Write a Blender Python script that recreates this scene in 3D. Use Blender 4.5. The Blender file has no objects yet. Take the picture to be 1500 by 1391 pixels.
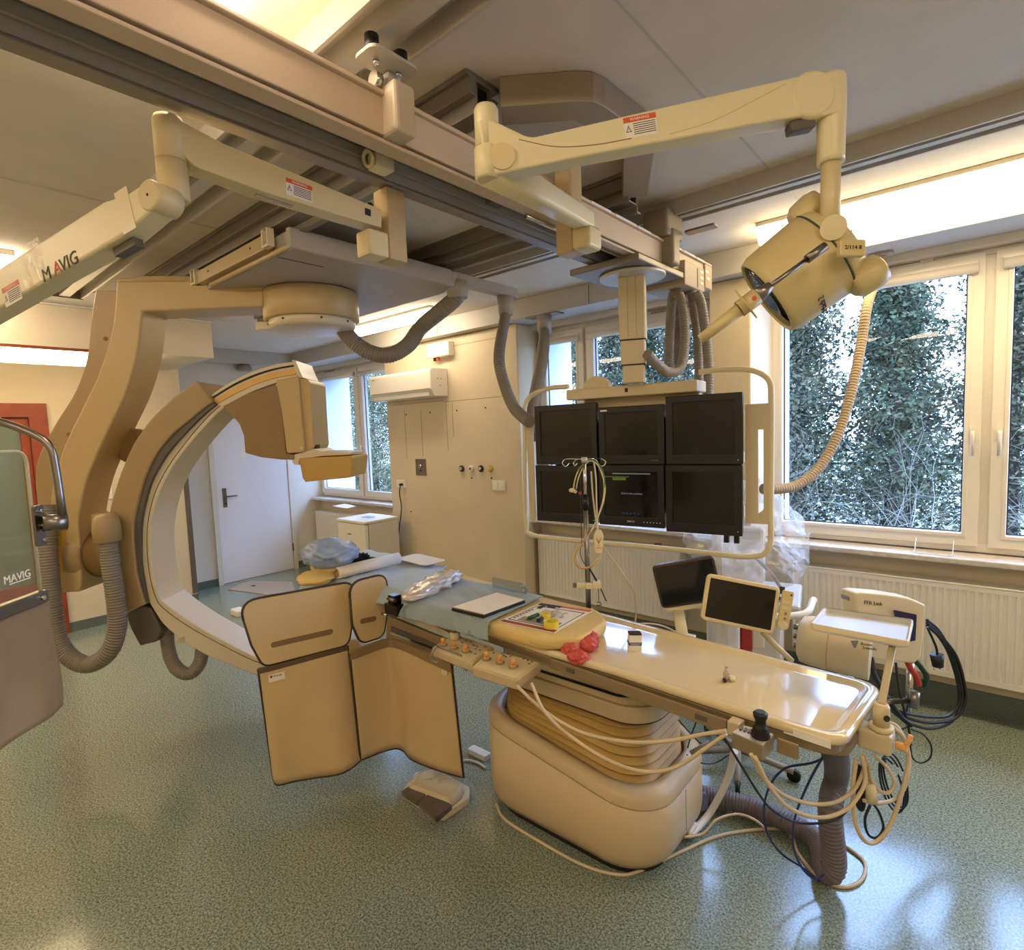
# Angiography room: builds the whole place from mesh code (bpy, Blender 4.5)
import bpy, bmesh, math, random
from math import sin, cos, pi, radians, sqrt, atan2, hypot
from mathutils import Vector, Matrix, Quaternion
random.seed(7)
SC = bpy.context.scene
COL = SC.collection
V = Vector

# ------------------------------------------------------------------ camera
EYE = V((0, 0, 1.72))
YAW, PITCH, ROLL, FPX = radians(40.708), radians(-4.6437), radians(-2.2255), 809.5
_f = V((-sin(YAW) * cos(PITCH), cos(YAW) * cos(PITCH), sin(PITCH)))
_r0 = V((cos(YAW), sin(YAW), 0))
_u0 = _r0.cross(_f)
RIGHT = _r0 * cos(ROLL) + _u0 * sin(ROLL)
UP = _u0 * cos(ROLL) - _r0 * sin(ROLL)
FWD = _f
cam_d = bpy.data.cameras.new('camera')
cam = bpy.data.objects.new('camera', cam_d)
COL.objects.link(cam)
cam.matrix_world = Matrix((( RIGHT.x, UP.x, -FWD.x, EYE.x), (RIGHT.y, UP.y, -FWD.y, EYE.y), (RIGHT.z, UP.z, -FWD.z, EYE.z), (0, 0, 0, 1)))
cam_d.sensor_fit = 'HORIZONTAL'
cam_d.sensor_width = 36
cam_d.lens = 36 * FPX / 1500
cam_d.clip_start = 0.05
cam_d.clip_end = 200
SC.camera = cam

# a measured point of the photograph, put back on a known plane of the room
def ray(px, py):
    return FWD + RIGHT * ((px - 750) / FPX) - UP * ((py - 695.5) / FPX)
def on(px, py, ax, v):
    d = ray(px, py); i = 'xyz'.index(ax)
    return EYE + d * ((v - EYE[i]) / d[i])
def dep(px, py, t):
    return EYE + ray(px, py) * t
def onplane(px, py, p0, n):
    d = ray(px, py)
    return EYE + d * ((p0 - EYE).dot(n) / d.dot(n))

# ------------------------------------------------------------------ materials
def srgb(h):
    if isinstance(h, str):
        h = h.lstrip('#'); c = [int(h[i:i + 2], 16) / 255 for i in (0, 2, 4)]
    else: c = h
    return tuple(x / 12.92 if x <= .04045 else ((x + .055) / 1.055) ** 2.4 for x in c) + (1,)
def mat(name, col, rough=.5, metal=0, noise=0, nscale=40, bump=0, bscale=200, spec=.5, coat=0, alpha=1, emit=None, estr=0, sheen=0, trans=0):
    m = bpy.data.materials.new(name); m.use_nodes = True
    nt = m.node_tree; b = nt.nodes['Principled BSDF']
    b.inputs['Base Color'].default_value = srgb(col)
    b.inputs['Roughness'].default_value = rough
    b.inputs['Metallic'].default_value = metal
    b.inputs['Specular IOR Level'].default_value = spec
    b.inputs['Coat Weight'].default_value = coat
    b.inputs['Coat Roughness'].default_value = .05
    b.inputs['Alpha'].default_value = alpha
    b.inputs['Sheen Weight'].default_value = sheen
    b.inputs['Transmission Weight'].default_value = trans
    if emit:
        b.inputs['Emission Color'].default_value = srgb(emit); b.inputs['Emission Strength'].default_value = estr
    tc = None
    if noise or bump:
        tc = nt.nodes.new('ShaderNodeTexCoord')
    if noise:
        n = nt.nodes.new('ShaderNodeTexNoise'); n.inputs['Scale'].default_value = nscale; n.inputs['Detail'].default_value = 6
        nt.links.new(tc.outputs['Object'], n.inputs['Vector'])
        mr = nt.nodes.new('ShaderNodeMapRange'); mr.inputs[1].default_value = .3; mr.inputs[2].default_value = .7
        mr.inputs[3].default_value = 1 - noise; mr.inputs[4].default_value = 1 + noise * .5
        nt.links.new(n.outputs['Fac'], mr.inputs[0])
        mx = nt.nodes.new('ShaderNodeMix'); mx.data_type = 'RGBA'; mx.blend_type = 'MULTIPLY'; mx.inputs[0].default_value = 1
        mx.inputs[6].default_value = srgb(col)
        nt.links.new(mr.outputs[0], mx.inputs[7]); nt.links.new(mx.outputs[2], b.inputs['Base Color'])
    if bump:
        n2 = nt.nodes.new('ShaderNodeTexNoise'); n2.inputs['Scale'].default_value = bscale; n2.inputs['Detail'].default_value = 4
        nt.links.new(tc.outputs['Object'], n2.inputs['Vector'])
        bp = nt.nodes.new('ShaderNodeBump'); bp.inputs['Strength'].default_value = bump; bp.inputs['Distance'].default_value = .01
        nt.links.new(n2.outputs['Fac'], bp.inputs['Height']); nt.links.new(bp.outputs['Normal'], b.inputs['Normal'])
    return m
def emis(name, col, s):
    m = bpy.data.materials.new(name); m.use_nodes = True; nt = m.node_tree; nt.nodes.clear()
    o = nt.nodes.new('ShaderNodeOutputMaterial'); e = nt.nodes.new('ShaderNodeEmission')
    e.inputs[0].default_value = srgb(col); e.inputs[1].default_value = s
    nt.links.new(e.outputs[0], o.inputs[0]); return m
def pane_mat(name, tint, refl=.08, rough=0.0, haze=0, hazecol='#ffffff', bump=0, bscale=20):
    # clear sheet: transparent + fresnel gloss (+ a little diffuse haze)
    m = bpy.data.materials.new(name); m.use_nodes = True; nt = m.node_tree; nt.nodes.clear()
    o = nt.nodes.new('ShaderNodeOutputMaterial'); t = nt.nodes.new('ShaderNodeBsdfTransparent'); g = nt.nodes.new('ShaderNodeBsdfGlossy')
    t.inputs[0].default_value = srgb(tint); g.inputs['Roughness'].default_value = rough
    lw = nt.nodes.new('ShaderNodeLayerWeight'); lw.inputs[0].default_value = .5
    pw = nt.nodes.new('ShaderNodeMath'); pw.operation = 'POWER'; pw.inputs[1].default_value = 5; nt.links.new(lw.outputs['Facing'], pw.inputs[0])
    mu = nt.nodes.new('ShaderNodeMath'); mu.operation = 'MULTIPLY_ADD'; mu.inputs[1].default_value = .9; mu.inputs[2].default_value = refl; mu.use_clamp = True
    nt.links.new(pw.outputs[0], mu.inputs[0])
    mx = nt.nodes.new('ShaderNodeMixShader'); nt.links.new(mu.outputs[0], mx.inputs[0])
    src = t
    if haze:
        d = nt.nodes.new('ShaderNodeBsdfDiffuse'); d.inputs[0].default_value = srgb(hazecol)
        hm = nt.nodes.new('ShaderNodeMixShader'); hm.inputs[0].default_value = haze
        nt.links.new(t.outputs[0], hm.inputs[1]); nt.links.new(d.outputs[0], hm.inputs[2]); src = hm
    nt.links.new(src.outputs[0], mx.inputs[1]); nt.links.new(g.outputs[0], mx.inputs[2]); nt.links.new(mx.outputs[0], o.inputs[0])
    if bump:
        tc = nt.nodes.new('ShaderNodeTexCoord'); n2 = nt.nodes.new('ShaderNodeTexNoise'); n2.inputs['Scale'].default_value = bscale
        n2.inputs['Detail'].default_value = 3; n2.inputs['Distortion'].default_value = 1.5
        nt.links.new(tc.outputs['Object'], n2.inputs['Vector'])
        bp = nt.nodes.new('ShaderNodeBump'); bp.inputs['Strength'].default_value = bump; bp.inputs['Distance'].default_value = .03
        nt.links.new(n2.outputs['Fac'], bp.inputs['Height']); nt.links.new(bp.outputs['Normal'], g.inputs['Normal'])
    return m

# ------------------------------------------------------------------ mesh builder
ORG = {}
def frame(o, x, y=None, z=None):
    """matrix with origin o, local x axis along x, local z as near as possible to z"""
    x = V(x).normalized(); z = V(z) if z is not None else V((0, 0, 1))
    if abs(x.dot(z.normalized())) > .98: z = V((0, 1, 0))
    y = z.cross(x).normalized(); z = x.cross(y).normalized()
    return Matrix(((x.x, y.x, z.x, o[0]), (x.y, y.y, z.y, o[1]), (x.z, y.z, z.z, o[2]), (0, 0, 0, 1)))
def frame_z(o, zdir, xh=(1, 0, 0)):
    """matrix with local z along zdir"""
    z = V(zdir).normalized(); x = V(xh)
    x = x - z * x.dot(z)
    if x.length < .05: x = V((0, 1, 0)) - z * z.y
    x.normalize(); y = z.cross(x)
    return Matrix(((x.x, y.x, z.x, o[0]), (x.y, y.y, z.y, o[1]), (x.z, y.z, z.z, o[2]), (0, 0, 0, 1)))
I4 = Matrix.Identity(4)
def rrect(w, h, r, n=6, cx=0, cy=0):
    r = min(r, w / 2 - 1e-4, h / 2 - 1e-4); out = []
    for (sx, sy, a0) in ((1, 1, 0), (-1, 1, 90), (-1, -1, 180), (1, -1, 270)):
        for k in range(n + 1):
            a = radians(a0 + 90 * k / n)
            out.append((cx + sx * (w / 2 - r) + r * cos(a), cy + sy * (h / 2 - r) + r * sin(a)))
    return out
def circ(r, n=24, cx=0, cy=0):
    return [(cx + r * cos(2 * pi * k / n), cy + r * sin(2 * pi * k / n)) for k in range(n)]
def rnd_poly(pts, r, n=5):
    """round the corners of a 2-D polygon; r is one radius or a list"""
    out = []; N = len(pts)
    for i in range(N):
        a, b, c = V(pts[i - 1]), V(pts[i]), V(pts[(i + 1) % N])
        rr = r[i] if isinstance(r, (list, tuple)) else r
        u = (a - b); v = (c - b); lu, lv = u.length, v.length
        if rr <= 0 or lu < 1e-6 or lv < 1e-6: out.append(tuple(b)); continue
        u /= lu; v /= lv
        ang = math.acos(max(-1, min(1, u.dot(v))))
        if ang > pi - .02: out.append(tuple(b)); continue
        d = min(rr / math.tan(ang / 2), lu * .49, lv * .49)
        p0 = b + u * d; p1 = b + v * d
        for k in range(n + 1):
            t = k / n
            out.append(tuple(p0 * (1 - t) ** 2 + b * 2 * t * (1 - t) + p1 * t ** 2))
    return out
def spline(pts, n=12):
    """Catmull-Rom through the points (any dimension)"""
    P = [V(p) for p in pts]; P = [P[0] * 2 - P[1]] + P + [P[-1] * 2 - P[-2]]; out = []
    for i in range(1, len(P) - 2):
        p0, p1, p2, p3 = P[i - 1], P[i], P[i + 1], P[i + 2]
        for k in range(n):
            t = k / n
            out.append(.5 * ((2 * p1) + (p2 - p0) * t + (2 * p0 - 5 * p1 + 4 * p2 - p3) * t * t + (3 * p1 - p0 - 3 * p2 + p3) * t ** 3))
    out.append(P[-2].copy()); return out
def bendpath(pts, r, n=6):
    """polyline in 3-D with rounded corners"""
    P = [V(p) for p in pts]; out = [P[0]]
    for i in range(1, len(P) - 1):
        a, b, c = P[i - 1], P[i], P[i + 1]; u = a - b; v = c - b
        d = min(r, u.length * .49, v.length * .49); p0 = b + u.normalized() * d; p1 = b + v.normalized() * d
        for k in range(n + 1):
            t = k / n; out.append(p0 * (1 - t) ** 2 + b * 2 * t * (1 - t) + p1 * t ** 2)
    out.append(P[-1]); return out
def resample(pts, step):
    P = [V(p) for p in pts]; L = [0]
    for i in range(1, len(P)): L.append(L[-1] + (P[i] - P[i - 1]).length)
    N = max(2, int(L[-1] / step)); out = []; j = 0
    for k in range(N + 1):
        s = L[-1] * k / N
        while j < len(L) - 2 and L[j + 1] < s: j += 1
        d = L[j + 1] - L[j]; t = 0 if d < 1e-9 else (s - L[j]) / d
        out.append(P[j].lerp(P[j + 1], min(1, t)))
    return out

class MB:
    def __init__(s): s.v = []; s.f = []; s.sm = []
    def add(s, verts, faces, M=None, smooth=False):
        b = len(s.v)
        for p in verts: s.v.append((M @ V(p)) if M is not None else V(p))
        for f in faces: s.f.append(tuple(b + i for i in f)); s.sm.append(smooth)
        return s
    def box(s, c, d, M=None):
        x, y, z = d[0] / 2, d[1] / 2, d[2] / 2
        vs = [(c[0] + a * x, c[1] + b * y, c[2] + e * z) for e in (-1, 1) for b in (-1, 1) for a in (-1, 1)]
        return s.add(vs, [(0, 2, 3, 1), (4, 5, 7, 6), (0, 1, 5, 4), (2, 6, 7, 3), (0, 4, 6, 2), (1, 3, 7, 5)], M)
    def span(s, a, b, M=None):
        return s.box([(a[i] + b[i]) / 2 for i in range(3)], [abs(b[i] - a[i]) for i in range(3)], M)
    def prism(s, poly, h0, h1, M=None, smooth=False, axis='z'):
        n = len(poly)
        def P(p, h): return (p[0], p[1], h) if axis == 'z' else ((p[0], h, p[1]) if axis == 'y' else (h, p[0], p[1]))
        vs = [P(p, h0) for p in poly] + [P(p, h1) for p in poly]
        s.add(vs, [(i, (i + 1) % n, n + (i + 1) % n, n + i) for i in range(n)], M, smooth)
        b = len(s.v) - 2 * n
        s.f.append(tuple(b + i for i in reversed(range(n)))); s.sm.append(False)
        s.f.append(tuple(b + n + i for i in range(n))); s.sm.append(False)
        return s
    def ringframe(s, a0, b0, a1, b1, t, h0, h1, M=None, axis='y'):
        """rectangular picture-frame ring; t = width or (left, right, bottom, top)"""
        l, r, bo, to = t if isinstance(t, (tuple, list)) else (t,) * 4
        O = [(a0, b0), (a1, b0), (a1, b1), (a0, b1)]; N = [(a0 + l, b0 + bo), (a1 - r, b0 + bo), (a1 - r, b1 - to), (a0 + l, b1 - to)]
        return s.hollow(O, N, h0, h1, M, axis)
    def hollow(s, O, N, h0, h1, M=None, axis='z', smooth=False):
        def P(p, h): return (p[0], p[1], h) if axis == 'z' else ((p[0], h, p[1]) if axis == 'y' else (h, p[0], p[1]))
        n = len(O); vs = [P(p, h) for h in (h0, h1) for q in (O, N) for p in q]; fs = []
        for i in range(n):
            j = (i + 1) % n
            fs += [(i, j, 2 * n + j, 2 * n + i), (n + i, 3 * n + i, 3 * n + j, n + j), (i, n + i, n + j, j), (2 * n + i, 2 * n + j, 3 * n + j, 3 * n + i)]
        return s.add(vs, fs, M, smooth)
    def rings(s, rings, close=True, cap=True, M=None, smooth=True):
        n = len(rings[0]); vs = [p for r in rings for p in r]; fs = []
        for k in range(len(rings) - 1):
            for i in range(n if close else n - 1):
                j = (i + 1) % n
                fs.append((k * n + i, k * n + j, (k + 1) * n + j, (k + 1) * n + i))
        s.add(vs, fs, M, smooth)
        if cap and close:
            b = len(s.v) - len(vs); e = b + (len(rings) - 1) * n
            s.f.append(tuple(b + i for i in reversed(range(n)))); s.sm.append(False)
            s.f.append(tuple(e + i for i in range(n))); s.sm.append(False)
        return s
    def sweep(s, path, sect, up=(0, 0, 1), cap=True, smooth=True, scale=None, fixed=False):
        """sweep a 2-D section (x side, y up) along a 3-D path"""
        P = [V(p) for p in path]; rs = []; upv = V(up); prev = None
        for i, p in enumerate(P):
            t = (P[min(i + 1, len(P) - 1)] - P[max(i - 1, 0)])
            if t.length < 1e-9: t = V((0, 0, 1))
            t.normalize()
            if prev is None or fixed:
                u = upv - t * upv.dot(t)
                if u.length < 1e-3: u = V((1, 0, 0)) - t * t.x
            else: u = prev - t * prev.dot(t)
            u.normalize(); prev = u; w = t.cross(u); k = scale(i / (len(P) - 1)) if scale else 1
            rs.append([p + w * (a * k) + u * (b * k) for a, b in sect])
        return s.rings(rs, True, cap, None, smooth)
    def tube(s, path, r, n=10, cap=True, scale=None):
        return s.sweep(path, circ(r, n), cap=cap, scale=scale)
    def hose(s, path, r, pitch=.016, depth=.12, n=14):
        """corrugated hose"""
        P = resample(path, pitch / 4); rs = []; prev = None
        for i, p in enumerate(P):
            t = (P[min(i + 1, len(P) - 1)] - P[max(i - 1, 0)]).normalized()
            if prev is None:
                u = V((0, 0, 1)) - t * t.z
                if u.length < .1: u = V((1, 0, 0)) - t * t.x
            else: u = prev - t * prev.dot(t)
            u.normalize(); prev = u; w = t.cross(u)
            rr = r * (1 - depth * (0, .35, 1, .35)[i % 4])
            rs.append([p + w * (rr * cos(2 * pi * k / n)) + u * (rr * sin(2 * pi * k / n)) for k in range(n)])
        return s.rings(rs)
    def lathe(s, prof, M=None, n=28, cap=True, smooth=True):
        return s.rings([[(r * cos(2 * pi * k / n), r * sin(2 * pi * k / n), z) for k in range(n)] for r, z in prof], True, cap, M, smooth)
    def cyl(s, a, b, r, n=20, r2=None):
        a, b = V(a), V(b); M = frame_z(a, b - a); L = (b - a).length
        return s.lathe([(r, 0), (r2 if r2 is not None else r, L)], M, n)
    def ball(s, c, r, n=16, sc=(1, 1, 1), M=None):
        prof = [(r * sin(pi * (k + .02) / (n // 2 + .04)), -r * cos(pi * (k + .02) / (n // 2 + .04))) for k in range(n // 2 + 1)]
        T = Matrix.Translation(c) @ Matrix.Diagonal((*sc, 1))
        return s.lathe(prof, (M @ T) if M is not None else T, n)
    def torus(s, c, R, r, M=None, n=28, k=8, a0=0, a1=2 * pi):
        full = a1 - a0 > 2 * pi - 1e-3
        pts = [(R * cos(a0 + (a1 - a0) * i / n), R * sin(a0 + (a1 - a0) * i / n), 0) for i in range(n + (0 if full else 1))]
        T = Matrix.Translation(c); T = M @ T if M is not None else T
        rs = []
        for i, p in enumerate(pts):
            d = V(p).normalized(); rs.append([T @ (V(p) + d * (r * cos(2 * pi * j / k)) + V((0, 0, r * sin(2 * pi * j / k)))) for j in range(k)])
        if full: rs.append(rs[0])
        return s.rings(rs, True, not full)
    def grid(s, fn, nu, nv, smooth=True, thick=0):
        vs = [fn(i / nu, j / nv) for j in range(nv + 1) for i in range(nu + 1)]; w = nu + 1
        return s.add(vs, [(j * w + i, j * w + i + 1, (j + 1) * w + i + 1, (j + 1) * w + i) for j in range(nv) for i in range(nu)], None, smooth)
    def build(s, name, m, parent=None, bevel=0, seg=2, solid=0, subsurf=0, weld=False, origin=None, recalc=True):
        me = bpy.data.meshes.new(name); o = bpy.data.objects.new(name, me)
        xs = [p.x for p in s.v]; ys = [p.y for p in s.v]; zs = [p.z for p in s.v]
        if parent is None: org = V(origin) if origin is not None else V(((min(xs) + max(xs)) / 2, (min(ys) + max(ys)) / 2, min(zs)))
        else: org = ORG[parent]
        bm = bmesh.new(); bv = [bm.verts.new(p - org) for p in s.v]
        for f, sm in zip(s.f, s.sm):
            try: g = bm.faces.new([bv[i] for i in f]); g.smooth = sm
            except ValueError: pass
        if weld: bmesh.ops.remove_doubles(bm, verts=bm.verts, dist=1e-5)
        if recalc: bmesh.ops.recalc_face_normals(bm, faces=bm.faces)
        bm.to_mesh(me); bm.free()
        me.materials.append(m)
        COL.objects.link(o)
        if parent is None: o.location = org
        else: o.parent = parent
        ORG[o] = org
        if solid:
            md = o.modifiers.new('solid', 'SOLIDIFY'); md.thickness = solid; md.offset = 0
        if subsurf:
            md = o.modifiers.new('sub', 'SUBSURF'); md.levels = subsurf; md.render_levels = subsurf
        if bevel:
            md = o.modifiers.new('bev', 'BEVEL'); md.width = bevel; md.segments = seg; md.limit_method = 'ANGLE'; md.angle_limit = radians(40)
            md.harden_normals = False
        return o
def thing(name, loc, label, cat, group=None):
    o = bpy.data.objects.new(name, None); COL.objects.link(o); o.location = V(loc); o.empty_display_size = .1
    ORG[o] = V(loc); return tag(o, label, cat, group)
def tag(o, label, cat, group=None):
    o['label'] = label; o['category'] = cat
    if group: o['group'] = group
    return o
def struct(o):
    o['kind'] = 'structure'; return o
def text(name, s, M, size, m, parent=None, align='CENTER', depth=.0008, scx=1.0):
    """flat lettering lying in the local x-y plane of M"""
    c = bpy.data.curves.new(name, 'FONT'); c.body = s; c.size = size; c.align_x = align; c.align_y = 'CENTER'; c.extrude = depth; c.resolution_u = 2
    t = bpy.data.objects.new(name, c); COL.objects.link(t)
    me = bpy.data.meshes.new_from_object(t); bpy.data.objects.remove(t); bpy.data.curves.remove(c)
    mb = MB(); mb.add([V((p.co.x * scx, p.co.y, p.co.z)) for p in me.vertices], [tuple(f.vertices) for f in me.polygons], M)
    bpy.data.meshes.remove(me)
    return mb.build(name, m, parent)
def plane_frame(o, xd, nrm):
    """local x along xd, local z along nrm"""
    return frame_z(o, nrm, xd)
# ------------------------------------------------------------------ materials of the place
M = {}
M['wall'] = mat('painted_wall', '#d2c3a6', .75, noise=.06, nscale=3)
M['wallw'] = mat('white_wall', '#d8d2c6', .7, noise=.03, nscale=4)
M['ceil'] = mat('ceiling_paint', '#d6cab8', .85, noise=.05, nscale=6, bump=.06, bscale=120)
M['soffit'] = mat('soffit_panel', '#bdb7ad', .6)
M['pvc'] = mat('white_window_plastic', '#e4ded4', .35)
M['sill'] = mat('stone_sill', '#cfc8c0', .45, noise=.2, nscale=30)
M['white'] = mat('white_enamel', '#e2ddd2', .35)
M['doorw'] = mat('white_door', '#dcdce2', .4)
M['redwood'] = mat('red_brown_wood', '#8a3c1c', .45, noise=.2, nscale=12)
M['black'] = mat('black_plastic', '#0c0b0b', .45)
M['dark'] = mat('dark_gap', '#1c1815', .7)
M['steel'] = mat('brushed_steel', '#8d8780', .32, 1)
M['chrome'] = mat('chrome', '#c9c7c4', .15, 1)
M['alu'] = mat('aluminium', '#c4bdb0', .42, .35)
M['aludk'] = mat('dark_aluminium', '#857d72', .45, .4)
M['cream'] = mat('cream_plastic', '#ccbd98', .42)
M['creamlt'] = mat('light_cream_plastic', '#dccfa9', .38)
M['tan'] = mat('tan_plastic', '#b59d70', .45)
M['beige'] = mat('beige_plastic', '#bfab86', .45)
M['grey'] = mat('grey_plastic', '#8f887e', .5)
M['greydk'] = mat('dark_grey_plastic', '#5e574d', .5)
M['hose'] = mat('grey_corrugated_hose', '#847a6c', .5)
M['screen'] = mat('black_screen', '#0b0a0b', .12, spec=.5)
M['bezel'] = mat('black_bezel', '#14110f', .4)
M['green_cloth'] = mat('blue_green_drape', '#8a999b', .85, noise=.12, nscale=9, sheen=.3)
M['orange'] = mat('warning_orange', '#d2572a', .5)
M['paper'] = mat('white_paper', '#e6e0d6', .7)
M['lamp_warm'] = emis('warm_tube_light', '#ffe3ae', 5)
M['lamp_cool'] = emis('cool_tube_light', '#ffe9ca', 7.5)
M['ink'] = mat('dark_ink', '#2a2420', .6)
M['grout'] = mat('coving_vinyl', '#5f6a62', .5, noise=.35, nscale=220)

def floor_mat():
    m = bpy.data.materials.new('speckled_vinyl_floor'); m.use_nodes = True; nt = m.node_tree; b = nt.nodes['Principled BSDF']
    tc = nt.nodes.new('ShaderNodeTexCoord')
    def noise(sc, det=2, lo=.4, hi=.6):
        n = nt.nodes.new('ShaderNodeTexNoise'); n.inputs['Scale'].default_value = sc; n.inputs['Detail'].default_value = det
        nt.links.new(tc.outputs['Object'], n.inputs['Vector'])
        r = nt.nodes.new('ShaderNodeMapRange'); r.inputs[1].default_value = lo; r.inputs[2].default_value = hi; nt.links.new(n.outputs['Fac'], r.inputs[0]); return r
    def mixc(f, a, c, kind='MIX'):
        x = nt.nodes.new('ShaderNodeMix'); x.data_type = 'RGBA'; x.blend_type = kind
        nt.links.new(f.outputs[0], x.inputs[0])
        for k, q in ((6, a), (7, c)):
            if isinstance(q, str): x.inputs[k].default_value = srgb(q)
            else: nt.links.new(q.outputs[2], x.inputs[k])
        return x
    a = mixc(noise(120, 3, .38, .62), '#59685f', '#929e8c')
    c = mixc(noise(150, 2, .59, .65), a, '#39453f')
    c2 = mixc(noise(210, 2, .62, .67), c, '#b4b7a2')
    nt.links.new(c2.outputs[2], b.inputs['Base Color'])
    b.inputs['Roughness'].default_value = .3; b.inputs['Coat Weight'].default_value = .35; b.inputs['Coat Roughness'].default_value = .14
    r = noise(2.2, 4, .3, .7); r.inputs[3].default_value = .12; r.inputs[4].default_value = .24
    nt.links.new(r.outputs[0], b.inputs['Roughness'])
    n2 = nt.nodes.new('ShaderNodeTexNoise'); n2.inputs['Scale'].default_value = 14; n2.inputs['Detail'].default_value = 3
    nt.links.new(tc.outputs['Object'], n2.inputs['Vector'])
    bp = nt.nodes.new('ShaderNodeBump'); bp.inputs['Strength'].default_value = .12; bp.inputs['Distance'].default_value = .004
    nt.links.new(n2.outputs['Fac'], bp.inputs['Height']); nt.links.new(bp.outputs['Normal'], b.inputs['Normal'])
    return m
M['floor'] = floor_mat()
M['glass'] = pane_mat('window_glass', '#f2f6f4', .02)

# ------------------------------------------------------------------ room shell
ZC, YP, YS, YN, YG = 2.80, 3.75, 3.64, 4.01, 4.06     # ceiling, pier face, soffit face, niche wall, window plane
XL, XR, YB = -6.45, 2.6, -1.6                        # left wall, right wall, back wall
XD = -6.93                                           # wall with the white door
def S(name, mb, m, **k):
    return struct(mb.build(name, m, **k))
S('floor', MB().span((XD - .3, YB - .1, -.1), (XR + .1, 4.3, 0)), M['floor'])
# ceiling with thin joints
cm = MB().span((XD - .3, YB - .1, ZC), (XR + .1, 4.3, ZC + .12))
ceil = S('ceiling', cm, M['ceil'])
jt = MB()
for x in (-.74, -3.0, -5.2): jt.span((x - .004, YB, ZC - .003), (x + .004, YS, ZC))
for y in (.2, 1.75): jt.span((-4.7, y - .002, ZC - .002), (-2.9, y + .002, ZC))
S('trim_ceiling_joint', jt, M['soffit'])
# pier walls between the window niches
pl, pr0, p2l, p2r = -5.0, -3.112, -1.43, -1.165
S('wall_pier_left', MB().span((pl, YP, 0), (pr0, 4.35, 2.64)), M['wall'], bevel=.008)
S('wall_pier_right', MB().span((p2l, YP, 0), (p2r, 4.35, 2.64)), M['wall'], bevel=.008)
# wall under the windows, lintels over them
for nm, a, b in (('left', XD, pl), ('middle', pr0, p2l), ('right', p2r, XR)):
    S('wall_under_window_' + nm, MB().span((a, YN, 0), (b, 4.35, .885)), M['wall'])
    S('trim_lintel_' + nm, MB().span((a, YN - .06, 2.60), (b, 4.35, 2.80)), M['wallw'])
    si = MB().span((a + (.02 if nm != 'left' else .02), 3.86, .885), (b - .02, 4.09, .918))
    S('trim_sill_' + nm, si, M['sill'], bevel=.006)
# soffit along the window wall and round the door corner
so = MB(); so.span((XD, YS, 2.642), (XR, 4.1, ZC))
S('trim_soffit', so, M['soffit'], bevel=.004)
seam = MB()
for x in (-.59, -2.3, -4.0): seam.span((x - .002, YS - .0015, 2.65), (x + .002, YS, 2.79))
S('trim_soffit_seam', seam, M['dark'])
S('trim_soffit_door', MB().span((XD - .05, 2.1, 2.64), (-6.80, YS, ZC)), M['soffit'])
# bulkhead over the left wall
S('trim_bulkhead', MB().span((XL - .2, YB, 2.475), (-5.33, 2.12, ZC)), M['wall'])
S('trim_bulkhead_lip', MB().span((-5.345, YB, 2.782), (-5.30, 2.12, ZC)), M['wallw'])
S('trim_bulkhead_band', MB().span((-5.30, YB, 2.792), (-4.77, 2.12, ZC)), M['soffit'])
# left wall (ends at the recess with the white door), right, back
S('wall_left', MB().span((XL - .3, YB - .1, 0), (XL, .60, ZC)).span((XL - .3, 1.06, 0), (XL, 2.20, ZC)).span((XL - .3, .60, 2.10), (XL, 1.06, ZC)), M['wall'])
S('trim_corner_guard', MB().span((XL - .02, 2.155, .10), (XL + .006, 2.206, 1.58)), M['greydk'])
S('wall_door', MB().span((XD - .2, 1.9, 0), (XD, 2.66, ZC)).span((XD - .2, 3.60, 0), (XD, 4.3, ZC)).span((XD - .2, 2.66, 2.02), (XD, 3.60, ZC)), M['wallw'])
S('wall_recess', MB().span((XD - .1, 2.18, 0), (XL - .29, 2.20, ZC)), M['wallw'])
S('wall_right', MB().span((XR, YB - .1, 0), (XR + .12, 4.3, ZC)), M['wall'])
S('wall_back', MB().span((XD - .3, YB - .12, 0), (XR + .1, YB, ZC)), M['wall'])
# vinyl coving at the foot of the walls
cv = lambda a, b: MB().span(a, b)
S('baseboard_left', cv((XL, YB, 0), (XL + .008, .60, .09)).span((XL, 1.06, 0), (XL + .008, 2.206, .09)), M['grout'])
S('baseboard_door', cv((XD, 2.2, 0), (XD + .01, 2.62, .09)).span((XD, 3.62, 0), (XD + .01, YN, .09)), M['grout'])
S('baseboard_window', cv((pr0, YN - .01, 0), (p2l, YN, .135)).span((p2r, YN - .01, 0), (XR, YN, .135)).span((pl, YP - .01, 0), (pr0 + .01, YP, .1)).span((p2l, YP - .01, 0), (p2r, YP, .1)), M['grout'])

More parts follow.
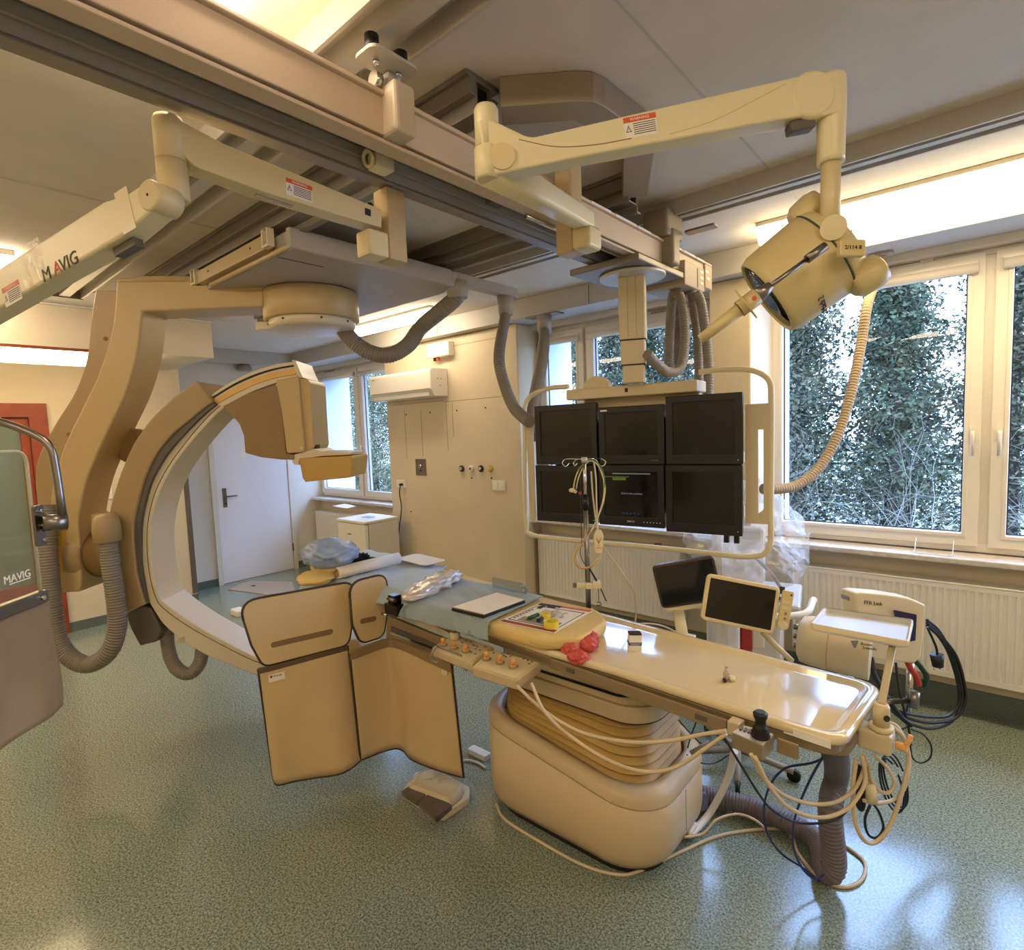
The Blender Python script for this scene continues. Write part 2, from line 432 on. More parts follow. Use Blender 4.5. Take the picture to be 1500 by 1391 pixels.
# ------------------------------------------------------------------ windows
def window(n, x0, x1, z0, z1, sashes, trickle=None):
    """white plastic window: fixed frame, sashes with pane, blind box and handle"""
    w = thing('window_%d' % n, ((x0 + x1) / 2, YG, z0), 'x', 'window'); del w['label']; del w['category']; struct(w)
    fr = MB(); t = .05
    fr.ringframe(x0, z0, x1, z1, t, YG - .005, YG + .07)
    for k in range(len(sashes) - 1):
        m = (sashes[k][1] + sashes[k + 1][0]) / 2; fr.span((m - .03, YG - .002, z0 + t), (m + .03, YG + .068, z1 - t))
    fr.build('window_frame', M['pvc'], w, bevel=.004)
    for k, (a, b, hs) in enumerate(sashes):
        s = MB(); q = .075; za, zb = z0 + .035, z1 - .035; y0, y1 = YG - .03, YG + .045
        s.ringframe(a, za, b, zb, q, y0, y1)
        # glazing bead
        s.ringframe(a + q - .022, za + q - .022, b - q + .022, zb - q + .022, .02, y0 - .006, y0 + .001)
        sa = s.build('sash', M['pvc'], w, bevel=.004)
        MB().span((a + q - .005, YG + .01, za + q - .005), (b - q + .005, YG + .016, zb - q + .005)).build('pane', M['glass'], sa)
        gk = MB(); gz0, gz1, ga, gb = za + q, zb - q, a + q, b - q
        gk.ringframe(ga - .001, gz0 - .001, gb + .001, gz1 + .001, .007, YG + .002, YG + .008)
        gk.build('gasket', M['black'], sa)
        bl = MB(); bl.lathe([(.028, 0), (.028, b - a - .06)], frame_z((a + .03, y0 - .02, zb - q - .01), (1, 0, 0)), 16)
        bl.span((a + .03, y0 - .03, zb - q - .01), (b - .03, y0, zb - q + .03)); bl.build('blind_box', M['pvc'], sa)
        hx = {'L': a + .035, 'R': b - .035}.get(hs)
        if hx:
            zc = z0 + .40 * (z1 - z0)
            h = MB(); h.span((hx - .014, y0 - .012, zc - .035), (hx + .014, y0, zc + .035)); h.cyl((hx, y0 - .01, zc), (hx, y0 - .045, zc), .009, 10)
            h.tube(bendpath([(hx, y0 - .04, zc + .012), (hx, y0 - .047, zc - .03), (hx, y0 - .04, zc - .125)], .02), .009, 8)
            h.build('window_handle', M['pvc'], sa)
    if trickle:
        v = MB(); v.span((trickle[0], YG - .03, z1 - .035), (trickle[1], YG - .005, z1 - .01)); vo = v.build('air_vent', M['pvc'], w, bevel=.006)
        g = MB()
        for k in range(2): g.span((trickle[0] + .03, YG - .033, z1 - .029 + k * .009), (trickle[1] - .06, YG - .028, z1 - .0255 + k * .009))
        g.build('vent_slot', M['dark'], vo)
    # white outer reveal of the opening
    rv = MB(); rv.ringframe(x0 - .12, z0 - .08, x1 + .12, z1 + .1, (.12, .12, .08, .1), YG + .071, YG + .50)
    rv.build('outer_reveal', M['doorw'], w)
    return w
window(1, XD + .01, -5.0, .925, 2.60, [(-6.92, -5.945, None), (-5.915, -5.01, 'L')], (-6.70, -6.35))
window(2, -3.10, -1.44, .925, 2.60, [(-3.09, -2.62, None), (-2.59, -1.45, 'L')], (-2.02, -1.60))
window(3, -1.135, 1.16, .925, 2.62, [(-1.12, -.022, 'R'), (.02, 1.15, 'L')], (-.66, -.25))
# reveal lining of right niche
S('trim_reveal_right', MB().prism([(p2r, YP + .004), (-1.10, YG - .006), (-1.115, YG - .006), (p2r - .004, YP + .10)], .93, 2.6), M['wallw'])

# ------------------------------------------------------------------ doors
d = thing('door_1', (XD, 3.1, 0), 'x', 'door'); del d['label']; del d['category']; struct(d)
MB().span((XD - .02, 2.655, .012), (XD + .02, 3.545, 1.985)).build('door_leaf', M['doorw'], d, bevel=.004)
fr = MB()
fr.hollow([(2.60, 0), (3.605, 0), (3.605, 2.045), (2.60, 2.045)], [(2.652, .001), (3.55, .001), (3.55, 1.99), (2.652, 1.99)], XD - .05, XD + .03, axis='x')
fr.build('door_frame', M['wallw'], d, bevel=.004)
MB().span((XD - .07, 2.6525, .001), (XD - .025, 3.5495, 1.989)).build('door_light_stop', M['dark'], d)  # dark sheet added behind the leaf to stop sky light leaking under it
h = MB(); h.span((XD + .02, 2.72, .93), (XD + .028, 2.765, 1.16)); h.cyl((XD + .028, 2.742, 1.06), (XD + .07, 2.742, 1.06), .011, 10)
h.cyl((XD + .065, 2.742, 1.06), (XD + .065, 2.87, 1.06), .009, 10); h.build('door_handle', M['greydk'], d)
k = MB(); k.cyl((XD + .028, 2.742, .975), (XD + .034, 2.742, .975), .012, 12); k.build('lock', M['black'], d)
hg = MB()
for z in (.25,): hg.cyl((XD + .03, 3.548, z), (XD + .03, 3.548, z + .1), .009, 8)
hg.build('hinge', M['greydk'], d)
MB().span((XD + .0205, 2.98, 1.52), (XD + .021, 3.06, 1.64)).build('door_plate', M['paper'], d)
d = thing('door_2', (XL, .8, 0), 'x', 'door'); del d['label']; del d['category']; struct(d)
fr = MB(); fr.hollow([(.40, 0), (1.09, 0), (1.09, 2.12), (.40, 2.12)], [(.52, .001), (.96, .001), (.96, 2.0), (.52, 2.0)], XL - .12, XL + .03, axis='x')
fr.build('door_frame', M['redwood'], d, bevel=.008)
fr2 = MB(); fr2.ringframe(.522, .003, .958, 1.998, (.06, .06, .5, .06), XL - .10, XL - .01, axis='x')
lf = fr2.build('door_leaf', M['redwood'], d, bevel=.006)
MB().span((XL - .06, .58, .5), (XL - .05, .90, 1.94)).build('door_pane', mat('dim_door_glass', '#6f7a70', .15), lf)

# ------------------------------------------------------------------ lights fixed under the ceiling
def tube_light(name, x0, x1, y0, z, m, label, group='tube lights along the soffit', w=.30):
    t = thing(name, ((x0 + x1) / 2, y0, z - .1), label, 'ceiling light', group)
    MB().span((x0, y0, z - .022), (x1, y0 + w, z)).build('light_body', M['white'], t, bevel=.003)
    MB().prism([(y0 + .004, z - .022), (y0 + .004, z - .055), (y0 + .05, z - .108), (y0 + w - .05, z - .08), (y0 + w - .004, z - .022)], x0 + .004, x1 - .004, axis='x').build('diffuser', m, t)
    return t
tube_light('tube_light', -.99, 1.9, 3.28, ZC, M['lamp_warm'], 'long glowing warm tube light under the ceiling above the right window')
tube_light('tube_light', -4.75, -3.60, 3.20, ZC, M['lamp_cool'], 'short white tube light near the ceiling above the air conditioner', w=.14)
t = thing('tube_light', (-5.5, 0, 2.36), 'glowing warm tube light under the bulkhead above the red door', 'ceiling light', 'tube lights along the soffit')
MB().span((-5.60, -1.2, 2.452), (-5.335, 1.55, 2.475)).build('light_body', M['redwood'], t)
MB().prism([(-5.595, 2.452), (-5.595, 2.40), (-5.50, 2.36), (-5.345, 2.385), (-5.335, 2.452)], -1.19, 1.54, axis='y').build('diffuser', M['lamp_warm'], t)
def batten(label, x0, x1, y0):
    t = thing('ceiling_batten_light', ((x0 + x1) / 2, y0, ZC - .09), label, 'ceiling light', 'batten lights on the ceiling')
    MB().span((x0, y0 - .06, ZC - .03), (x1, y0 + .06, ZC)).build('light_body', M['white'], t)
    MB().prism([(y0 - .055, ZC - .03), (y0 - .075, ZC - .06), (y0 - .03, ZC - .09), (y0 + .03, ZC - .09), (y0 + .075, ZC - .06), (y0 + .055, ZC - .03)], x0, x1, axis='x').build('diffuser', M['lamp_cool'], t)
batten('white batten light on the ceiling at the left edge behind the spring arm', -5.25, -4.05, .56)
batten('white batten light on the ceiling seen over the top of the bridge carriage', -1.75, -1.14, .57)
batten('unseen fill batten added on the ceiling over the front of the room', .3, 1.6, .3)  # this and the next three are out of view, added as fill light
batten('unseen fill batten added on the ceiling at the back of the room, farthest left', -3.9, -2.6, -.9)
batten('unseen fill batten added on the ceiling at the back of the room, middle', -1.6, -.3, -.9)
batten('unseen fill batten added on the ceiling at the back of the room, farthest right', .5, 1.8, -.9)

# ------------------------------------------------------------------ daylight
w = bpy.data.worlds.new('daylight'); SC.world = w; w.use_nodes = True
nt = w.node_tree; nt.nodes.clear()
wo = nt.nodes.new('ShaderNodeOutputWorld'); bg = nt.nodes.new('ShaderNodeBackground')
bg.inputs[0].default_value = srgb('#a0c0ff'); bg.inputs[1].default_value = 5.4
nt.links.new(bg.outputs[0], wo.inputs[0])
SC.view_settings.view_transform = 'Standard'; SC.view_settings.look = 'None'; SC.view_settings.gamma = 1
SC.view_settings.use_curve_mapping = False
SC.view_settings.exposure = 1.7
SC.cycles.max_bounces = 8; SC.cycles.diffuse_bounces = 4; SC.cycles.transparent_max_bounces = 24
SC.cycles.sample_clamp_indirect = 6
# ------------------------------------------------------------------ rails fixed to the ceiling
def rail(name, label, x0, x1, y0, group, w=.13, h=.075):
    t = thing(name, ((x0 + x1) / 2, y0 + w / 2, ZC - h), label, 'ceiling rail', group)
    b = MB(); b.prism([(y0, ZC), (y0, ZC - h), (y0 + .012, ZC - h), (y0 + .012, ZC - .018), (y0 + w * .36, ZC - .018), (y0 + w * .36, ZC - h * .96), (y0 + w * .64, ZC - h * .96),
                       (y0 + w * .64, ZC - .018), (y0 + w - .012, ZC - .018), (y0 + w - .012, ZC - h), (y0 + w, ZC - h), (y0 + w, ZC)], x0, x1, axis='x')
    b.build('rail_profile', M['alu'], t)
    for x in (x0, x1): MB().span((x - .004, y0 - .002, ZC - h - .004), (x + .004, y0 + w + .002, ZC - .001)).build('end_cap', M['aludk'], t)
    return t
rail('ceiling_rail', 'long double aluminium rail on the ceiling crossing over the front of the bridge beam', -4.72, 2.45, .85, 'ceiling rails', w=.205)
rail('ceiling_rail', 'aluminium rail on the ceiling running beside the tube light by the windows', -3.0, 2.45, 2.635, 'ceiling rails', w=.13)
def ctrack(label, y0, x0, x1):
    t = thing('ceiling_track', ((x0 + x1) / 2, y0 + .06, 2.66), label, 'ceiling track', 'tracks that carry the c-arm')
    b = MB()
    b.span((x0, y0 - .012, 2.785), (x1, y0 + .135, ZC))                       # top flange
    b.hollow([(y0 + .028, 2.69), (y0 + .098, 2.69), (y0 + .098, 2.785), (y0 + .028, 2.785)], [(y0 + .034, 2.696), (y0 + .092, 2.696), (y0 + .092, 2.779), (y0 + .034, 2.779)], x0, x1, axis='x')
    b.prism([(y0 + .098, 2.69), (y0 + .098, 2.66), (y0 + .135, 2.66), (y0 + .135, 2.668), (y0 + .106, 2.668), (y0 + .106, 2.69)], x0, x1, axis='x')
    b.prism([(y0 + .098, 2.75), (y0 + .13, 2.75), (y0 + .13, 2.756), (y0 + .098, 2.756)], x0, x1, axis='x')
    b.span((x0, y0, 2.735), (x1, y0 + .028, 2.785))
    b.build('track_profile', M['aludk'], t, bevel=.002)
    MB().span((x0, y0 + .035, 2.70), (x1 - .015, y0 + .091, 2.775)).build('track_core', M['black'], t)
    return t
ct = ctrack('dark aluminium c-arm track with an open end beside the ceiling duct, nearer one', 1.27, -4.7, -1.2)
MB().span((-1.52, 1.262, 2.70), (-1.43, 1.298, 2.775)).build('rating_plate', M['paper'], ct)
ctrack('dark aluminium c-arm track with holes along its side, the one nearer the windows', 2.215, -4.7, -1.2)
dk = MB()
path = [(-1.19, 1.40), (-.98, 1.56), (-.97, 1.90), (-1.19, 2.28)]
path = bendpath([V((x, y, 2.755)) for x, y in path], .03, 2)
dk.sweep(path, [(-.055, -.045), (.055, -.045), (.055, .044), (-.055, .044)], fixed=True, smooth=False)
tag(dk.build('cable_duct', mat('duct_paint', '#9a8a72', .5), bevel=.004), 'brown angled cable duct on the ceiling linking the ends of both c-arm tracks', 'cable duct')

# ------------------------------------------------------------------ bridge carriage (the long double beam)
NX, FX, YE = -1.22, -1.455, 3.22
br = thing('bridge_carriage', (-1.33, 1.0, 2.47), 'long double beam bridge running across the room under the ceiling rails', 'ceiling carriage')
b = MB(); b.span((NX - .035, -1.4, 2.505), (NX, YE, 2.60)); b.span((NX - .05, -1.4, 2.6), (NX + .012, YE, 2.612)); b.span((NX - .06, -1.4, 2.488), (NX - .004, YE, 2.4985))
nb = b.build('near_beam', mat('pinkish_beam_paint', '#c9b296', .5), br, bevel=.003)
for y0, y1 in ((1.95, 2.10), (2.14, 2.32), (2.34, 2.46), (2.70, 2.80), (2.84, 2.98), (3.0, 3.1)): MB().span((NX + .0125, y0, 2.601), (NX + .0135, y1, 2.611)).build('white_tape', M['paper'], nb)
b = MB()
b.prism([(FX, 2.60), (FX, 2.498), (FX + .040, 2.498), (FX + .040, 2.528), (FX + .034, 2.531), (FX + .034, 2.535), (FX + .040, 2.538), (FX + .040, 2.562), (FX + .030, 2.565), (FX + .030, 2.572), (FX + .045, 2.574), (FX + .045, 2.60)], -1.4, YE - .1, axis='y')
fb = b.build('far_beam', M['alu'], br)
b = MB(); b.span((FX - .004, -1.4, 2.488), (FX + .046, YE - .1, 2.4975)); b.build('far_flange', M['aludk'], br, bevel=.002)
b = MB(); b.span((FX + .0455, -1.4, 2.575), (NX - .035, YE - .1, 2.60)); b.build('centre_tray', M['alu'], br)
b = MB(); b.span((FX + .085, -1.4, 2.548), (NX - .065, YE - .3, 2.5645)); b.build('cable_channel', M['greydk'], br)
for y in (.98, 1.02, 1.06): MB().span((NX - .10, y - .012, 2.54), (NX - .07, y + .012, 2.548)).build('cable_clip', M['creamlt'], br)
# end block and labels
b = MB(); b.span((FX, YE - .1, 2.47), (NX + .012, YE, 2.60)); b.span((NX - .20, YE - .42, 2.43), (NX + .03, YE - .16, 2.555)); eb = b.build('end_block', mat('end_block_paint', '#b09c82', .5), br, bevel=.006)
for k, (y, z) in enumerate(((YE - .20, 2.53), (YE - .20, 2.50), (YE - .20, 2.47), (YE - .08, 2.56), (YE - .06, 2.525))): MB().span((NX + .0305 if k < 3 else NX + .0125, y - .02, z - .007), (NX + .0315 if k < 3 else NX + .0135, y + .02, z + .007)).build('small_label', M['paper'], eb)
MB().span((NX + .0302, YE - .262, 2.44), (NX + .0312, YE - .252, 2.54)).build('slot', M['black'], eb)
# hangers that ride in the rails
def hanger(y, dy):
    b = MB(); b.span((NX - .02, y - .03, 2.50), (NX + .055, y + .04, 2.63))
    h = b.build('rail_hanger', mat('hanger_paint', '#c0b09a', .45), br, bevel=.012, seg=3)
    p = MB(); p.prism(rrect(.09, .15, .025, 5, NX + .03, y + dy), 2.662, 2.67); p.span((NX - .01, y - .02, 2.63), (NX + .02, y + .02, 2.66)); p.build('hanger_plate', M['alu'], h)
    for q in (-.045, .045): w = MB(); w.cyl((NX + .03, y + dy + q, 2.672), (NX + .03, y + dy + q, 2.715), .018, 16); w.build('roller', M['black'], h)
    for q in (-.035, .035): w = MB(); w.cyl((NX + .03, y + dy + q, 2.652), (NX + .03, y + dy + q, 2.66), .008, 8); w.build('screw_head', M['chrome'], h)
    w = MB(); w.cyl((NX + .0, y - .035, 2.635), (NX + .0, y - .055, 2.635), .02, 14); w.build('screw_head', M['chrome'], h)
hanger(.985, -.03)
b = MB(); b.span((NX - .03, 2.60, 2.49), (NX + .06, 2.68, 2.66)); b.span((NX - .08, 2.56, 2.62), (NX + .05, 2.74, 2.75)); h2 = b.build('rail_hanger', mat('hanger_dark_paint', '#8f8069', .5), br, bevel=.012)
b = MB(); b.prism(rrect(.15, .06, .012, 3, NX + .14, 2.74), 2.655, 2.665); b.build('hanger_plate', M['steel'], h2)
b = MB(); b.torus((0, 0, 0), .02, .007, frame_z((-1.38, 1.02, 2.52), (0, 1, .3)), 16, 6); b.span((-1.40, 1.03, 2.495), (-1.35, 1.09, 2.54)); b.build('cable_grip', M['creamlt'], br, bevel=.004)
for y in (1.52, 1.83): MB().span((-1.385, y, 2.53), (-1.33, y + .06, 2.56)).build('stop_block', M['greydk'], br, bevel=.004)
MB().span((FX - .02, -.28, 2.52), (FX - .0005, -.18, 2.57)).build('end_stop', M['black'], br, bevel=.006)
b = MB(); b.tube([(NX - .045, 1.6, 2.478), (NX - .045, 2.28, 2.478)], .009, 8); b.build('rod', M['chrome'], br)

# ------------------------------------------------------------------ monitor boom: plate, column, yoke, tube guard
MC = V((-1.34, 2.52, 0))
bm_ = thing('monitor_boom', (MC.x, MC.y, 1.2), 'cream monitor boom column hanging from the bridge with yoke and tubular guard frame', 'monitor boom')
b = MB(); b.span((-1.56, 2.30, 2.455), (-1.19, 2.785, 2.486)); b.build('trolley_plate', M['aludk'], bm_, bevel=.006)
b = MB(); b.lathe([(.155, 2.436), (.16, 2.44), (.16, 2.452), (.05, 2.455)], Matrix.Translation((MC.x, MC.y, 0)), 40); b.build('round_plate', M['alu'], bm_)
# yaw of column and monitors: face normal
MR = radians(40.7 + 10)
mx_ = V((.83, -.557, 0)).normalized()           # to the right along the screens (nearer to the camera)
mx_ = V((cos(radians(7)), sin(radians(7)), 0)); mn_ = V((sin(radians(7)), -cos(radians(7)), 0))   # along the screens / out of the screens
MP0 = V((-1.43, 2.575, 1.5))
def mon(px, py, d=0.0): return onplane(px, py, MP0 - mn_ * d, mn_)     # d: metres behind the screen plane
def mloc(p): q = p - MP0; return q.dot(mx_), p.z
MF = Matrix(((mx_.x, -mn_.x, 0, MP0.x), (mx_.y, -mn_.y, 0, MP0.y), (0, 0, 1, 0), (0, 0, 0, 1)))        # local x along, y behind, z up (world)
# column: three telescopic sections
colx = frame((MC.x, MC.y, 0), (cos(radians(24)), sin(radians(24)), 0))
def colsec(w, z0, z1, name, m=M['cream']):
    b = MB(); b.prism(rrect(w, w, .012, 4), z0, z1, colx); return b.build(name, m, bm_)
colsec(.128, 2.14, 2.438, 'column_outer'); colsec(.118, 2.02, 2.141, 'column_middle'); colsec(.106, 1.93, 2.021, 'column_inner')
b = MB()
for z in (2.138, 2.018): b.prism(rrect(.126 if z > 2.1 else .116, .126 if z > 2.1 else .116, .012, 4), z - .006, z, colx)
b.build('column_joint', M['black'], bm_)
b = MB()
for s_ in (-.02, .02): b.span((s_ - .0015, -.0652, 2.15), (s_ + .0015, -.0638, 2.43), colx)
b.build('column_groove', M['tan'], bm_)
# yoke box above the screens
u0, za = mloc(mon(833, 562)); u1, zb = mloc(mon(1024, 548)); zt = 1.925
b = MB(); b.span((u0, -.035, zt - .055), (u1, .13, zt), MF); b.span((u0 + .05, .076, zt - .12), (u1 - .02, .125, zt - .055), MF)
yk = b.build('yoke', M['cream'], bm_, bevel=.006)
b = MB(); ud, zd = mloc(mon(871, 548)); b.prism([(ud - .075, zt), (ud + .075, zt)] + [(ud + .075 * cos(radians(a)), zt + .065 * sin(radians(a))) for a in range(15, 180, 15)], .01, .06, MF, axis='y')
b.build('yoke_fin', M['cream'], yk)
ue, ze = mloc(mon(921, 558)); MB().span((ue - .008, -.0365, zt - .035), (ue + .008, -.0345, zt - .015), MF).build('yoke_slot', M['black'], yk)
# tubular guard
gp = [(833, 566), (800, 570), (771, 588), (769, 640), (769, 700), (771, 765), (779, 783), (850, 792), (930, 799), (1010, 807), (1098, 815), (1127, 800), (1129, 740), (1130, 640), (1130, 585), (1126, 556), (1100, 542), (1060, 541), (1024, 545)]
gpath = spline([mon(x, y, .05) for x, y in gp], 6)
b = MB(); b.tube(gpath, .0135, 10); b.build('guard_tube', M['creamlt'], bm_)
for (x0, y0, x1, y1, k) in ((1092, 592, 1129, 768, 1), (771, 618, 786, 765, 0)):
    b = MB(); ua, z1 = mloc(mon(x0, y0, .05)); ub, z0 = mloc(mon(x1, y1, .05))
    if k: b.hollow([(ua, z0), (ub, z0), (ub, z1), (ua, z1)], [(ua + .055, z0 + .05), (ub - .03, z0 + .07), (ub - .03, z1 - .12), (ua + .055, z1 - .12)], .044, .056, MF, axis='y')
    else: b.span((ua, .045, z0), (ub, .055, z1), MF)
    b.build('side_bracket', M['cream'], bm_, bevel=.004)
b = MB()                                           # mounting plate behind the screens
ua, z1 = mloc(mon(800, 610)); ub, z0 = mloc(mon(1085, 760)); b.span((ua, .075, z0), (ub, .10, z0 + .05), MF).span((ua, .075, (z0 + z1) / 2), (ub, .10, (z0 + z1) / 2 + .05), MF).span((-.10, .075, z0), (.10, .1, zt), MF)
b.build('back_frame', M['cream'], bm_)
ub2, zb2 = mloc(mon(875.5, 681)); MB().span((ua + .01, .0735, z0 + .02), (ub - .01, .0745, z1 - .03), MF).build('gap_backing', M['bezel'], bm_)  # black sheet added behind the screens to keep the gaps between them dark
b = MB(); uf, zf = mloc(mon(1068, 795))

for s_ in (-.0235, .0235): b = MB(); b.span((uf + s_ - .0115, .0475, zf - .01), (uf + s_ + .0115, .07, zf + .045), MF); b.build('lower_clip', M['black'], bm_)

# six screens, each a thing of its own
def screen(label, q, style):
    (x0, y0), (x1, y1) = q
    ua, z1 = mloc(mon(x0, y0)); ub, z0 = mloc(mon(x1, y1)); c = MF @ V(((ua + ub) / 2, 0, z0))
    t = thing('display_monitor', c, label, 'monitor', 'displays on the monitor boom')
    w, h = ub - ua, z1 - z0; k = .034; kb = .05
    b = MB(); b.ringframe(ua, z0, ub, z1, (k, k, kb, k), 0, .012, MF); b.span((ua + .004, .0121, z0 + .004), (ub - .004, .045, z1 - .004), MF); b.span((ua + .05, .0451, z0 + .05), (ub - .05, .072, z1 - .05), MF)
    ca = b.build('monitor_case', M['bezel'], t, bevel=.003)
    MB().span((ua + k - .002, .006, z0 + kb - .002), (ub - k + .002, .0119, z1 - k + .002), MF).build('monitor_screen', M['screen'], t)
    sf = lambda u, z: MF @ Matrix.Translation((u, -.0012, z)) @ Matrix.Rotation(pi / 2, 4, 'X')
    if style == 'live':
        sc = lambda u, z: MF @ Matrix.Translation((u, .0052, z)) @ Matrix.Rotation(pi / 2, 4, 'X')
        ew = emis('screen_white', '#8c8c8c', .16); eg = emis('screen_green', '#7f8a3a', .13); eb = emis('screen_blue', '#33507a', .10)
        bb = MB(); bb.span((ua + w * .22, .0046, z1 - k - .014), (ua + w * .80, .0056, z1 - k - .008), MF); bb.build('status_bar', ew, t)
        bb = MB(); bb.span((ua + w * .10, .0046, z1 - k - .030), (ua + w * .48, .0056, z1 - k - .026), MF); bb.span((ua + w * .22, .0046, z1 - k - .046), (ua + w * .43, .0056, z1 - k - .032), MF); bb.build('menu_mark', eg, t)
        text('screen_text', 'Select the patient', sc((ua + ub) / 2 + .005, (z0 + z1) / 2 + .012), .0165, ew, t)
        bb = MB()
        for i in range(5): bb.span((ua + w * (.36 + .06 * i), .0046, z0 + kb + .012), (ua + w * (.39 + .06 * i), .0056, z0 + kb + .022), MF)
        bb.build('menu_icon', eb, t)
        text('maker_mark', 'BARCO', sf((ua + ub) / 2, z0 + .026), .012, M['paper'], t)
        bb = MB()
        for i in range(6): bb.span((ub - .11 + .017 * i, -.001, z0 + .024), (ub - .106 + .017 * i, .0, z0 + .028), MF)
        bb.build('key_mark', M['paper'], t)
    elif style == 'led':
        MB().span((ub - .022, -.001, z0 + .02), (ub - .018, .0, z0 + .024), MF).build('power_light', M['paper'], t)
    elif style == 'mark':
        MB().span((ua + .012, -.001, z1 - .022), (ua + .05, 0, z1 - .014), MF).build('sticker', M['paper'], t)
        bb = MB()
        for i in range(3): bb.span((ub - .07 + .014 * i, -.001, z0 + .02), (ub - .062 + .014 * i, 0, z0 + .023), MF)
        bb.build('key_mark', M['grey'], t)
    return t
# corners of every screen in the picture: top-left / bottom-right
screen('black dark screen, top left of the six on the monitor boom', ((782.5, 595), (875, 680.6)), 'led')
screen('black dark screen with small sticker, top middle of the six on the boom', ((876, 597), (973.6, 680.3)), 'mark')
screen('large black dark screen, top right of the six and standing higher than the rest', ((974.4, 581), (1088, 680.3)), 'led')
screen('black dark screen, bottom left of the six behind the drip pole', ((784, 681.3), (875, 768)), 'led')
screen('screen showing the words select the patient, bottom middle of the six', ((876, 681), (973.6, 774)), 'live')
screen('black dark screen, bottom right of the six above the small tablets', ((974.4, 681), (1087.5, 786)), 'led')
# ------------------------------------------------------------------ the c-arm
CO = V((-3.07, 1.80, 0)); CX = V((.758, .652, 0)).normalized(); CY = V((-CX.y, CX.x, 0))       # in its own upright plane; CY points away from the camera
CF = Matrix(((CX.x, CY.x, 0, CO.x), (CX.y, CY.y, 0, CO.y), (0, 0, 1, 0), (0, 0, 0, 1)))
def cl(px, py, d):
    p = onplane(px, py, CO + CY * d, CY) - CO
    return (p.dot(CX), p.z)
def cpoly(pts, d): return [cl(x, y, d) for x, y in pts]
def cw(px, py, d): return onplane(px, py, CO + CY * d, CY)
ca = thing('c_arm', (CO.x, CO.y, .4), 'large cream ceiling-hung c-arm x-ray machine with curved hanging arm at the left', 'x-ray machine')
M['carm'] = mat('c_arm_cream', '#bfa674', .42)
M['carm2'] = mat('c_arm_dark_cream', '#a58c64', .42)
M['carmlt'] = mat('c_arm_light', '#d6c9ac', .4)
M['amber'] = mat('c_arm_amber', '#c09a52', .4)
M['brown'] = mat('c_arm_brown_plate', '#8e7248', .45)
M['cgrey'] = mat('carriage_grey', '#a59c90', .5)
# ceiling carriage
b = MB(); x0, x1, y0, y1 = -3.45, -2.40, 1.28, 2.40
b.span((x0, y0 + .05, 2.575), (x1, y1, 2.665)); crg = b.build('carriage_box', M['cgrey'], ca, bevel=.006)
b = MB(); b.span((x0 + .05, y0 + .0, 2.60), (x1 - .16, y0 + .045, 2.665))
cb = b.build('carriage_front', M['tan'], ca, bevel=.004)
for x in (x0 + .03, x1 - .16):
    b = MB(); b.hollow([(x, 2.60), (x + .06, 2.60), (x + .06, 2.68), (x, 2.68)], [(x + .01, 2.61), (x + .05, 2.61), (x + .05, 2.681), (x + .01, 2.681)], y0 - .012, y0 + .02, axis='y')
    b.build('channel_end', M['carmlt'], crg)
b = MB(); b.tube(bendpath([(x0 + .2, y0 + .03, 2.578), (x1 - .10, y0 + .03, 2.578), (x1 - .01, y0 + .06, 2.60), (x1 - .01, y0 + .06, 2.66)], .02), .012, 8); b.build('bumper', M['tan'], crg)
for x in (-2.7, -3.2): b = MB(); b.cyl((x, y0 - .002, 2.635), (x, y0 + .01, 2.635), .006, 8); b.build('screw_head', M['dark'], crg)
b = MB(); b.cyl((x1 - .001, 1.62, 2.625), (x1 + .002, 1.62, 2.625), .008, 10); b.build('screw_head', M['dark'], crg)
b = MB(); b.span((x1 - .03, 1.32, 2.578), (x1 + .004, 2.32, 2.668)); b.span((x1 - .07, 2.3201, 2.60), (x1 + .004, 2.92, 2.66)); b.span((x1 - .072, 2.36, 2.598), (x1 + .006, 2.45, 2.662)); b.build('duct_bar', M['cgrey'], ca, bevel=.003)
b = MB(); b.span((-2.56, 1.34, 2.5735), (-2.555, 1.58, 2.576)); b.build('seam', M['dark'], crg)
for y in (1.335, 2.285):
    for x in (-3.35, -2.55): b = MB(); b.cyl((x, y - .02, 2.672), (x, y + .02, 2.672), .012, 14); b.build('track_wheel', M['greydk'], crg)
# pivot drum
jt_ = lambda px, py, d=-.27: cl(px, py, d)[1]
zb0, zt0 = jt_(455, 457), jt_(455, 412)
b = MB(); b.lathe([(.20, 2.576), (.245, 2.576), (.25, 2.57), (.25, zt0)], Matrix.Translation((CO.x, CO.y, 0)), 40); b.build('pivot_ring', M['carmlt'], ca)
b = MB(); b.lathe([(.262, zb0), (.27, zb0 + .006), (.27, zt0 - .006), (.262, zt0)], Matrix.Translation((CO.x, CO.y, 0)), 48); b.build('pivot_drum', M['carm'], ca)
b = MB(); b.lathe([(.05, zb0 - .058), (.20, zb0 - .055), (.235, zb0 - .045), (.245, zb0 - .03), (.245, zb0)], Matrix.Translation((CO.x, CO.y, 0)), 44)
b.prism(rrect(.17, .16, .06, 6, -.245, 0), zb0 - .045, zb0, CF); b.build('drum_cover', M['carmlt'], ca, bevel=.004)
for a in (200, 250, 300, 340): b = MB(); b.cyl(CF @ V((.246 * cos(radians(a)), .246 * sin(radians(a)), zb0 - .018)), CF @ V((.25 * cos(radians(a)), .25 * sin(radians(a)), zb0 - .018)), .006, 8); b.build('screw_head', M['dark'], ca)
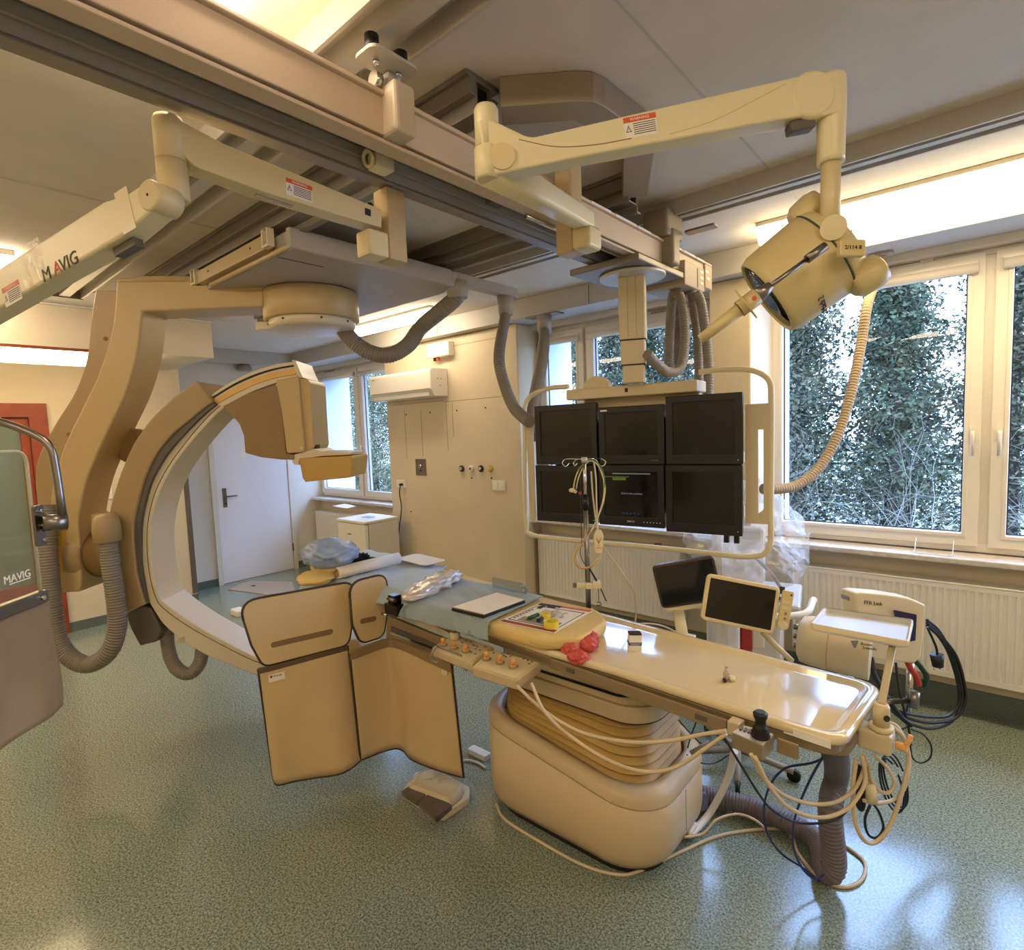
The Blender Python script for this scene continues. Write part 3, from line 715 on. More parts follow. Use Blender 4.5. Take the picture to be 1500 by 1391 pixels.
# hanging arm: front slab and rear shell
F0, F1 = -.17, .06
L = [(170.5, 411), (164, 481), (144, 547), (121, 596), (95, 650), (78, 705), (73, 745), (74, 790), (78, 838), (82, 862), (90, 868)]
Rr = [(116, 867), (119, 850), (117, 800), (115, 775), (116, 749), (126, 705), (141, 667), (161, 624), (184, 575), (201, 518), (208, 456)]
outl = [V((*cl(x, y, F0), 0)) for x, y in L]
left = [(p.x, p.y) for p in spline(outl[:-1], 6)] + [(outl[-1].x, outl[-1].y)]
right = [(p.x, p.y) for p in spline([V((*cl(x, y, F0), 0)) for x, y in Rr], 6)]
u1, z1 = cl(386, 456, F0); ut, zt1 = cl(386, 409.5, F0)
poly = left + right + [(u1, right[-1][1] + .002), (ut, zt1), (ut - .0, zt1)][:2]
b = MB(); b.prism(poly, F0, F1, CF, axis='y'); b.build('hanging_arm', M['carm'], ca, bevel=.012, seg=3)
b = MB()
q = cpoly([(172, 408), (193, 408), (205, 404), (276, 404), (284, 411), (284, 414), (172, 414)], -.10)
b.prism(q, -.10, .0, CF, axis='y'); b.build('arm_cap', M['carm'], ca, bevel=.004)
Bk = [(170, 423), (140, 425), (134, 462), (127, 525), (109, 575), (80, 622), (57, 668), (52, 700), (55, 742), (60, 790), (66, 830)]
bl_ = [V((*cl(x, y, -.13), 0)) for x, y in Bk[1:]]
bk = [cl(172, 425, -.13)] + [(p.x, p.y) for p in spline(bl_, 6)] + [cl(100, 835, -.13), cl(100, 700, -.13), cl(170, 500, -.13)]
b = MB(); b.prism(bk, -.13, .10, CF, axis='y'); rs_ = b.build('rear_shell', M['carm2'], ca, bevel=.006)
for x, y in ((155, 496), (101, 636)): b = MB(); b.cyl(cw(x, y, -.129), cw(x, y, -.136), .012, 14); b.build('cover_screw', M['brown'], rs_)
tp = MB(); tp.prism(cpoly([(87, 768), (96, 768), (95, 800), (92, 838), (82, 838), (84, 800)], -.175), -.175, -.171, CF, axis='y'); tp.build('tape_strip', mat('masking_tape', '#d9a64e', .6), ca)
# roll joint between hanging arm and sleeve
zc = cl(140, 812, -.1)[1]; ua = cl(117, 812, -.1)[0]; ub = cl(172, 812, -.1)[0]
ax = lambda u: CF @ V((u, -.02, zc))
b = MB(); b.lathe([(.175, -.03), (.175, .02), (.165, .05), (.155, .06)], frame_z(ax(ua), CX), 36); b.build('roll_hub', M['carm2'], ca)
b = MB(); b.cyl(ax(ua + .061), ax(ub + .06), .145, 32); b.build('roll_flange', M['brown'], ca)
# sleeve that carries the arc
SO = [(288, 557.4), (272, 569), (253.5, 582), (236, 598), (222, 612), (207.5, 631), (196, 649), (186, 669.5), (177, 691), (168.7, 715.5), (161, 744), (157, 772), (157, 805), (162, 845), (172, 875), (185, 897)]
SI = [(212, 885.5), (207.5, 870), (200, 839.5), (197, 815), (195, 789), (196, 765), (200, 743), (206, 720), (212, 700), (222, 677), (236, 655), (255, 633.6), (279, 613.5), (302, 595), (312, 588)]
s0, s1 = -.19, .16
sp2 = lambda pts, d: [(p.x, p.y) for p in spline([V((*cl(x, y, d), 0)) for x, y in pts], 4)]
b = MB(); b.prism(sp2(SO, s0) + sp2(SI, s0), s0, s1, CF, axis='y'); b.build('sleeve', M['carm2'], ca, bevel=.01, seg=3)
SG = [(216, 884), (212, 866), (206, 830), (205, 800), (206, 765), (212, 735), (220, 708), (232, 684), (248, 660), (270, 635), (296, 609), (316, 592)]
b = MB(); b.prism(sp2(SG, s0 + .015) + sp2(SI[::-1], s0 + .015), s0 + .015, s1 - .02, CF, axis='y'); b.build('sleeve_lining', M['greydk'], ca)
# the arc itself
AO = [(434, 529), (404, 533), (374, 542), (342, 557), (310, 577), (280, 602), (252, 632), (226, 668), (208, 706), (198, 745), (194, 785), (197, 825), (206, 860), (225, 893), (245, 920), (292, 954), (335, 973), (376, 989), (430, 1003), (480, 1010)]
AI = [(490, 968), (440, 982), (400, 972), (365, 958), (320, 935), (280, 912), (244, 886), (232, 871), (224, 840), (220.5, 800), (222, 765), (232, 725), (250, 688), (276, 652), (304, 620), (327, 598), (365, 576), (404, 561), (436, 553)]
a0, a1 = -.15, .09
b = MB(); b.prism(sp2(AO, a0) + sp2(AI, a0), a0, a1, CF, axis='y'); b.build('arc', M['carmlt'], ca, bevel=.008, seg=3)
for nm, ln in (('arc_line', [(484, 972), (440, 986), (400, 977), (362, 963), (317, 940), (276, 917), (240, 891), (228, 874), (219.5, 842), (215.5, 801), (217, 764), (227, 722), (246, 684), (272, 648), (300, 615), (322, 594)]),):
    b = MB(); b.tube([CF @ V((x, a0 - .001, z)) for x, z in sp2(ln, a0)], .0022, 5); b.build(nm, M['greydk'], ca)
# bright rail strips on the arc face near its top end, groove above them
b = MB(); b.prism(sp2([(433, 540), (404, 545), (374, 554), (342, 569), (314, 586)], a0) + sp2([(318, 592), (346, 576), (376, 562), (406, 553), (434, 548)], a0), a0 - .006, a0 + .002, CF, axis='y'); b.build('arc_rail', mat('amber_rail', '#d3ab62', .3, .25), ca)
b = MB(); b.prism(sp2([(432, 534), (404, 539), (374, 548), (342, 562.5), (312, 581)], a0) + sp2([(313, 583), (343, 565), (375, 550.5), (404, 541.5), (432, 536.5)], a0), a0 - .004, a0 + .002, CF, axis='y'); b.build('arc_groove', M['dark'], ca)
b = MB(); b.prism(cpoly([(428, 527), (433, 528), (440, 545), (444, 553), (438, 553), (433, 545)], a0 - .01), a0 - .01, a1 + .01, CF, axis='y'); b.build('arc_end_cap', M['carmlt'], ca)
# inner wear strip on the lower arc
b = MB(); b.prism(cpoly([(244, 883), (300, 917), (366, 953), (366, 957), (300, 921.5), (244, 887.5)], -.03), -.09, .05, CF, axis='y'); b.build('arc_strip', M['chrome'], ca)
# detector housing
h0, h1 = -.17, .15
b = MB(); b.prism(rnd_poly(cpoly([(404, 557), (437, 551), (441.5, 610), (446, 655), (444.5, 662), (420, 664), (412, 600)], h0), [.01, .01, 0, .01, .01, .012, 0]), h0, h1, CF, axis='y'); b.build('detector_housing', M['carm'], ca, bevel=.006)
pl_ = [(326, 595), (364, 576), (405.6, 561.5), (410, 566), (414, 610), (419, 664), (431, 666), (431, 673), (412, 673), (383, 669.6), (359, 663), (358.5, 655), (357, 638), (351, 621.6), (341.6, 610), (330, 601)]
b = MB(); b.prism(rnd_poly(cpoly(pl_, -.155), .008, 3), -.155, .13, CF, axis='y'); b.build('housing_plate', M['brown'], ca, bevel=.004)
b = MB(); b.prism(rnd_poly(cpoly([(439, 553), (451, 555), (454, 561), (457, 610), (460, 652), (457, 658), (447, 660), (442, 610)], -.15), [.005, .02, .02, 0, .02, .02, .005, 0]), -.15, .12, CF, axis='y'); b.build('detector_lift', M['carm'], ca, bevel=.006)
b = MB(); b.prism(cpoly([(452, 557), (456, 561), (462, 600), (464, 650), (460, 655), (457, 610)], .0), -.05, .14, CF, axis='y'); b.build('lift_cover', M['carmlt'], ca)
b = MB(); b.prism(rnd_poly(cpoly([(432, 665), (460, 657), (468, 661), (513.6, 662), (513.6, 666), (470, 668), (438, 673), (438, 681), (430, 680), (427, 674)], -.15), .004, 3), -.15, .12, CF, axis='y'); b.build('detector_bracket', M['carmlt'], ca, bevel=.003)
b = MB(); b.prism(rnd_poly(cpoly([(437.6, 671), (514, 667.5), (517, 671), (515, 690), (513, 699.5), (447, 705.6), (443, 700)], -.17), .006, 3), -.17, .17, CF, axis='y'); b.build('detector_box', M['amber'], ca, bevel=.006)
b = MB(); b.cyl(cw(405, 564, -.1555), cw(405, 564, -.158), .006, 10); b.build('screw_head', M['carmlt'], ca)
b = MB(); b.cyl(cw(441.5, 656, -.171), cw(441.5, 656, -.174), .007, 10); b.build('screw_head', M['carmlt'], ca)
b = MB(); b.prism(cpoly([(459, 652), (465, 651), (465, 657), (460, 658)], -.1), -.12, -.06, CF, axis='y'); b.build('latch', M['black'], ca)
# x-ray tube at the lower end of the arc, mostly behind the lead panels
b = MB(); b.prism(rnd_poly(cpoly([(455, 930), (530, 930), (545, 960), (540, 1010), (440, 1015), (436, 965)], -.1), .03), -.18, .14, CF, axis='y'); b.build('tube_housing', M['carm'], ca, bevel=.01)
# tail piece, disc and connector with the two hoses
b = MB(); b.prism(rnd_poly(cpoly([(187, 897), (212, 886), (224, 890), (240, 922), (232, 938), (208, 944), (195, 920)], -.13), .012), -.15, .08, CF, axis='y'); b.build('sleeve_tail', M['greydk'], ca, bevel=.008)
b = MB(); b.lathe([(.10, 0), (.105, .01), (.105, .08), (.09, .09)], frame_z(cw(203, 652, .10), -CY, CX), 28); b.build('rear_disc', M['brown'], ca)
b = MB()
c0 = cw(156, 770, -.26); b.lathe([(.012, .075), (.045, .065), (.062, .04), (.068, 0), (.069, -.085), (.06, -.09)], Matrix.Translation(c0), 24)
cf_ = b.build('hose_connector', M['carm2'], ca)
b = MB(); b.prism(cpoly([(137, 753), (150, 750), (156, 765), (148, 782), (137, 782)], -.22), -.24, -.17, CF, axis='y'); b.build('connector_bracket', M['carm2'], cf_, bevel=.004)
hp = [c0 + V((0, 0, -.06))] + [cw(x, y, d) for x, y, d in ((163, 830, -.26), (170, 880, -.26), (172, 915, -.26), (165, 945, -.27), (150, 964, -.28), (128, 973, -.29), (106, 965, -.29), (89, 945, -.28), (80, 915, -.27), (74, 860, -.26), (70, 800, -.24), (68, 740, -.20))]
b = MB(); b.hose(spline(hp, 10), .050, .016, .13); b.build('cable_hose', M['hose'], ca)
hp = [cw(x, y, d) for x, y, d in ((244, 915, -.05), (246, 945, -.06), (253, 970, -.08), (266, 984, -.10), (281, 985, -.10), (293, 970, -.08), (296, 950, -.06))]
b = MB(); b.hose(spline(hp, 8), .040, .014, .12); b.build('cable_hose', M['hose'], ca)
b = MB(); b.span((-.015, -.02, -.02), (.015, .02, .02), Matrix.Translation(cw(266, 936, -.15)) ); b.build('arc_tab', M['carmlt'], ca)
# hose from the duct bar to the pivot drum
P1 = V((-2.435, 2.39, 2.62)); d1 = (EYE - P1).normalized()
hp = [P1 + V((0, 0, -.02)), P1 + V((-.01, -.01, -.10))] + [dep(x, y, t) for x, y, t in ((618, 478, 3.48), (598, 505, 3.45), (570, 520, 3.42), (540, 515, 3.40), (515, 497, 3.38), (500, 478, 3.38))]
b = MB(); b.hose(spline(hp, 10), .050, .016, .12); b.build('cable_hose', M['hose'], ca)
b = MB(); b.lathe([(.062, 0), (.066, -.05), (.06, -.10)], Matrix.Translation(P1), 24); b.build('hose_socket', M['cgrey'], ca)
b = MB(); b.span((-2.54, 2.36, 2.58), (-2.46, 2.42, 2.62)); b.build('junction', M['black'], ca)
# ------------------------------------------------------------------ suspension arms on the bridge
M['arm'] = mat('arm_cream', '#ddd0a6', .38)
M['armw'] = mat('arm_warm_cream', '#d2c094', .4)
M['seam'] = mat('seam_line', '#8f7f5c', .6)
def sticker(Mx, w, h, parent):
    """orange-headed warning label with lines of small print, lying in x-y of Mx"""
    b = MB(); b.span((-w / 2, -h / 2, 0), (w / 2, h / 2, .0006), Mx); s = b.build('warning_label', M['paper'], parent)
    MB().span((-w / 2, h * .24, .0005), (w / 2, h / 2, .0011), Mx).build('label_header', M['orange'], s)
    b = MB()
    for i in range(6): b.span((-w * .22, h * (.15 - .10 * i) - .0012, .0005), (w * .46, h * (.15 - .10 * i) + .0006, .001), Mx)
    b.add([(-w * .46, -h * .22, .001), (-w * .28, -h * .22, .001), (-w * .37, h * .12, .001)], [(0, 1, 2)], Mx)
    b.build('label_print', M['ink'], s)
    b = MB(); b.add([(-w * .43, -h * .19, .0013), (-w * .31, -h * .19, .0013), (-w * .37, h * .05, .0013)], [(0, 1, 2)], Mx); b.build('label_triangle', M['paper'], s)
    MB().span((-w * .377, -h * .14, .0014), (-w * .363, -h * .0, .0016), Mx).build('label_mark', M['ink'], s)
    text('label_heading', 'WARNING', Mx @ Matrix.Translation((0, h * .37, .0011)), h * .2, M['paper'], s, depth=.0003)
    return s
def facing(A, B):
    """frame on the arm A-B: x along, z towards the viewer's side, y upward"""
    x = (B - A).normalized(); up = V((0, 0, 1)); z = x.cross(up).normalized()
    if z.dot(EYE - A) < 0: x = -x; z = -z
    return x, z

# --- surgical lamp arm
PA = V((NX + .052, 1.73, 0))
sl = thing('surgical_light', (PA.x, PA.y, 2.0), 'cream surgical lamp with long handle on a jointed arm in front of the right window', 'surgical light')
b = MB(); b.span((PA.x - .036, PA.y - .036, 2.345), (PA.x + .036, PA.y + .036, 2.70)); b.build('post', M['tan'], sl, bevel=.005)
b = MB(); b.span((PA.x + .037, PA.y - .045, 2.345), (PA.x + .11, PA.y + .045, 2.425)); b.build('arm_socket', M['armw'], sl, bevel=.014, seg=3)
E1 = on(716, 262, 'z', 2.40); E1 = V((E1.x, E1.y, 0))
A0 = V((PA.x + .075, PA.y - .0, 2.445)); A1 = V((E1.x, E1.y, 2.435))
b = MB(); b.sweep([A0, A0.lerp(A1, .5), A1], rrect(.07, .075, .014, 3), scale=lambda t: .85 + .3 * t); b.build('extension_arm', M['arm'], sl)
b = MB(); b.lathe([(.03, 2.395), (.037, 2.40), (.037, 2.475), (.032, 2.478)], Matrix.Translation(E1), 22); b.build('elbow_base', M['arm'], sl)
zt_ = 2.585
b = MB(); b.lathe([(.033, 2.479), (.033, zt_ - .01), (.028, zt_)], Matrix.Translation(E1), 22)
e1 = b.build('elbow_column', M['arm'], sl)
L1 = dep(1183, 148, 1.45); S0 = V((E1.x, E1.y, 2.44)) + (L1 - V((E1.x, E1.y, 2.44))).normalized() * .02
x_, z_ = facing(S0, L1); AF = Matrix(((x_.x, z_.cross(x_).x, z_.x, S0.x), (x_.y, z_.cross(x_).y, z_.y, S0.y), (x_.z, z_.cross(x_).z, z_.z, S0.z), (0, 0, 0, 1)))
Ls = (L1 - S0).length * (1 if x_.dot(L1 - S0) > 0 else -1)
b = MB(); b.prism(rnd_poly([(-.03, -.045), (Ls * .30, -.042), (Ls * .88, -.046), (Ls, -.05), (Ls, .052), (Ls * .9, .05), (Ls * .12, .03), (.0, .10), (-.03, .10)], [.01, 0, 0, .03, .03, .05, .06, .01, .01]), -.032, .032, AF)
sa = b.build('spring_arm', M['arm'], sl, bevel=.01, seg=3)
b = MB(); b.cyl(AF @ V((.02, -.005, .03)), AF @ V((.02, -.005, .038)), .034, 28); b.build('pivot_cap', M['armw'], sa)
b = MB(); b.lathe([(.05, -.036), (.058, -.03), (.058, .03), (.05, .037)], AF @ Matrix.Translation((Ls, 0, 0)), 32); b.build('end_joint', M['arm'], sl)
pc = [AF @ V((u, v, .0325)) for u, v in ((.07, .03), (.16, -.005), (.26, -.02), (.36, -.022))]
b = MB(); b.tube(spline(pc, 6), .0012, 6); b.build('cover_seam', M['seam'], sa)
pc = [AF @ V((u, v, .0325)) for u, v in ((Ls * .55, -.03), (Ls * .7, -.015), (Ls * .92, .038))]
b = MB(); b.tube(spline(pc, 6), .0012, 6); b.build('cover_seam', M['arm'], sa)
ls = (dep(945, 205, 1.42) - S0).dot(x_)
sticker(AF @ Matrix.Translation((ls, .005, .0322)), .085, .052, sl)
b = MB(); b.span((Ls - .06, -.075, -.02), (Ls + .005, -.048, .02), AF); b.build('joint_stop', M['greydk'], sl, bevel=.006)
# drop tube
D0 = L1 + RIGHT * .062 + V((0, 0, .01)); D0 = V((D0.x, D0.y, L1.z)); zl = dep(1222, 345, 1.45).z
b = MB(); b.lathe([(.02, .065), (.034, .055), (.036, .0), (.033, -.15), (.03, -.155)], Matrix.Translation(D0), 24); b.span((-.05, -.036, -.05), (.01, .036, .055), frame(D0, x_ if Ls > 0 else -x_)); b.build('drop_bracket', M['arm'], sl, bevel=.01)
b = MB(); b.cyl((D0.x, D0.y, D0.z - .12), (D0.x, D0.y, zl - .01), .024, 22); b.build('drop_tube', M['armw'], sl)
b = MB(); b.cyl((D0.x, D0.y, D0.z - .16), (D0.x, D0.y, D0.z - .13), .033, 22); b.build('tube_collar', M['arm'], sl)
# lamp head
AX = (-RIGHT * .79 - UP * .61 + FWD * .34).normalized()
LB = dep(1209, 371, 1.56); LF = LB + AX * .0
HF = frame_z(LB, AX, UP)
M['lamp'] = mat('lamp_cream', '#cdbb84', .35)
b = MB(); b.lathe([(.05, -.06), (.095, -.05), (.125, -.02), (.132, .0), (.132, .006)], HF, 40); hd = b.build('lamp_back', M['lamp'], sl)
b = MB(); b.lathe([(.131, .009), (.133, .012), (.128, .165), (.12, .185), (.112, .186), (.112, .178), (.04, .176)], HF, 44); b.build('lamp_body', M['lamp'], sl)
b = MB(); b.lathe([(.108, .178), (.108, .181), (.05, .184)], HF, 40); b.build('lamp_glass', M['screen'], sl)
b = MB(); b.torus((0, 0, .008), .132, .003, HF, 40, 6); b.build('seal', mat('seal_green', '#3d4a3a', .5), sl)
J = dep(1222, 335, 1.33)
b = MB(); b.cyl((D0.x, D0.y, zl - .005), LB + AX * -.02, .03, 20); b.cyl(V((D0.x, D0.y, zl)) - FWD * .035, V((D0.x, D0.y, zl)) + FWD * .05, .031, 24); b.build('lamp_joint', M['armw'], sl)
for sx, sy in ((.115, .055), (-.12, .06)):
    b = MB(); b.rings([[HF @ V((sx * k + .045 * cos(a) * q, .05 * sin(a) * q - sy * .3, -.075 + h)) for a in [2 * pi * i / 20 for i in range(20)]] for k, q, h in ((1.02, .55, 0), (1.05, .9, .008), (1.06, 1, .03), (1.02, 1, .075), (.98, .8, .09))]); b.build('lamp_grip', M['lamp'], sl)
b = MB(); b.cyl(dep(1221, 333, 1.42), dep(1221, 333, 1.46), .031, 26); b.build('pivot_disc', M['arm'], sl)
b = MB(); b.prism(rrect(.065, .042, .006, 3), 0, .016, frame_z(dep(1244, 366, 1.40), -FWD, RIGHT)); pb = b.build('name_box', M['lamp'], sl, bevel=.003)
text('name_print', '2/114 8', frame_z(dep(1244, 366, 1.40) - FWD * .0165, -FWD, RIGHT), .014, M['ink'], pb)
# lettering wrapped flat on the drum wall facing the viewer
side = (-FWD - AX * (-FWD).dot(AX)).normalized(); tdir = AX.cross(side)
tp_ = LB + AX * .095 + (side * .80 - UP * .0).normalized() * .0
ang = radians(-52)
rad = side * cos(ang) + tdir * sin(ang)
if (rad.dot(UP)) > 0: rad = side * cos(-ang) + tdir * sin(-ang)
xd = rad.cross(AX)
if xd.dot(UP) < 0: xd = -xd
text('maker_mark', 'Mach 2', frame_z(LB + AX * .10 + rad * .1325, rad, xd), .024, M['ink'], sl)
# handle rod, collar, grip
R0, R1, R2, R3 = dep(1209, 360, 1.37), dep(1120, 425, 1.39), dep(1083, 453, 1.41), dep(1026, 497, 1.46)
b = MB(); b.cyl(R0, R0.lerp(R1, .3), .011, 14); b.cyl(R0.lerp(R1, .28), R1, .006, 12); b.cyl(R0.lerp(R1, .9), R1.lerp(R2, .35), .012, 16, .022); b.build('handle_rod', M['steel'], sl)
b = MB(); b.cyl(R1.lerp(R2, .3), R2, .022, 22); b.build('handle_collar', M['lamp'], sl)
c = frame_z(R1.lerp(R2, .72), (R3 - R2)); b = MB(); b.lathe([(.022, -.002), (.045, -.001), (.045, .002), (.022, .003)], c, 28); b.build('handle_flange', M['lamp'], sl)
b = MB(); b.cyl(R2, R3, .017, 22, .013); b.build('handle_grip', M['lamp'], sl)
b = MB(); b.cyl(R1.lerp(R2, .55) - FWD * .018, R1.lerp(R2, .55) - FWD * .024, .006, 12); b.build('release_button', M['orange'], sl)

# --- arm of the glass shield
PB = V((FX - .005, 1.15, 0))
ma = thing('shield_arm', (PB.x, PB.y, 2.0), 'cream jointed arm with red and grey lettering above the c-arm at the left', 'suspension arm')
b = MB(); b.span((PB.x - .035, PB.y - .035, 2.268), (PB.x + .035, PB.y + .035, 2.487)); b.build('post', M['tan'], ma, bevel=.004)
b = MB(); b.span((PB.x - .035, PB.y - .11, 2.268), (PB.x + .035, PB.y - .036, 2.345)); b.build('arm_socket', M['armw'], ma, bevel=.008)
E2 = on(256, 292, 'z', 2.30); E2 = V((E2.x, E2.y, 0))
B0 = V((PB.x, PB.y - .075, 2.385)); B1 = V((E2.x, E2.y, 2.415))
x_, z_ = facing(B0, B1); yv = z_.cross(x_); BFm = Matrix(((x_.x, yv.x, z_.x, B0.x), (x_.y, yv.y, z_.y, B0.y), (x_.z, yv.z, z_.z, B0.z), (0, 0, 0, 1)))
Lb = (B1 - B0).dot(x_)
b = MB(); b.prism(rnd_poly([(.02 if Lb < 0 else -.02, -.028), (Lb * .6, -.04), (Lb * .92, -.035), (Lb, .0), (Lb, .065), (Lb * .8, .045), (Lb * .55, .04), (.02 if Lb < 0 else -.02, .028)], [.004, .05, .03, .01, .02, .1, .1, .004]), -.03, .03, BFm); b.build('extension_arm', M['armw'], ma, bevel=.008, seg=3)
sticker(BFm @ Matrix.Translation(((on(435, 293, 'x', E2.x + .03) - B0).dot(x_), -.004, .0302)), .075, .044, ma)
b = MB(); b.span((-.05, -.03, -.006), (.05, -.026, .006), BFm @ Matrix.Translation((Lb * .55, -.012, 0))); b.build('arm_strip', M['chrome'], ma)
b = MB(); b.cyl((PB.x - .038, PB.y - .05, 2.44), (PB.x - .03, PB.y - .05, 2.44), .012, 16); b.build('adjusting_knob', M['black'], ma)
b = MB(); b.span((.006, -.006, .0301), (.026, .014, .0312), BFm @ Matrix.Translation((-.045 if Lb < 0 else .03, 0, 0))); b.build('arm_lock', M['ink'], ma)
b = MB(); b.lathe([(.03, 2.295), (.034, 2.30), (.034, 2.385)], Matrix.Translation(E2), 22); b.build('elbow_base', M['armw'], ma)
b = MB(); b.lathe([(.034, 2.386), (.034, 2.475), (.03, 2.485)], Matrix.Translation(E2), 22); b.build('elbow_column', M['armw'], ma)
G0 = dep(237, 293, 1.27); G1 = dep(-75, 480, 1.62)
x_, z_ = facing(G0, G1); yv = z_.cross(x_); GF = Matrix(((x_.x, yv.x, z_.x, G0.x), (x_.y, yv.y, z_.y, G0.y), (x_.z, yv.z, z_.z, G0.z), (0, 0, 0, 1))); Lg = (G1 - G0).dot(x_)
sg = 1 if Lg > 0 else -1
b = MB(); b.prism(rnd_poly([(-.0 * sg, -.032), (Lg * .13, -.05), (Lg * .95, -.05), (Lg, -.03), (Lg, .03), (Lg * .9, .046), (Lg * .16, .046), (Lg * .08, .032), (0, .032)], [.01, .02, .02, .01, .01, .02, .03, .02, .01]), -.03, .03, GF); gs = b.build('spring_arm', M['arm'], ma, bevel=.01, seg=3)
b = MB(); b.lathe([(.03, -.034), (.034, -.03), (.034, .03), (.03, .034)], GF, 28); b.build('end_joint', M['armw'], ma)
b = MB(); b.cyl(GF @ V((0, 0, .0341)), GF @ V((0, 0, .0352)), .003, 10); b.build('joint_pin', M['black'], ma)
b = MB(); b.span((Lg * .19, -.07, -.012), (Lg * .11, -.051, .012), GF); b.build('arm_damper', M['greydk'], ma)
def tg(px, py): 
    p = onplane(px, py, G0 + z_ * .03, z_) - G0; return p.dot(x_), p.dot(yv)
u0, v0 = tg(30, 425); u1, v1 = tg(118, 378); wt = abs(u1 - u0); fl = Matrix.Rotation(0 if True else pi, 4, 'Z')
um, vm = tg(88, 391)
tx = text('maker_mark', 'M   VIG', GF @ Matrix.Translation((um, vm, .0305)), .046, M['ink'], ma)
um2, vm2 = tg(84, 393)
text('maker_mark_red', 'A', GF @ Matrix.Translation((um2, vm2, .0306)), .046, mat('red_ink', '#b3402a', .5), ma)
us, vs_ = tg(18, 430); sticker(GF @ Matrix.Translation((us, vs_, .0303)), .075, .05, ma)
b = MB(); uw, vw = tg(190, 335); b.span((uw - .022, -.051, .0302), (uw + .022, .047, .0312), GF); b.build('clear_tape', mat('yellowed_tape', '#ddd0aa', .3), ma)
uf, vf = tg(52, 400); rr = random.Random(3)
b = MB(); b.grid(lambda u, v: GF @ V((uf + .09 * (u - .5), -.052 + .11 * v, .032 + .006 * sin(9 * u + 4 * v) * (1 - v))), 10, 8); b.build('plastic_film', pane_mat('thin_film', '#ffffff', .06, .15, .10, '#efe6d0', .5, 30), ma)

# --- glass radiation shield hanging from that arm (far left)
ud = ray(690, 670); ud = V((ud.x, ud.y, 0)).normalized()
QP = dep(60, 870, 1.60); sn = V((ud.y, -ud.x, 0)); 
if sn.dot(EYE - QP) < 0: sn = -sn
SFm = Matrix(((ud.x, -sn.x, 0, QP.x), (ud.y, -sn.y, 0, QP.y), (0, 0, 1, 0), (0, 0, 0, 1)))       # x along towards its right edge, y away, z up
def sl_(px, py, d=0): p = onplane(px, py, QP - sn * d, sn); return (p - QP).dot(ud), p.z
rs = thing('radiation_shield', (QP.x, QP.y, 1.0), 'hanging clear radiation shield with a brown curtain at the left edge', 'radiation shield')
zt = sl_(20, 661)[1]; zb = sl_(61, 868)[1]; zc = sl_(86, 1037)[1]
b = MB(); b.prism(rnd_poly([(-.75, zb), (0, zb), (0, zt), (-.75, zt)], [0, 0, .04, 0]), -.006, .006, SFm, axis='y')
b.build('shield_pane', pane_mat('lead_acrylic', '#f2f3ea', .02, 0, .09, '#cfc6a4'), rs)
b = MB(); pe = rnd_poly([(-.75, zt), (0, zt), (0, zb)], [0, .04, 0]); b.tube([SFm @ V((x, 0, z)) for x, z in [(-.75, zt)] + pe[1:-1] + [(0, zb)]], .0055, 6); b.build('pane_edge', mat('bright_pane_edge', '#d8d0b0', .2), rs)
b = MB(); b.span((-.75, -.014, zb - .028), (.012, .014, zb + .008), SFm); rb = b.build('curtain_rail', M['steel'], rs, bevel=.004)
b = MB(); b.cyl(SFm @ V((-.015, -.014, zb - .01)), SFm @ V((-.015, -.021, zb - .01)), .007, 12); b.build('bolt', M['chrome'], rb)
b = MB()
def cur(u, v):
    x = -.75 + .775 * u + .04 * v * u; z = zb - .028 + (zc - zb + .028) * v
    y = .012 * sin(u * 19 + 1.5 * v) * v + .02 * sin(u * 7) * v - .01 * cos(5 * v + 9 * u) * v
    return SFm @ V((x, y, z - .012 * sin(14 * u) * v))
b.grid(cur, 60, 24); b.build('lead_curtain', mat('brown_curtain', '#8f7653', .6, noise=.1, nscale=14, bump=.3, bscale=9), rs, solid=.006)
ur, zr = sl_(52, 770); b = MB(); b.prism(rrect(.036, .118, .008, 4, ur, zr), -.014, -.0065, SFm, axis='y'); bp_ = b.build('bracket_plate', M['steel'], rs)
for k in (-1, 0, 1):
    b = MB(); b.cyl(SFm @ V((ur + .004, -.014, zr + .042 * k)), SFm @ V((ur + .004, -.02, zr + .042 * k)), .0055, 10); b.build('bolt', M['chrome'], bp_)
K0 = dep(62, 766, 1.585); K1 = dep(99, 764, 1.625)
b = MB(); b.cyl(K0, K1, .0235, 24); b.build('clamp_sleeve', M['steel'], rs)
rd = [dep(x, y, t) for x, y, t in ((92, 758, 1.615), (84, 700, 1.61), (75, 650, 1.60), (40, 631, 1.59), (0, 617, 1.58), (-70, 600, 1.6), (-75, 500, 1.62))]
b = MB(); b.tube(bendpath(rd, .07, 6), .011, 12); b.build('carrier_rod', M['steel'], rs)
text('maker_mark', 'MAVIG', SFm @ Matrix.Translation((sl_(22, 845)[0], -.0065, sl_(22, 845)[1])) @ Matrix.Rotation(pi / 2, 4, 'X'), .03, M['paper'], rs)
MB().span((sl_(10, 853)[0], -.0066, sl_(22, 853)[1]), (sl_(42, 853)[0], -.0062, sl_(22, 853)[1] + .003), SFm).build('small_print', M['paper'], rs)

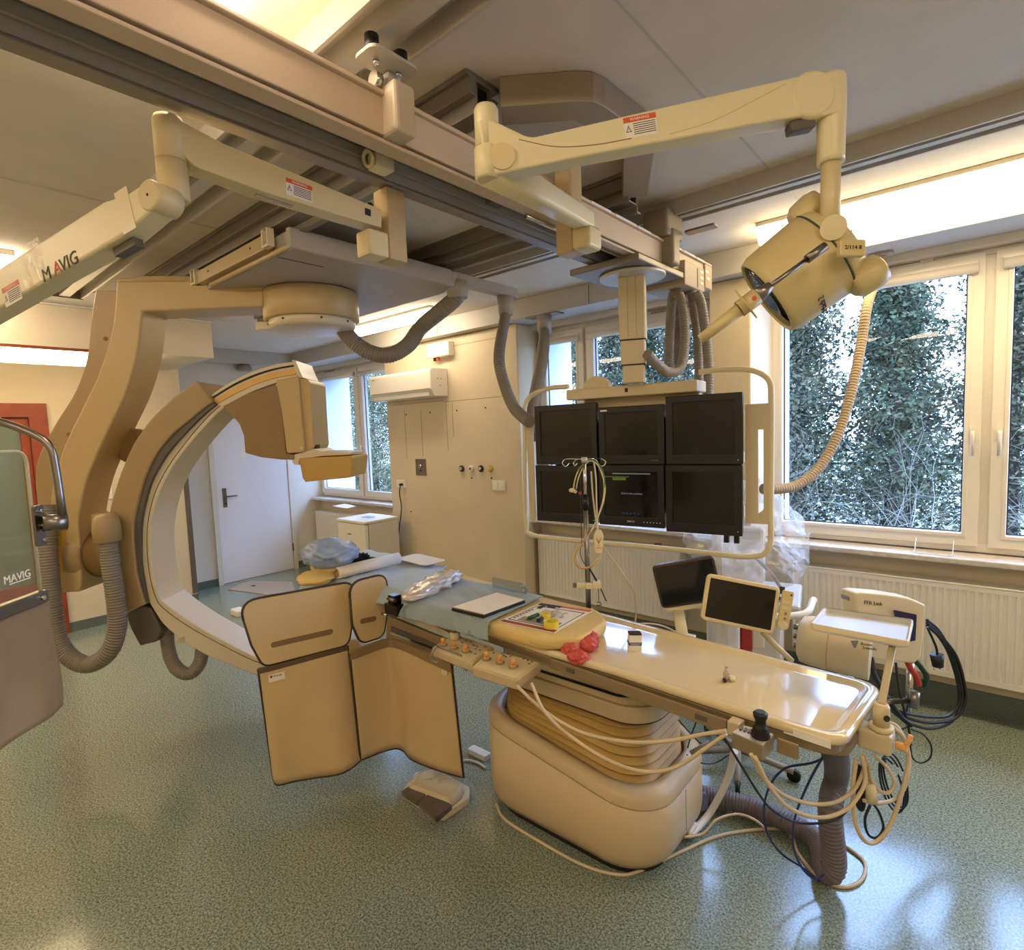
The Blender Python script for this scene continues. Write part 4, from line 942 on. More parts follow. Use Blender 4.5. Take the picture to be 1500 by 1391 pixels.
# ------------------------------------------------------------------ corrugated hoses to the monitor boom
def hose(label, pts, r=.034, grp='grey corrugated cable hoses', pitch=.015, dep_=.12, m=None):
    b = MB(); b.hose(spline(pts, 10), r, pitch, dep_); return tag(b.build('cable_hose', m or M['hose']), label, 'hose', grp)
B3 = V((-2.435, 2.83, 2.598))
h3 = hose('grey corrugated hose from the duct bar end down to the left of the monitors', [B3 + V((0, 0, -.002)), B3 + V((0, 0, -.1))] + [dep(x, y, t) for x, y, t in ((731, 520, 3.42), (738, 560, 3.38), (752, 595, 3.3), (768, 612, 3.22), (776, 618, 3.16))], .036)
b = MB(); b.lathe([(.055, .0), (.05, -.06), (.045, -.12)], Matrix.Translation(B3), 22); b.build('hose_socket', M['cgrey'], h3)
P4 = on(797, 462, 'z', 2.636)
h4 = hose('grey corrugated hose from a soffit plate down behind the left monitors', [P4, P4 + V((0, 0, -.12))] + [dep(x, y, t) for x, y, t in ((795, 520, 3.9), (788, 560, 3.8), (780, 600, 3.62), (777, 640, 3.35))], .044)
b = MB(); b.span((P4.x - .16, P4.y - .05, 2.630), (P4.x + .16, P4.y + .05, 2.641)); b.build('ceiling_plate', M['aludk'], h4)
b = MB(); b.lathe([(.06, .0), (.056, -.14)], Matrix.Translation(P4), 22); b.build('hose_socket', M['cgrey'], h4)
P5 = on(1290, 372, 'z', 2.638)
h5 = hose('long tan corrugated hose curving down in front of the right window', [P5, P5 + V((0, 0, -.1))] + [dep(x, y, t) for x, y, t in ((1272, 440, 2.95), (1262, 500, 2.92), (1248, 570, 2.88), (1228, 635, 2.84), (1200, 685, 2.8), (1168, 710, 2.76), (1140, 716, 2.72), (1118, 716, 2.68))], .026, pitch=.016, m=mat('tan_hose', '#a99579', .5))
b = MB(); b.prism(rrect(.12, .09, .02, 4, P5.x, P5.y), 2.626, 2.6405); b.build('ceiling_plate', M['cgrey'], h5)
# bundle behind the monitors
tq = 2.98
hb = lambda q: [dep(x, y, t) for x, y, t in q]
hose('corrugated hose looping from the boom column up over the end of the bridge, nearest one', hb(((948, 518, 2.66), (962, 533, 2.72), (980, 545, 2.8), (997, 538, 2.85), (1003, 505, 2.88), (1002, 465, 2.9), (995, 432, 2.92), (986, 432, 2.96), (982, 470, 3.0), (979, 540, 3.02))), .026)
hose('corrugated hose hanging inside the loop behind the boom column', hb(((1004, 425, 3.02), (996, 445, 3.04), (993, 490, 3.06), (994, 545, 3.06))), .025)
hose('corrugated hose hanging second from the right under the bridge end', hb(((1012, 424, 2.98), (1016, 450, 2.99), (1022, 500, 3.0), (1024, 560, 3.0))), .025)
hose('corrugated hose hanging rightmost under the bridge end', hb(((1020, 427, 2.9), (1028, 450, 2.91), (1036, 510, 2.92), (1038, 560, 2.9), (1036, 620, 2.86))), .027)
# ------------------------------------------------------------------ patient table
from mathutils import noise as mn
M['base'] = mat('table_base_cream', '#c0ab84', .42)
M['bellow'] = mat('bellows_tan', '#b3924f', .5)
M['tabletop'] = mat('glossy_tabletop', '#dcc9a0', .12, coat=.5)
M['railm'] = mat('table_rail_metal', '#9a8564', .35, .5)
M['cable'] = mat('beige_cable', '#c6b391', .5)
M['blackc'] = mat('black_cable', '#121214', .45)
M['bluec'] = mat('blue_cable', '#1b2a6b', .4)
UT = V((-cos(radians(4.8)), sin(radians(4.8)), 0)); VT = V((sin(radians(4.8)), cos(radians(4.8)), 0)); OT = V((-.25, 1.835, 0))
TF = Matrix(((UT.x, VT.x, 0, OT.x), (UT.y, VT.y, 0, OT.y), (0, 0, 1, 0), (0, 0, 0, 1)))         # u towards the head end, v towards the windows
def tt(px, py, z): p = on(px, py, 'z', z) - OT; return (p.dot(UT), p.dot(VT))
def tp(px, py, z): return on(px, py, 'z', z)
ZT = .86
pt = thing('patient_table', (-1.3, 2.0, 0), 'cream x-ray patient table with glossy top on a slanted bellows pedestal', 'patient table')
# base: rounded footprint with a slanted rim
fx0, fx1, fy0, fy1 = -1.77, -.875, 1.70, 2.33
foot = rrect(fx1 - fx0, fy1 - fy0, .20, 9, (fx0 + fx1) / 2, (fy0 + fy1) / 2)
zl = on(708, 1031, 'y', 1.80).z; zr = on(925, 1187, 'y', fy0 + .02).z
seam_z = lambda x: zl + (zr - zl) * (x - fx0) / (fx1 - .12 - fx0)
def shrink(k, dz=0, low=0): 
    cx, cy = (fx0 + fx1) / 2, (fy0 + fy1) / 2
    return [(cx + (x - cx) * (1 - k / .45), cy + (y - cy) * (1 - k / .32)) for x, y in foot]
def loop(k, fz): return [V((x, y, fz(x))) for x, y in shrink(k)]
b = MB(); b.rings([loop(.05, lambda x: 0.0), loop(.05, lambda x: .035)], cap=True, smooth=False); b.build('plinth', M['dark'], pt)
b = MB(); b.rings([loop(.03, lambda x: .036), loop(0.005, lambda x: .075), loop(0, lambda x: .11), loop(0, lambda x: seam_z(x) - .004)], smooth=True); b.build('base_cover', M['base'], pt)
b = MB(); b.rings([loop(.006, lambda x: seam_z(x) - .006), loop(.006, seam_z)], cap=False); b.build('base_seam', M['greydk'], pt)
b = MB(); b.rings([loop(0, seam_z), loop(.004, lambda x: seam_z(x) + .03), loop(.03, lambda x: seam_z(x) + .055), loop(.062, lambda x: seam_z(x) + .05), loop(.066, lambda x: seam_z(x) + .0)], cap=False); b.build('base_rim', M['base'], pt)
b = MB(); b.span((fx1 - .002, fy0 + .30, .10), (fx1 + .0005, fy0 + .304, .27)); b.build('panel_joint', M['greydk'], pt)
lbp = on(964, 1192, 'x', fx1 - .01); b = MB(); b.span((fx1 - .03, lbp.y - .02, lbp.z - .01), (fx1 - .005, lbp.y + .02, lbp.z + .012)); 
# bellows
zb1 = .60; nR = 14; rg = []
for i in range(nR + 1):
    t = i / nR; ins = .072 + (.02 if i % 2 else 0) + .01 * t
    f0 = lambda x: seam_z(x) + .035
    rg.append([V((x, y, (seam_z(x) + .035) * (1 - t) + (zb1) * t)) for x, y in shrink(ins)])
b = MB(); b.rings(rg, smooth=False); b.build('bellows', M['bellow'], pt, bevel=.003)
cxm, cym = (fx0 + fx1) / 2, (fy0 + fy1) / 2
b = MB(); b.prism(rrect(.78, .50, .14, 8, cxm + .02, cym), .60, .665); b.prism(rrect(.76, .48, .13, 8, cxm + .02, cym), .665, .70); b.build('lift_head', M['base'], pt, bevel=.006)
b = MB(); b.prism(rrect(.775, .495, .137, 8, cxm + .02, cym), .597, .6005); b.build('lift_seam', M['dark'], pt)
b = MB(); b.prism(rrect(.66, .44, .06, 6, cxm + .0, cym - .02), .703, .775); b.build('slide_block', M['beige'], pt, bevel=.006)
b = MB(); b.prism(rrect(.68, .46, .07, 6, cxm + .0, cym - .02), .6995, .7035); b.build('slide_seam', M['dark'], pt)
# tabletop with raised lip at the foot end
tv = [(0.0, -.215), (.25, -.228), (.72, -.238), (1.0, -.262), (1.6, -.27), (2.72, -.25), (2.72, .235), (1.6, .235), (.82, .222), (.3, .218), (0.0, .222)]
prof = rnd_poly(tv, [.07, 0, 0, .3, .3, .1, .1, .3, 0, 0, .07], 8)
tin = rnd_poly([(.032, -.185), (.25, -.20), (.72, -.212), (1.0, -.236), (1.6, -.244), (2.68, -.22), (2.68, .205), (1.6, .205), (.82, .196), (.3, .192), (.032, .192)], [.05, 0, 0, .3, .3, .08, .08, .3, 0, 0, .05], 8)
tin2 = rnd_poly([(.05, -.165), (.25, -.18), (.72, -.192), (1.0, -.216), (1.6, -.224), (2.66, -.2), (2.66, .185), (1.6, .185), (.82, .176), (.3, .172), (.05, .172)], [.04, 0, 0, .3, .3, .08, .08, .3, 0, 0, .04], 8)
b = MB(); R_ = lambda pl, z: [TF @ V((x, y, z)) for x, y in pl]
sc_ = lambda pl, k: [(x * (1 - k * .3) + k * .3 * 1.3, y * (1 - k)) for x, y in pl]
b.rings([R_(sc_(prof, .06), ZT - .03), R_(prof, ZT - .022), R_(prof, ZT - .006), R_(sc_(prof, .02), ZT), R_(tin, ZT), R_(tin2, ZT - .012)])
b.build('tabletop', M['tabletop'], pt)
b = MB(); b.prism(sc_(prof, .05), ZT - .062, ZT - .031, TF); b.build('tabletop_frame', M['railm'], pt, bevel=.004)
for s_, v0 in ((-1, -.262), (1, .245)):
    for ua, ub in ((.10, .155), (.30, 1.0)) if s_ < 0 else ((.3, 2.3),):
        w_ = -.03 if ua > 1.2 and s_ < 0 else (-.012 if ua > .36 and s_ < 0 else 0)
        b = MB(); b.prism([(v0 + w_, ZT - .070), (v0 + w_ - s_ * .004, ZT - .030), (v0 + w_ - s_ * .012, ZT - .030), (v0 + w_ - s_ * .012, ZT - .070)], ua, ub, TF, axis='x'); b.build('accessory_rail', M['railm'], pt, bevel=.002)
for u in (.38, .9): MB().span((u - .02, -.262, ZT - .058), (u + .02, -.20, ZT - .042), TF).build('rail_mount', M['greydk'], pt)
b = MB(); b.span((.03, -.2215, ZT - .028), (.15, -.2195, ZT - .006), TF); b.build('rating_strip', M['paper'], pt)
b = MB(); b.cyl(TF @ V((.06, -.13, ZT - .072)), TF @ V((.055, -.145, ZT - .078)), .012, 14); b.build('red_button', mat('red_plastic', '#a52a22', .4), pt)
b = MB(); b.prism(rrect(.36, .3, .05, 5, .19, -.0), ZT - .085, ZT - .0625, TF); b.build('foot_bracket', M['railm'], pt)
# side rail of the head half, below the drape
RP = OT + VT * -.295; RN = -VT
def rl(px, py): p = onplane(px, py, RP, RN) - RP; return (p.dot(UT), p.z)
RFm = Matrix(((UT.x, VT.x, 0, RP.x), (UT.y, VT.y, 0, RP.y), (0, 0, 1, 0), (0, 0, 0, 1)))
b = MB(); b.prism([rl(*q) for q in ((566, 901), (690, 952), (690, 962), (645, 962), (566, 936))], 0, .02, RFm, axis='y'); sr_ = b.build('side_rail', mat('side_rail_tan', '#a08a66', .4, .3), pt, bevel=.002)
b = MB(); b.prism([rl(*q) for q in ((574, 917), (640, 943), (640, 948), (574, 925))], -.006, 0, RFm, axis='y'); b.build('rail_slot', M['greydk'], sr_)
b = MB(); b.prism([rl(*q) for q in ((574, 924.5), (640, 949), (640, 951.5), (574, 927))], -.010, 0, RFm, axis='y'); b.build('rail_strip', M['chrome'], sr_)
b = MB(); b.prism([rl(*q) for q in ((608, 907.5), (612, 912.5), (655, 926), (664, 928), (642, 915.5))], -.012, .01, RFm, axis='y'); b.build('tabletop_edge', M['creamlt'], pt)
# hose from the foot end down to the floor and along to the base
pF = tp(1222, 1285, .045)
hp = [TF @ V((.075, -.05, ZT - .085)), dep(1226, 1130, 2.05)] + [V((pF.x - .015, pF.y, .30)), V((pF.x, pF.y, .10)), V((pF.x - .03, pF.y + .01, .05)), tp(1200, 1235, .05), tp(1170, 1212, .05), tp(1110, 1185, .05), tp(1050, 1168, .05), tp(1005, 1162, .06), V((-.90, 2.24, .07))]
b = MB(); b.hose(spline(hp, 10), .042, .014, .14); b.build('cable_hose', mat('purple_grey_hose', '#6d6468', .5), pt)
b = MB(); wp = [dep(1076, 1100, 2.3), dep(1066, 1140, 2.35), tp(1040, 1190, .05), tp(1010, 1222, .03), V((-.89, 2.12, .05))]
b.tube(spline(wp, 8), .015, 10); b.build('white_pipe', M['white'], pt)
# beige cable round the foot of the base
cp = [tp(*q, .006) for q in ((727, 1178), (740, 1200), (790, 1232), (850, 1265), (900, 1280), (935, 1276), (1000, 1246), (1060, 1222), (1140, 1213), (1160, 1225), (1170, 1250), (1200, 1285), (1235, 1299), (1262, 1288), (1266, 1262), (1240, 1240), (1226, 1236))]
b = MB(); b.tube(spline(cp, 8), .0065, 8); tag(b.build('floor_cable', M['cable']), 'beige cable lying on the floor round the foot of the table pedestal', 'cable', 'loose cables')

# ------------------------------------------------------------------ control panels on the near rail
def panel(label, corners, knobs, z=.80, th=.04):
    t = thing('control_panel', tp(*corners[0], z - th), label, 'control panel', 'control panels on the table rail')
    pl = rnd_poly([tuple(tp(x, y, z))[:2] for x, y in corners], .014, 4)
    b = MB(); b.prism(pl, z - th, z); bd = b.build('panel_body', M['beige'], t, bevel=.007, seg=3)
    b = MB(); cxy = (sum(p[0] for p in pl) / len(pl), sum(p[1] for p in pl) / len(pl)); b.prism([(cxy[0] + (x - cxy[0]) * .93, cxy[1] + (y - cxy[1]) * .93) for x, y in pl], z + .0002, z + .0012); b.build('panel_face', M['cream'], t)
    for x, y in knobs:
        p = tp(x, y, z); b = MB(); b.lathe([(.0195, z + .001), (.0195, z + .005), (.015, z + .006)], Matrix.Translation((p.x, p.y, 0)), 22); k = b.build('joystick_ring', M['grey'], t)
        b = MB(); b.cyl((p.x, p.y, z + .006), (p.x, p.y, z + .012), .013, 18); b.cyl((p.x, p.y, z + .012), (p.x, p.y, z + .034), .008, 14, .0085); b.span((p.x - .002, p.y - .011, z + .012), (p.x + .002, p.y + .011, z + .03)); b.build('joystick', M['knob'], k)
    return t, z
M['knob'] = mat('orange_beige_knob', '#e0a45c', .4)
def buttons(t, z, pts, m=None, s=.006):
    for x, y in pts:
        p = tp(x, y, z + .0015); b = MB(); b.prism(rrect(s * 1.7, s, s * .3, 2, p.x, p.y), z + .001, z + .003); b.build('button', m or M['greydk'], t)
t1, z1 = panel('cream control panel with three joysticks, left one clipped under the drape', ((632, 948), (664, 928), (724, 947), (692, 971)), ((649.5, 945.5), (665, 950), (682.5, 955)))
buttons(t1, z1, ((677, 941), (683, 943.5), (680, 946), (686, 948.5), (694, 945.5), (699, 947), (697, 950), (703, 952), (690, 955), (696, 957.5), (683, 938), (690, 940)))
buttons(t1, z1, ((711, 947.5),), mat('red_dot', '#b8442a', .4), .009)
p = tp(667, 935, .80); b = MB(); b.lathe([(.022, .801), (.023, .806), (.023, .828), (.019, .834)], Matrix.Translation((p.x, p.y, 0)), 24); b.build('white_knob', M['creamlt'], t1)
b = MB()
gp_ = [tp(638, 948, .81), tp(634, 954, .80), tp(632, 962, .77), tp(636, 968, .75), tp(642, 970, .745)]
b.tube(spline(gp_, 6), .006, 8); b.build('guard_loop', M['grey'], t1)
b = MB(); gp_ = [tp(640, 946, .806), tp(672, 958, .806), tp(677, 965, .79), tp(678, 976, .76), tp(684, 982, .745)]
b.tube(spline(gp_, 6), .004, 8); b.build('guard_loop', M['steel'], t1)
t2, z2 = panel('cream control panel with three joysticks, right one below the yellow mattress end', ((691, 976), (717, 951), (793, 970), (757, 996)), ((713, 966), (732.5, 971.5), (752, 977.5)))
buttons(t2, z2, ((723, 956), (738, 960), (744, 957.5), (741, 962), (748, 961), (767, 965), (773, 967), (779, 969), (775, 972), (735, 957)))
# joystick box at the foot end
jb = thing('joystick_box', tp(1102, 1090, .79), 'small silver control box with black rubber joystick clamped near the table foot', 'control box')
c4 = [tuple(tp(x, y, .835))[:2] for x, y in ((1071, 1072), (1090, 1062), (1134, 1075), (1117, 1092))]
b = MB(); b.prism(c4, .79, .835); b.build('box_body', mat('worn_silver', '#a7947a', .35, .6), jb, bevel=.003)
cx_, cy_ = sum(p[0] for p in c4) / 4, sum(p[1] for p in c4) / 4
b = MB(); b.prism([(cx_ + (x - cx_) * .96, cy_ + (y - cy_) * .96) for x, y in c4], .8352, .836); b.build('box_plate', M['alu'], jb)
p = tp(1114, 1079, .835); b = MB(); b.lathe([(.024, .836), (.026, .842), (.021, .846), (.024, .851), (.018, .856), (.021, .861), (.015, .867), (.014, .885), (.018, .892), (.020, .904), (.013, .910)], Matrix.Translation((p.x, p.y, 0)), 18); b.build('joystick', M['black'], jb)
p = tp(1092, 1070, .835)
for k in range(3): b = MB(); q = p + UT * (-.012 + .012 * k); b.prism(rrect(.008, .02, .002, 2, q.x, q.y), .836, .840); b.build('button', M['greydk'], jb)
b = MB(); p = tp(1078, 1060, .83); b.span((-.018, -.02, -.03), (.018, .02, .012), Matrix.Translation(p) @ Matrix.Rotation(radians(-5), 4, 'Z')); b.build('rail_clamp', M['beige'], jb, bevel=.003)

# ------------------------------------------------------------------ mattress, drape and things lying on the table
ZM = .915
M['yellow'] = mat('yellow_vinyl', '#d8bb74', .5, noise=.08, nscale=8)
mq = [tt(724, 915, ZM), tt(800, 937, ZM), tt(846, 932, ZM), tt(887, 908, ZM), tt(874, 893, ZM)]
ma_ = rnd_poly([(2.62, -.30), mq[0], (mq[1][0] + .03, mq[1][1]), (mq[2][0] - .02, mq[2][1] + .01), (mq[3][0] - .01, mq[3][1]), (mq[4][0], mq[4][1] + .01), (1.25, .11), (2.62, .17)], [.05, .0, .06, .08, .1, .06, .05, .06], 6)
b = MB(); cc = (1.75, -.09); f_ = lambda k, z: [TF @ V((cc[0] + (x - cc[0]) * (1 - k * .28), cc[1] + (y - cc[1]) * (1 - k), z)) for x, y in ma_]
b.rings([f_(.07, ZT + .001), f_(.015, ZT + .008), f_(0, ZT + .02), f_(0, ZM - .014), f_(.015, ZM - .004), f_(.05, ZM)])
mt = tag(b.build('mattress', M['yellow']), 'worn yellow table mattress with rounded end, mostly under the green drape', 'mattress')
b = MB(); st_ = [tp(x, y, z) for x, y, z in ((775, 938, .90), (785, 944, .885), (800, 946, .882), (818, 945, .882), (840, 944, .884))]; b.tube(spline(st_, 6), .0015, 6); b.build('seam', M['tan'], mt)
b = MB(); p = tp(786.5, 935, .895); b.ball(p + V((0, -.004, 0)), .0045, 10); b.build('stain_spot', mat('dark_red', '#6b1f1a', .5), mt)
# drape: cloth over the mattress, hanging down in front
fr_, bk_ = [], []
f_top = [(592, 887), (602, 884), (640, 893), (682, 902.5), (718, 910.5)]
f_bot = [(585, 901), (600, 905), (640, 916), (682, 927), (716, 938)]
bt = [(575, 852), (640, 846), (664, 848.5), (735, 861), (795, 876)]
def interp(pts, t, z):
    x = t * (len(pts) - 1); i = min(int(x), len(pts) - 2); q = x - i
    a, c = pts[i], pts[i + 1]; return tp(a[0] + (c[0] - a[0]) * q, a[1] + (c[1] - a[1]) * q, z)
def drape(u, v):
    if v < .3:
        k = v / .3; a = interp(f_bot, u, ZT + .004); c = interp(f_top, u, ZM + .008); p = a.lerp(c, k) - VT * (.006 * sin(k * pi) + .006)
        p += VT * .004 * sin(u * 40 + 2 * k)
    else:
        k = (v - .3) / .7; a = interp(f_top, u, ZM + .008); c = interp(bt, u, ZM + .006); p = a.lerp(c, k)
        w = mn.noise((u * 5 + k * 3, k * 2.2 - u * 2, 1.3)); p.z += .006 + .012 * abs(w) * sin(min(1, k * 3) * pi / 2) + .007 * max(0, sin(18 * (k * .6 + u))) * (1 - u) * min(1, k * 4) * .6
    return p
b = MB(); b.grid(drape, 70, 44); dr = tag(b.build('table_drape', M['green_cloth'], solid=.004), 'pale blue-green cloth drape over the middle of the table', 'drape')
b = MB(); p0, p1 = drape(.82, .31), drape(.80, .04); b.tube([p0 - VT * .004 + V((0, 0, .003)), p1 - VT * .004], .0012, 6); b.build('drape_seam', M['ink'], dr)
# head end: bluish drape over the far part
def drape2(u, v):
    a = tp(432, 853, ZM).lerp(tp(532, 811, ZM), v); c = tp(592, 882, ZM).lerp(tp(655, 838, ZM), v)
    p = a.lerp(c, u); p.z += .030 + .02 * abs(mn.noise((u * 5, v * 4, 7.7))) + .004 * sin(u * 17 + v * 9)
    if v < .10: p.z -= (.10 - v) * .7
    if u < .06: p.z -= (.06 - u) * .8
    return p
b = MB(); b.grid(drape2, 50, 30); tag(b.build('head_drape', mat('light_blue_drape', '#a9bccb', .8, sheen=.2), solid=.004), 'light blue drape over the head end of the table behind the lead panels', 'drape')
b = MB(); b.prism(rrect(.30, .16, .03, 4, 2.30, .06), ZM + .058, ZM + .062, TF @ Matrix.Rotation(0, 4, 'Z')); tag(b.build('white_sheet', M['paper']), 'folded white sheet at the far side of the table head', 'sheet')
# board with paper on the drape
zb_ = ZM + .034
q = [tuple(tp(x, y, zb_)) for x, y in ((661.5, 889), (727.5, 867.5), (769, 878), (708.5, 900))]
cb_ = thing('clipboard', V(q[0][:2] + (zb_ - .016,)), 'dark board with a blank cream sheet on the drape in the middle of the table', 'clipboard')
b = MB(); b.prism([x[:2] for x in q], zb_ - .016, zb_ - .004); b.build('board', M['black'], cb_)
cx_ = sum(x[0] for x in q) / 4; cy_ = sum(x[1] for x in q) / 4
b = MB(); b.prism([(cx_ + (x[0] - cx_) * .97 - .004, cy_ + (x[1] - cy_) * .97 + .006) for x in q], zb_ - .0038, zb_ - .001); b.build('paper_sheet', M['paper'], cb_)
# printed sheet on the yellow mattress end
zs = ZM + .0015
sq = [V(tp(x, y, zs)) for x, y in ((730, 910), (791, 883), (869, 894.5), (812, 927.5))]
def sqp(u, v): return sq[0].lerp(sq[1], v).lerp(sq[3].lerp(sq[2], v), u)
ps = thing('printed_sheet', sq[0], 'printed paper sheet with black frame and red strip on the yellow mattress end', 'printed sheet')
def quad(name, u0, v0, u1, v1, h, m, parent, dz=.0009):
    c = [sqp(u0, v0), sqp(u1, v0), sqp(u1, v1), sqp(u0, v1)]; b = MB(); b.prism([(p.x, p.y) for p in c], zs + h, zs + h + dz); return b.build(name, m, parent)
quad('sheet', 0, 0, 1, 1, 0, M['paper'], ps)
quad('red_strip', .02, .02, .98, .10, .001, mat('red_print', '#8c3a2a', .5), ps); quad('red_strip', .45, .93, .98, .99, .001, M['orange'], ps); quad('dark_strip', .03, .90, .45, .99, .001, M['ink'], ps)
def framed(u0, v0, u1, v1):
    for a in ((u0, v0, u1, v0 + .02), (u0, v1 - .02, u1, v1), (u0, v0, u0 + .012, v1), (u1 - .012, v0, u1, v1)): quad('frame_line', *a, .001, M['ink'], ps, .0007)
framed(.06, .14, .94, .86)
quad('dark_square', .12, .74, .20, .88, .0018, M['ink'], ps); quad('dark_square', .24, .86, .40, .95, .0021, M['black'], ps)
for i in range(7): quad('print_mark', .10, .22 + .07 * i, .13, .25 + .07 * i, .0018, M['ink'], ps)
for i in range(5): quad('print_line', .30, .46 + .06 * i, .62, .475 + .06 * i, .0018, M['grey'], ps)
quad('grey_panel', .2, .18, .88, .36, .0012, M['grey'], ps, .0004)
# things on the sheet
def tape(label, px, py, r, h, hole, z=zs + .003):
    p = tp(px, py, z); b = MB(); n = 28
    b.rings([[(p.x + q * cos(2 * pi * k / n), p.y + q * sin(2 * pi * k / n), zz) for k in range(n)] for q, zz in ((hole, z), (r, z), (r, z + h), (hole, z + h), (hole, z))], True, False, smooth=False)
    return tag(b.build('tape_roll', mat('yellow_tape', '#dcc840', .4)), label, 'tape roll', 'tape rolls')
tape('larger yellow tape roll nearest the front on the printed sheet', 807.5, 918, .031, .026, .023)
tape('smaller bright yellow tape roll behind the larger one', 799.5, 903, .022, .014, .008)
def rod(name, a, b_, r, m, label, cat, r2=None):
    o = MB(); o.cyl(a, b_, r, 12, r2); return tag(o.build(name, m), label, cat)
rod('marker_pen', tp(775, 905, zs + .011), tp(788, 899.5, zs + .011), .008, mat('green_plastic', '#1f5a2c', .4), 'green capped marker on the printed sheet beside the tape rolls', 'marker')
rod('small_bottle', tp(788, 909, zs + .011), tp(794, 905.5, zs + .011), .008, mat('navy', '#15182c', .35), 'tiny dark blue bottle lying beside the larger tape roll', 'bottle')
rod('syringe', tp(768, 907, zs + .007), tp(776, 904, zs + .007), .004, M['amber'], 'thin amber needle cap left of the green marker', 'needle cap')
b = MB(); p = tp(819, 899, zs + .012)
b.grid(lambda u, v: p + V((.05 * (u - .5) + .01 * sin(7 * v), .05 * (v - .5), .006 + .014 * mn.noise((u * 4, v * 4, 3.1)) + .01 * sin(6 * u))), 14, 14); tag(b.build('plastic_wrapper', pane_mat('crinkled_film', '#f0f0f0', .12, .1, .25, '#d8d4d0', .8, 60)), 'crumpled clear wrapper on the printed sheet behind the tape', 'wrapper')
# red glove: crumpled lumps
def crumple(name, c, rx, ry, rz, seed, m, amp=.35, fr=3.0, parent=None, n=40, flat=True):
    b = MB(); rg = []
    for j in range(n // 2 + 1):
        th = pi * (j + .01) / (n // 2 + .02); row = []
        for i in range(n):
            ph = 2 * pi * i / n; d = V((sin(th) * cos(ph), sin(th) * sin(ph), cos(th)))
            w = mn.noise(d * fr + V((seed, seed * .7, 0))); w2 = abs(mn.noise(d * fr * 2.3 + V((0, seed, seed))))
            k = 1 + amp * w - amp * .8 * w2
            z = d.z * rz * k
            if flat: z = max(z, -rz * .75)
            row.append(c + V((d.x * rx * k, d.y * ry * k, z)))
        rg.append(row)
    b.rings(rg, True, True); return b.build(name, m, parent)
rg_ = thing('glove', tp(850, 955, ZT), 'crumpled red rubber glove lying against the yellow mattress end', 'glove')
redm = mat('red_rubber', '#c4524a', .4, spec=.4)
for i, (x, y, rx, ry, rz, z) in enumerate(((836, 952, .036, .036, .03, .018), (857, 943, .05, .042, .036, .026), (847, 962, .046, .036, .026, .014), (866, 937, .032, .034, .034, .03))):
    crumple('glove_fold', tp(x, y, ZT + z - .012), rx, ry, rz, 3.1 * i + 1, redm, .28, 2.6, rg_)
# small carton and glass vial
p = tp(917, 951, ZT - .01); fcx = frame((p.x, p.y, 0), RIGHT)
bx = thing('carton', (p.x, p.y, ZT - .012), 'small white carton with a dark top and blue band standing on the tabletop', 'carton')
b = MB(); b.span((-.024, -.018, ZT - .0115), (.024, .018, ZT + .052), fcx); b.build('carton_body', M['paper'], bx, bevel=.001)
b = MB(); b.span((-.0235, -.0175, ZT + .0525), (.0235, .0175, ZT + .058), fcx); b.build('carton_top', M['ink'], bx)
b = MB(); b.span((-.0245, -.0185, ZT + .012), (.0245, .0185, ZT + .024), fcx); b.build('carton_band', mat('blue_band', '#2a4a7c', .5), bx)
text('carton_print', 'SURGICRAFT', fcx @ Matrix.Translation((0, -.019, ZT + .018)) @ Matrix.Rotation(pi / 2, 4, 'X'), .007, M['paper'], bx)
p = tp(1064, 996, ZT - .012)
vl = thing('vial', (p.x, p.y, ZT - .012), 'small clear glass vial standing alone on the bare tabletop', 'vial')
b = MB(); b.lathe([(.010, ZT - .0115), (.011, ZT + .012), (.008, ZT + .02), (.005, ZT + .024), (.005, ZT + .034)], Matrix.Translation((p.x, p.y, 0)), 16); b.build('vial_body', pane_mat('vial_glass', '#e8e0d4', .15, 0, .2, '#cbb9a0'), vl)
b = MB(); b.cyl((p.x - .004, p.y - .01, ZT - .006), (p.x + .003, p.y - .022, ZT - .005), .006, 12); b.build('vial_cap', M['ink'], vl)
b = MB(); b.cyl((p.x + .018, p.y + .004, ZT - .0114), (p.x + .018, p.y + .004, ZT + .006), .009, 14); b.build('vial_collar', M['creamlt'], vl)
# clear acrylic board on the far rail
A_ = tp(722, 864, ZM + .0); B_ = tp(766, 874, ZM + .0); hA = .055
ab = thing('acrylic_board', A_, 'small clear acrylic board standing at the far edge of the drape', 'acrylic board')
b = MB(); d_ = (B_ - A_).normalized(); Fq = frame(A_, d_); Lq = (B_ - A_).length
b.prism(rnd_poly([(0, .012), (Lq, .012), (Lq, .012 + hA), (0, .012 + hA)], .008, 3), -.003, .003, Fq, axis='y'); b.build('board_pane', pane_mat('acrylic', '#dfe8ec', .08, 0, .12, '#c4ced4'), ab)
b = MB(); b.tube(spline([Fq @ V((Lq, 0, .01)), Fq @ V((Lq + .02, 0, .03)), Fq @ V((Lq + .025, -.01, .055)), Fq @ V((Lq + .01, -.02, .06))], 6), .008, 8); b.build('board_clip', pane_mat('acrylic_clip', '#cfd8dc', .12, 0, .3, '#b8c4cc'), ab)
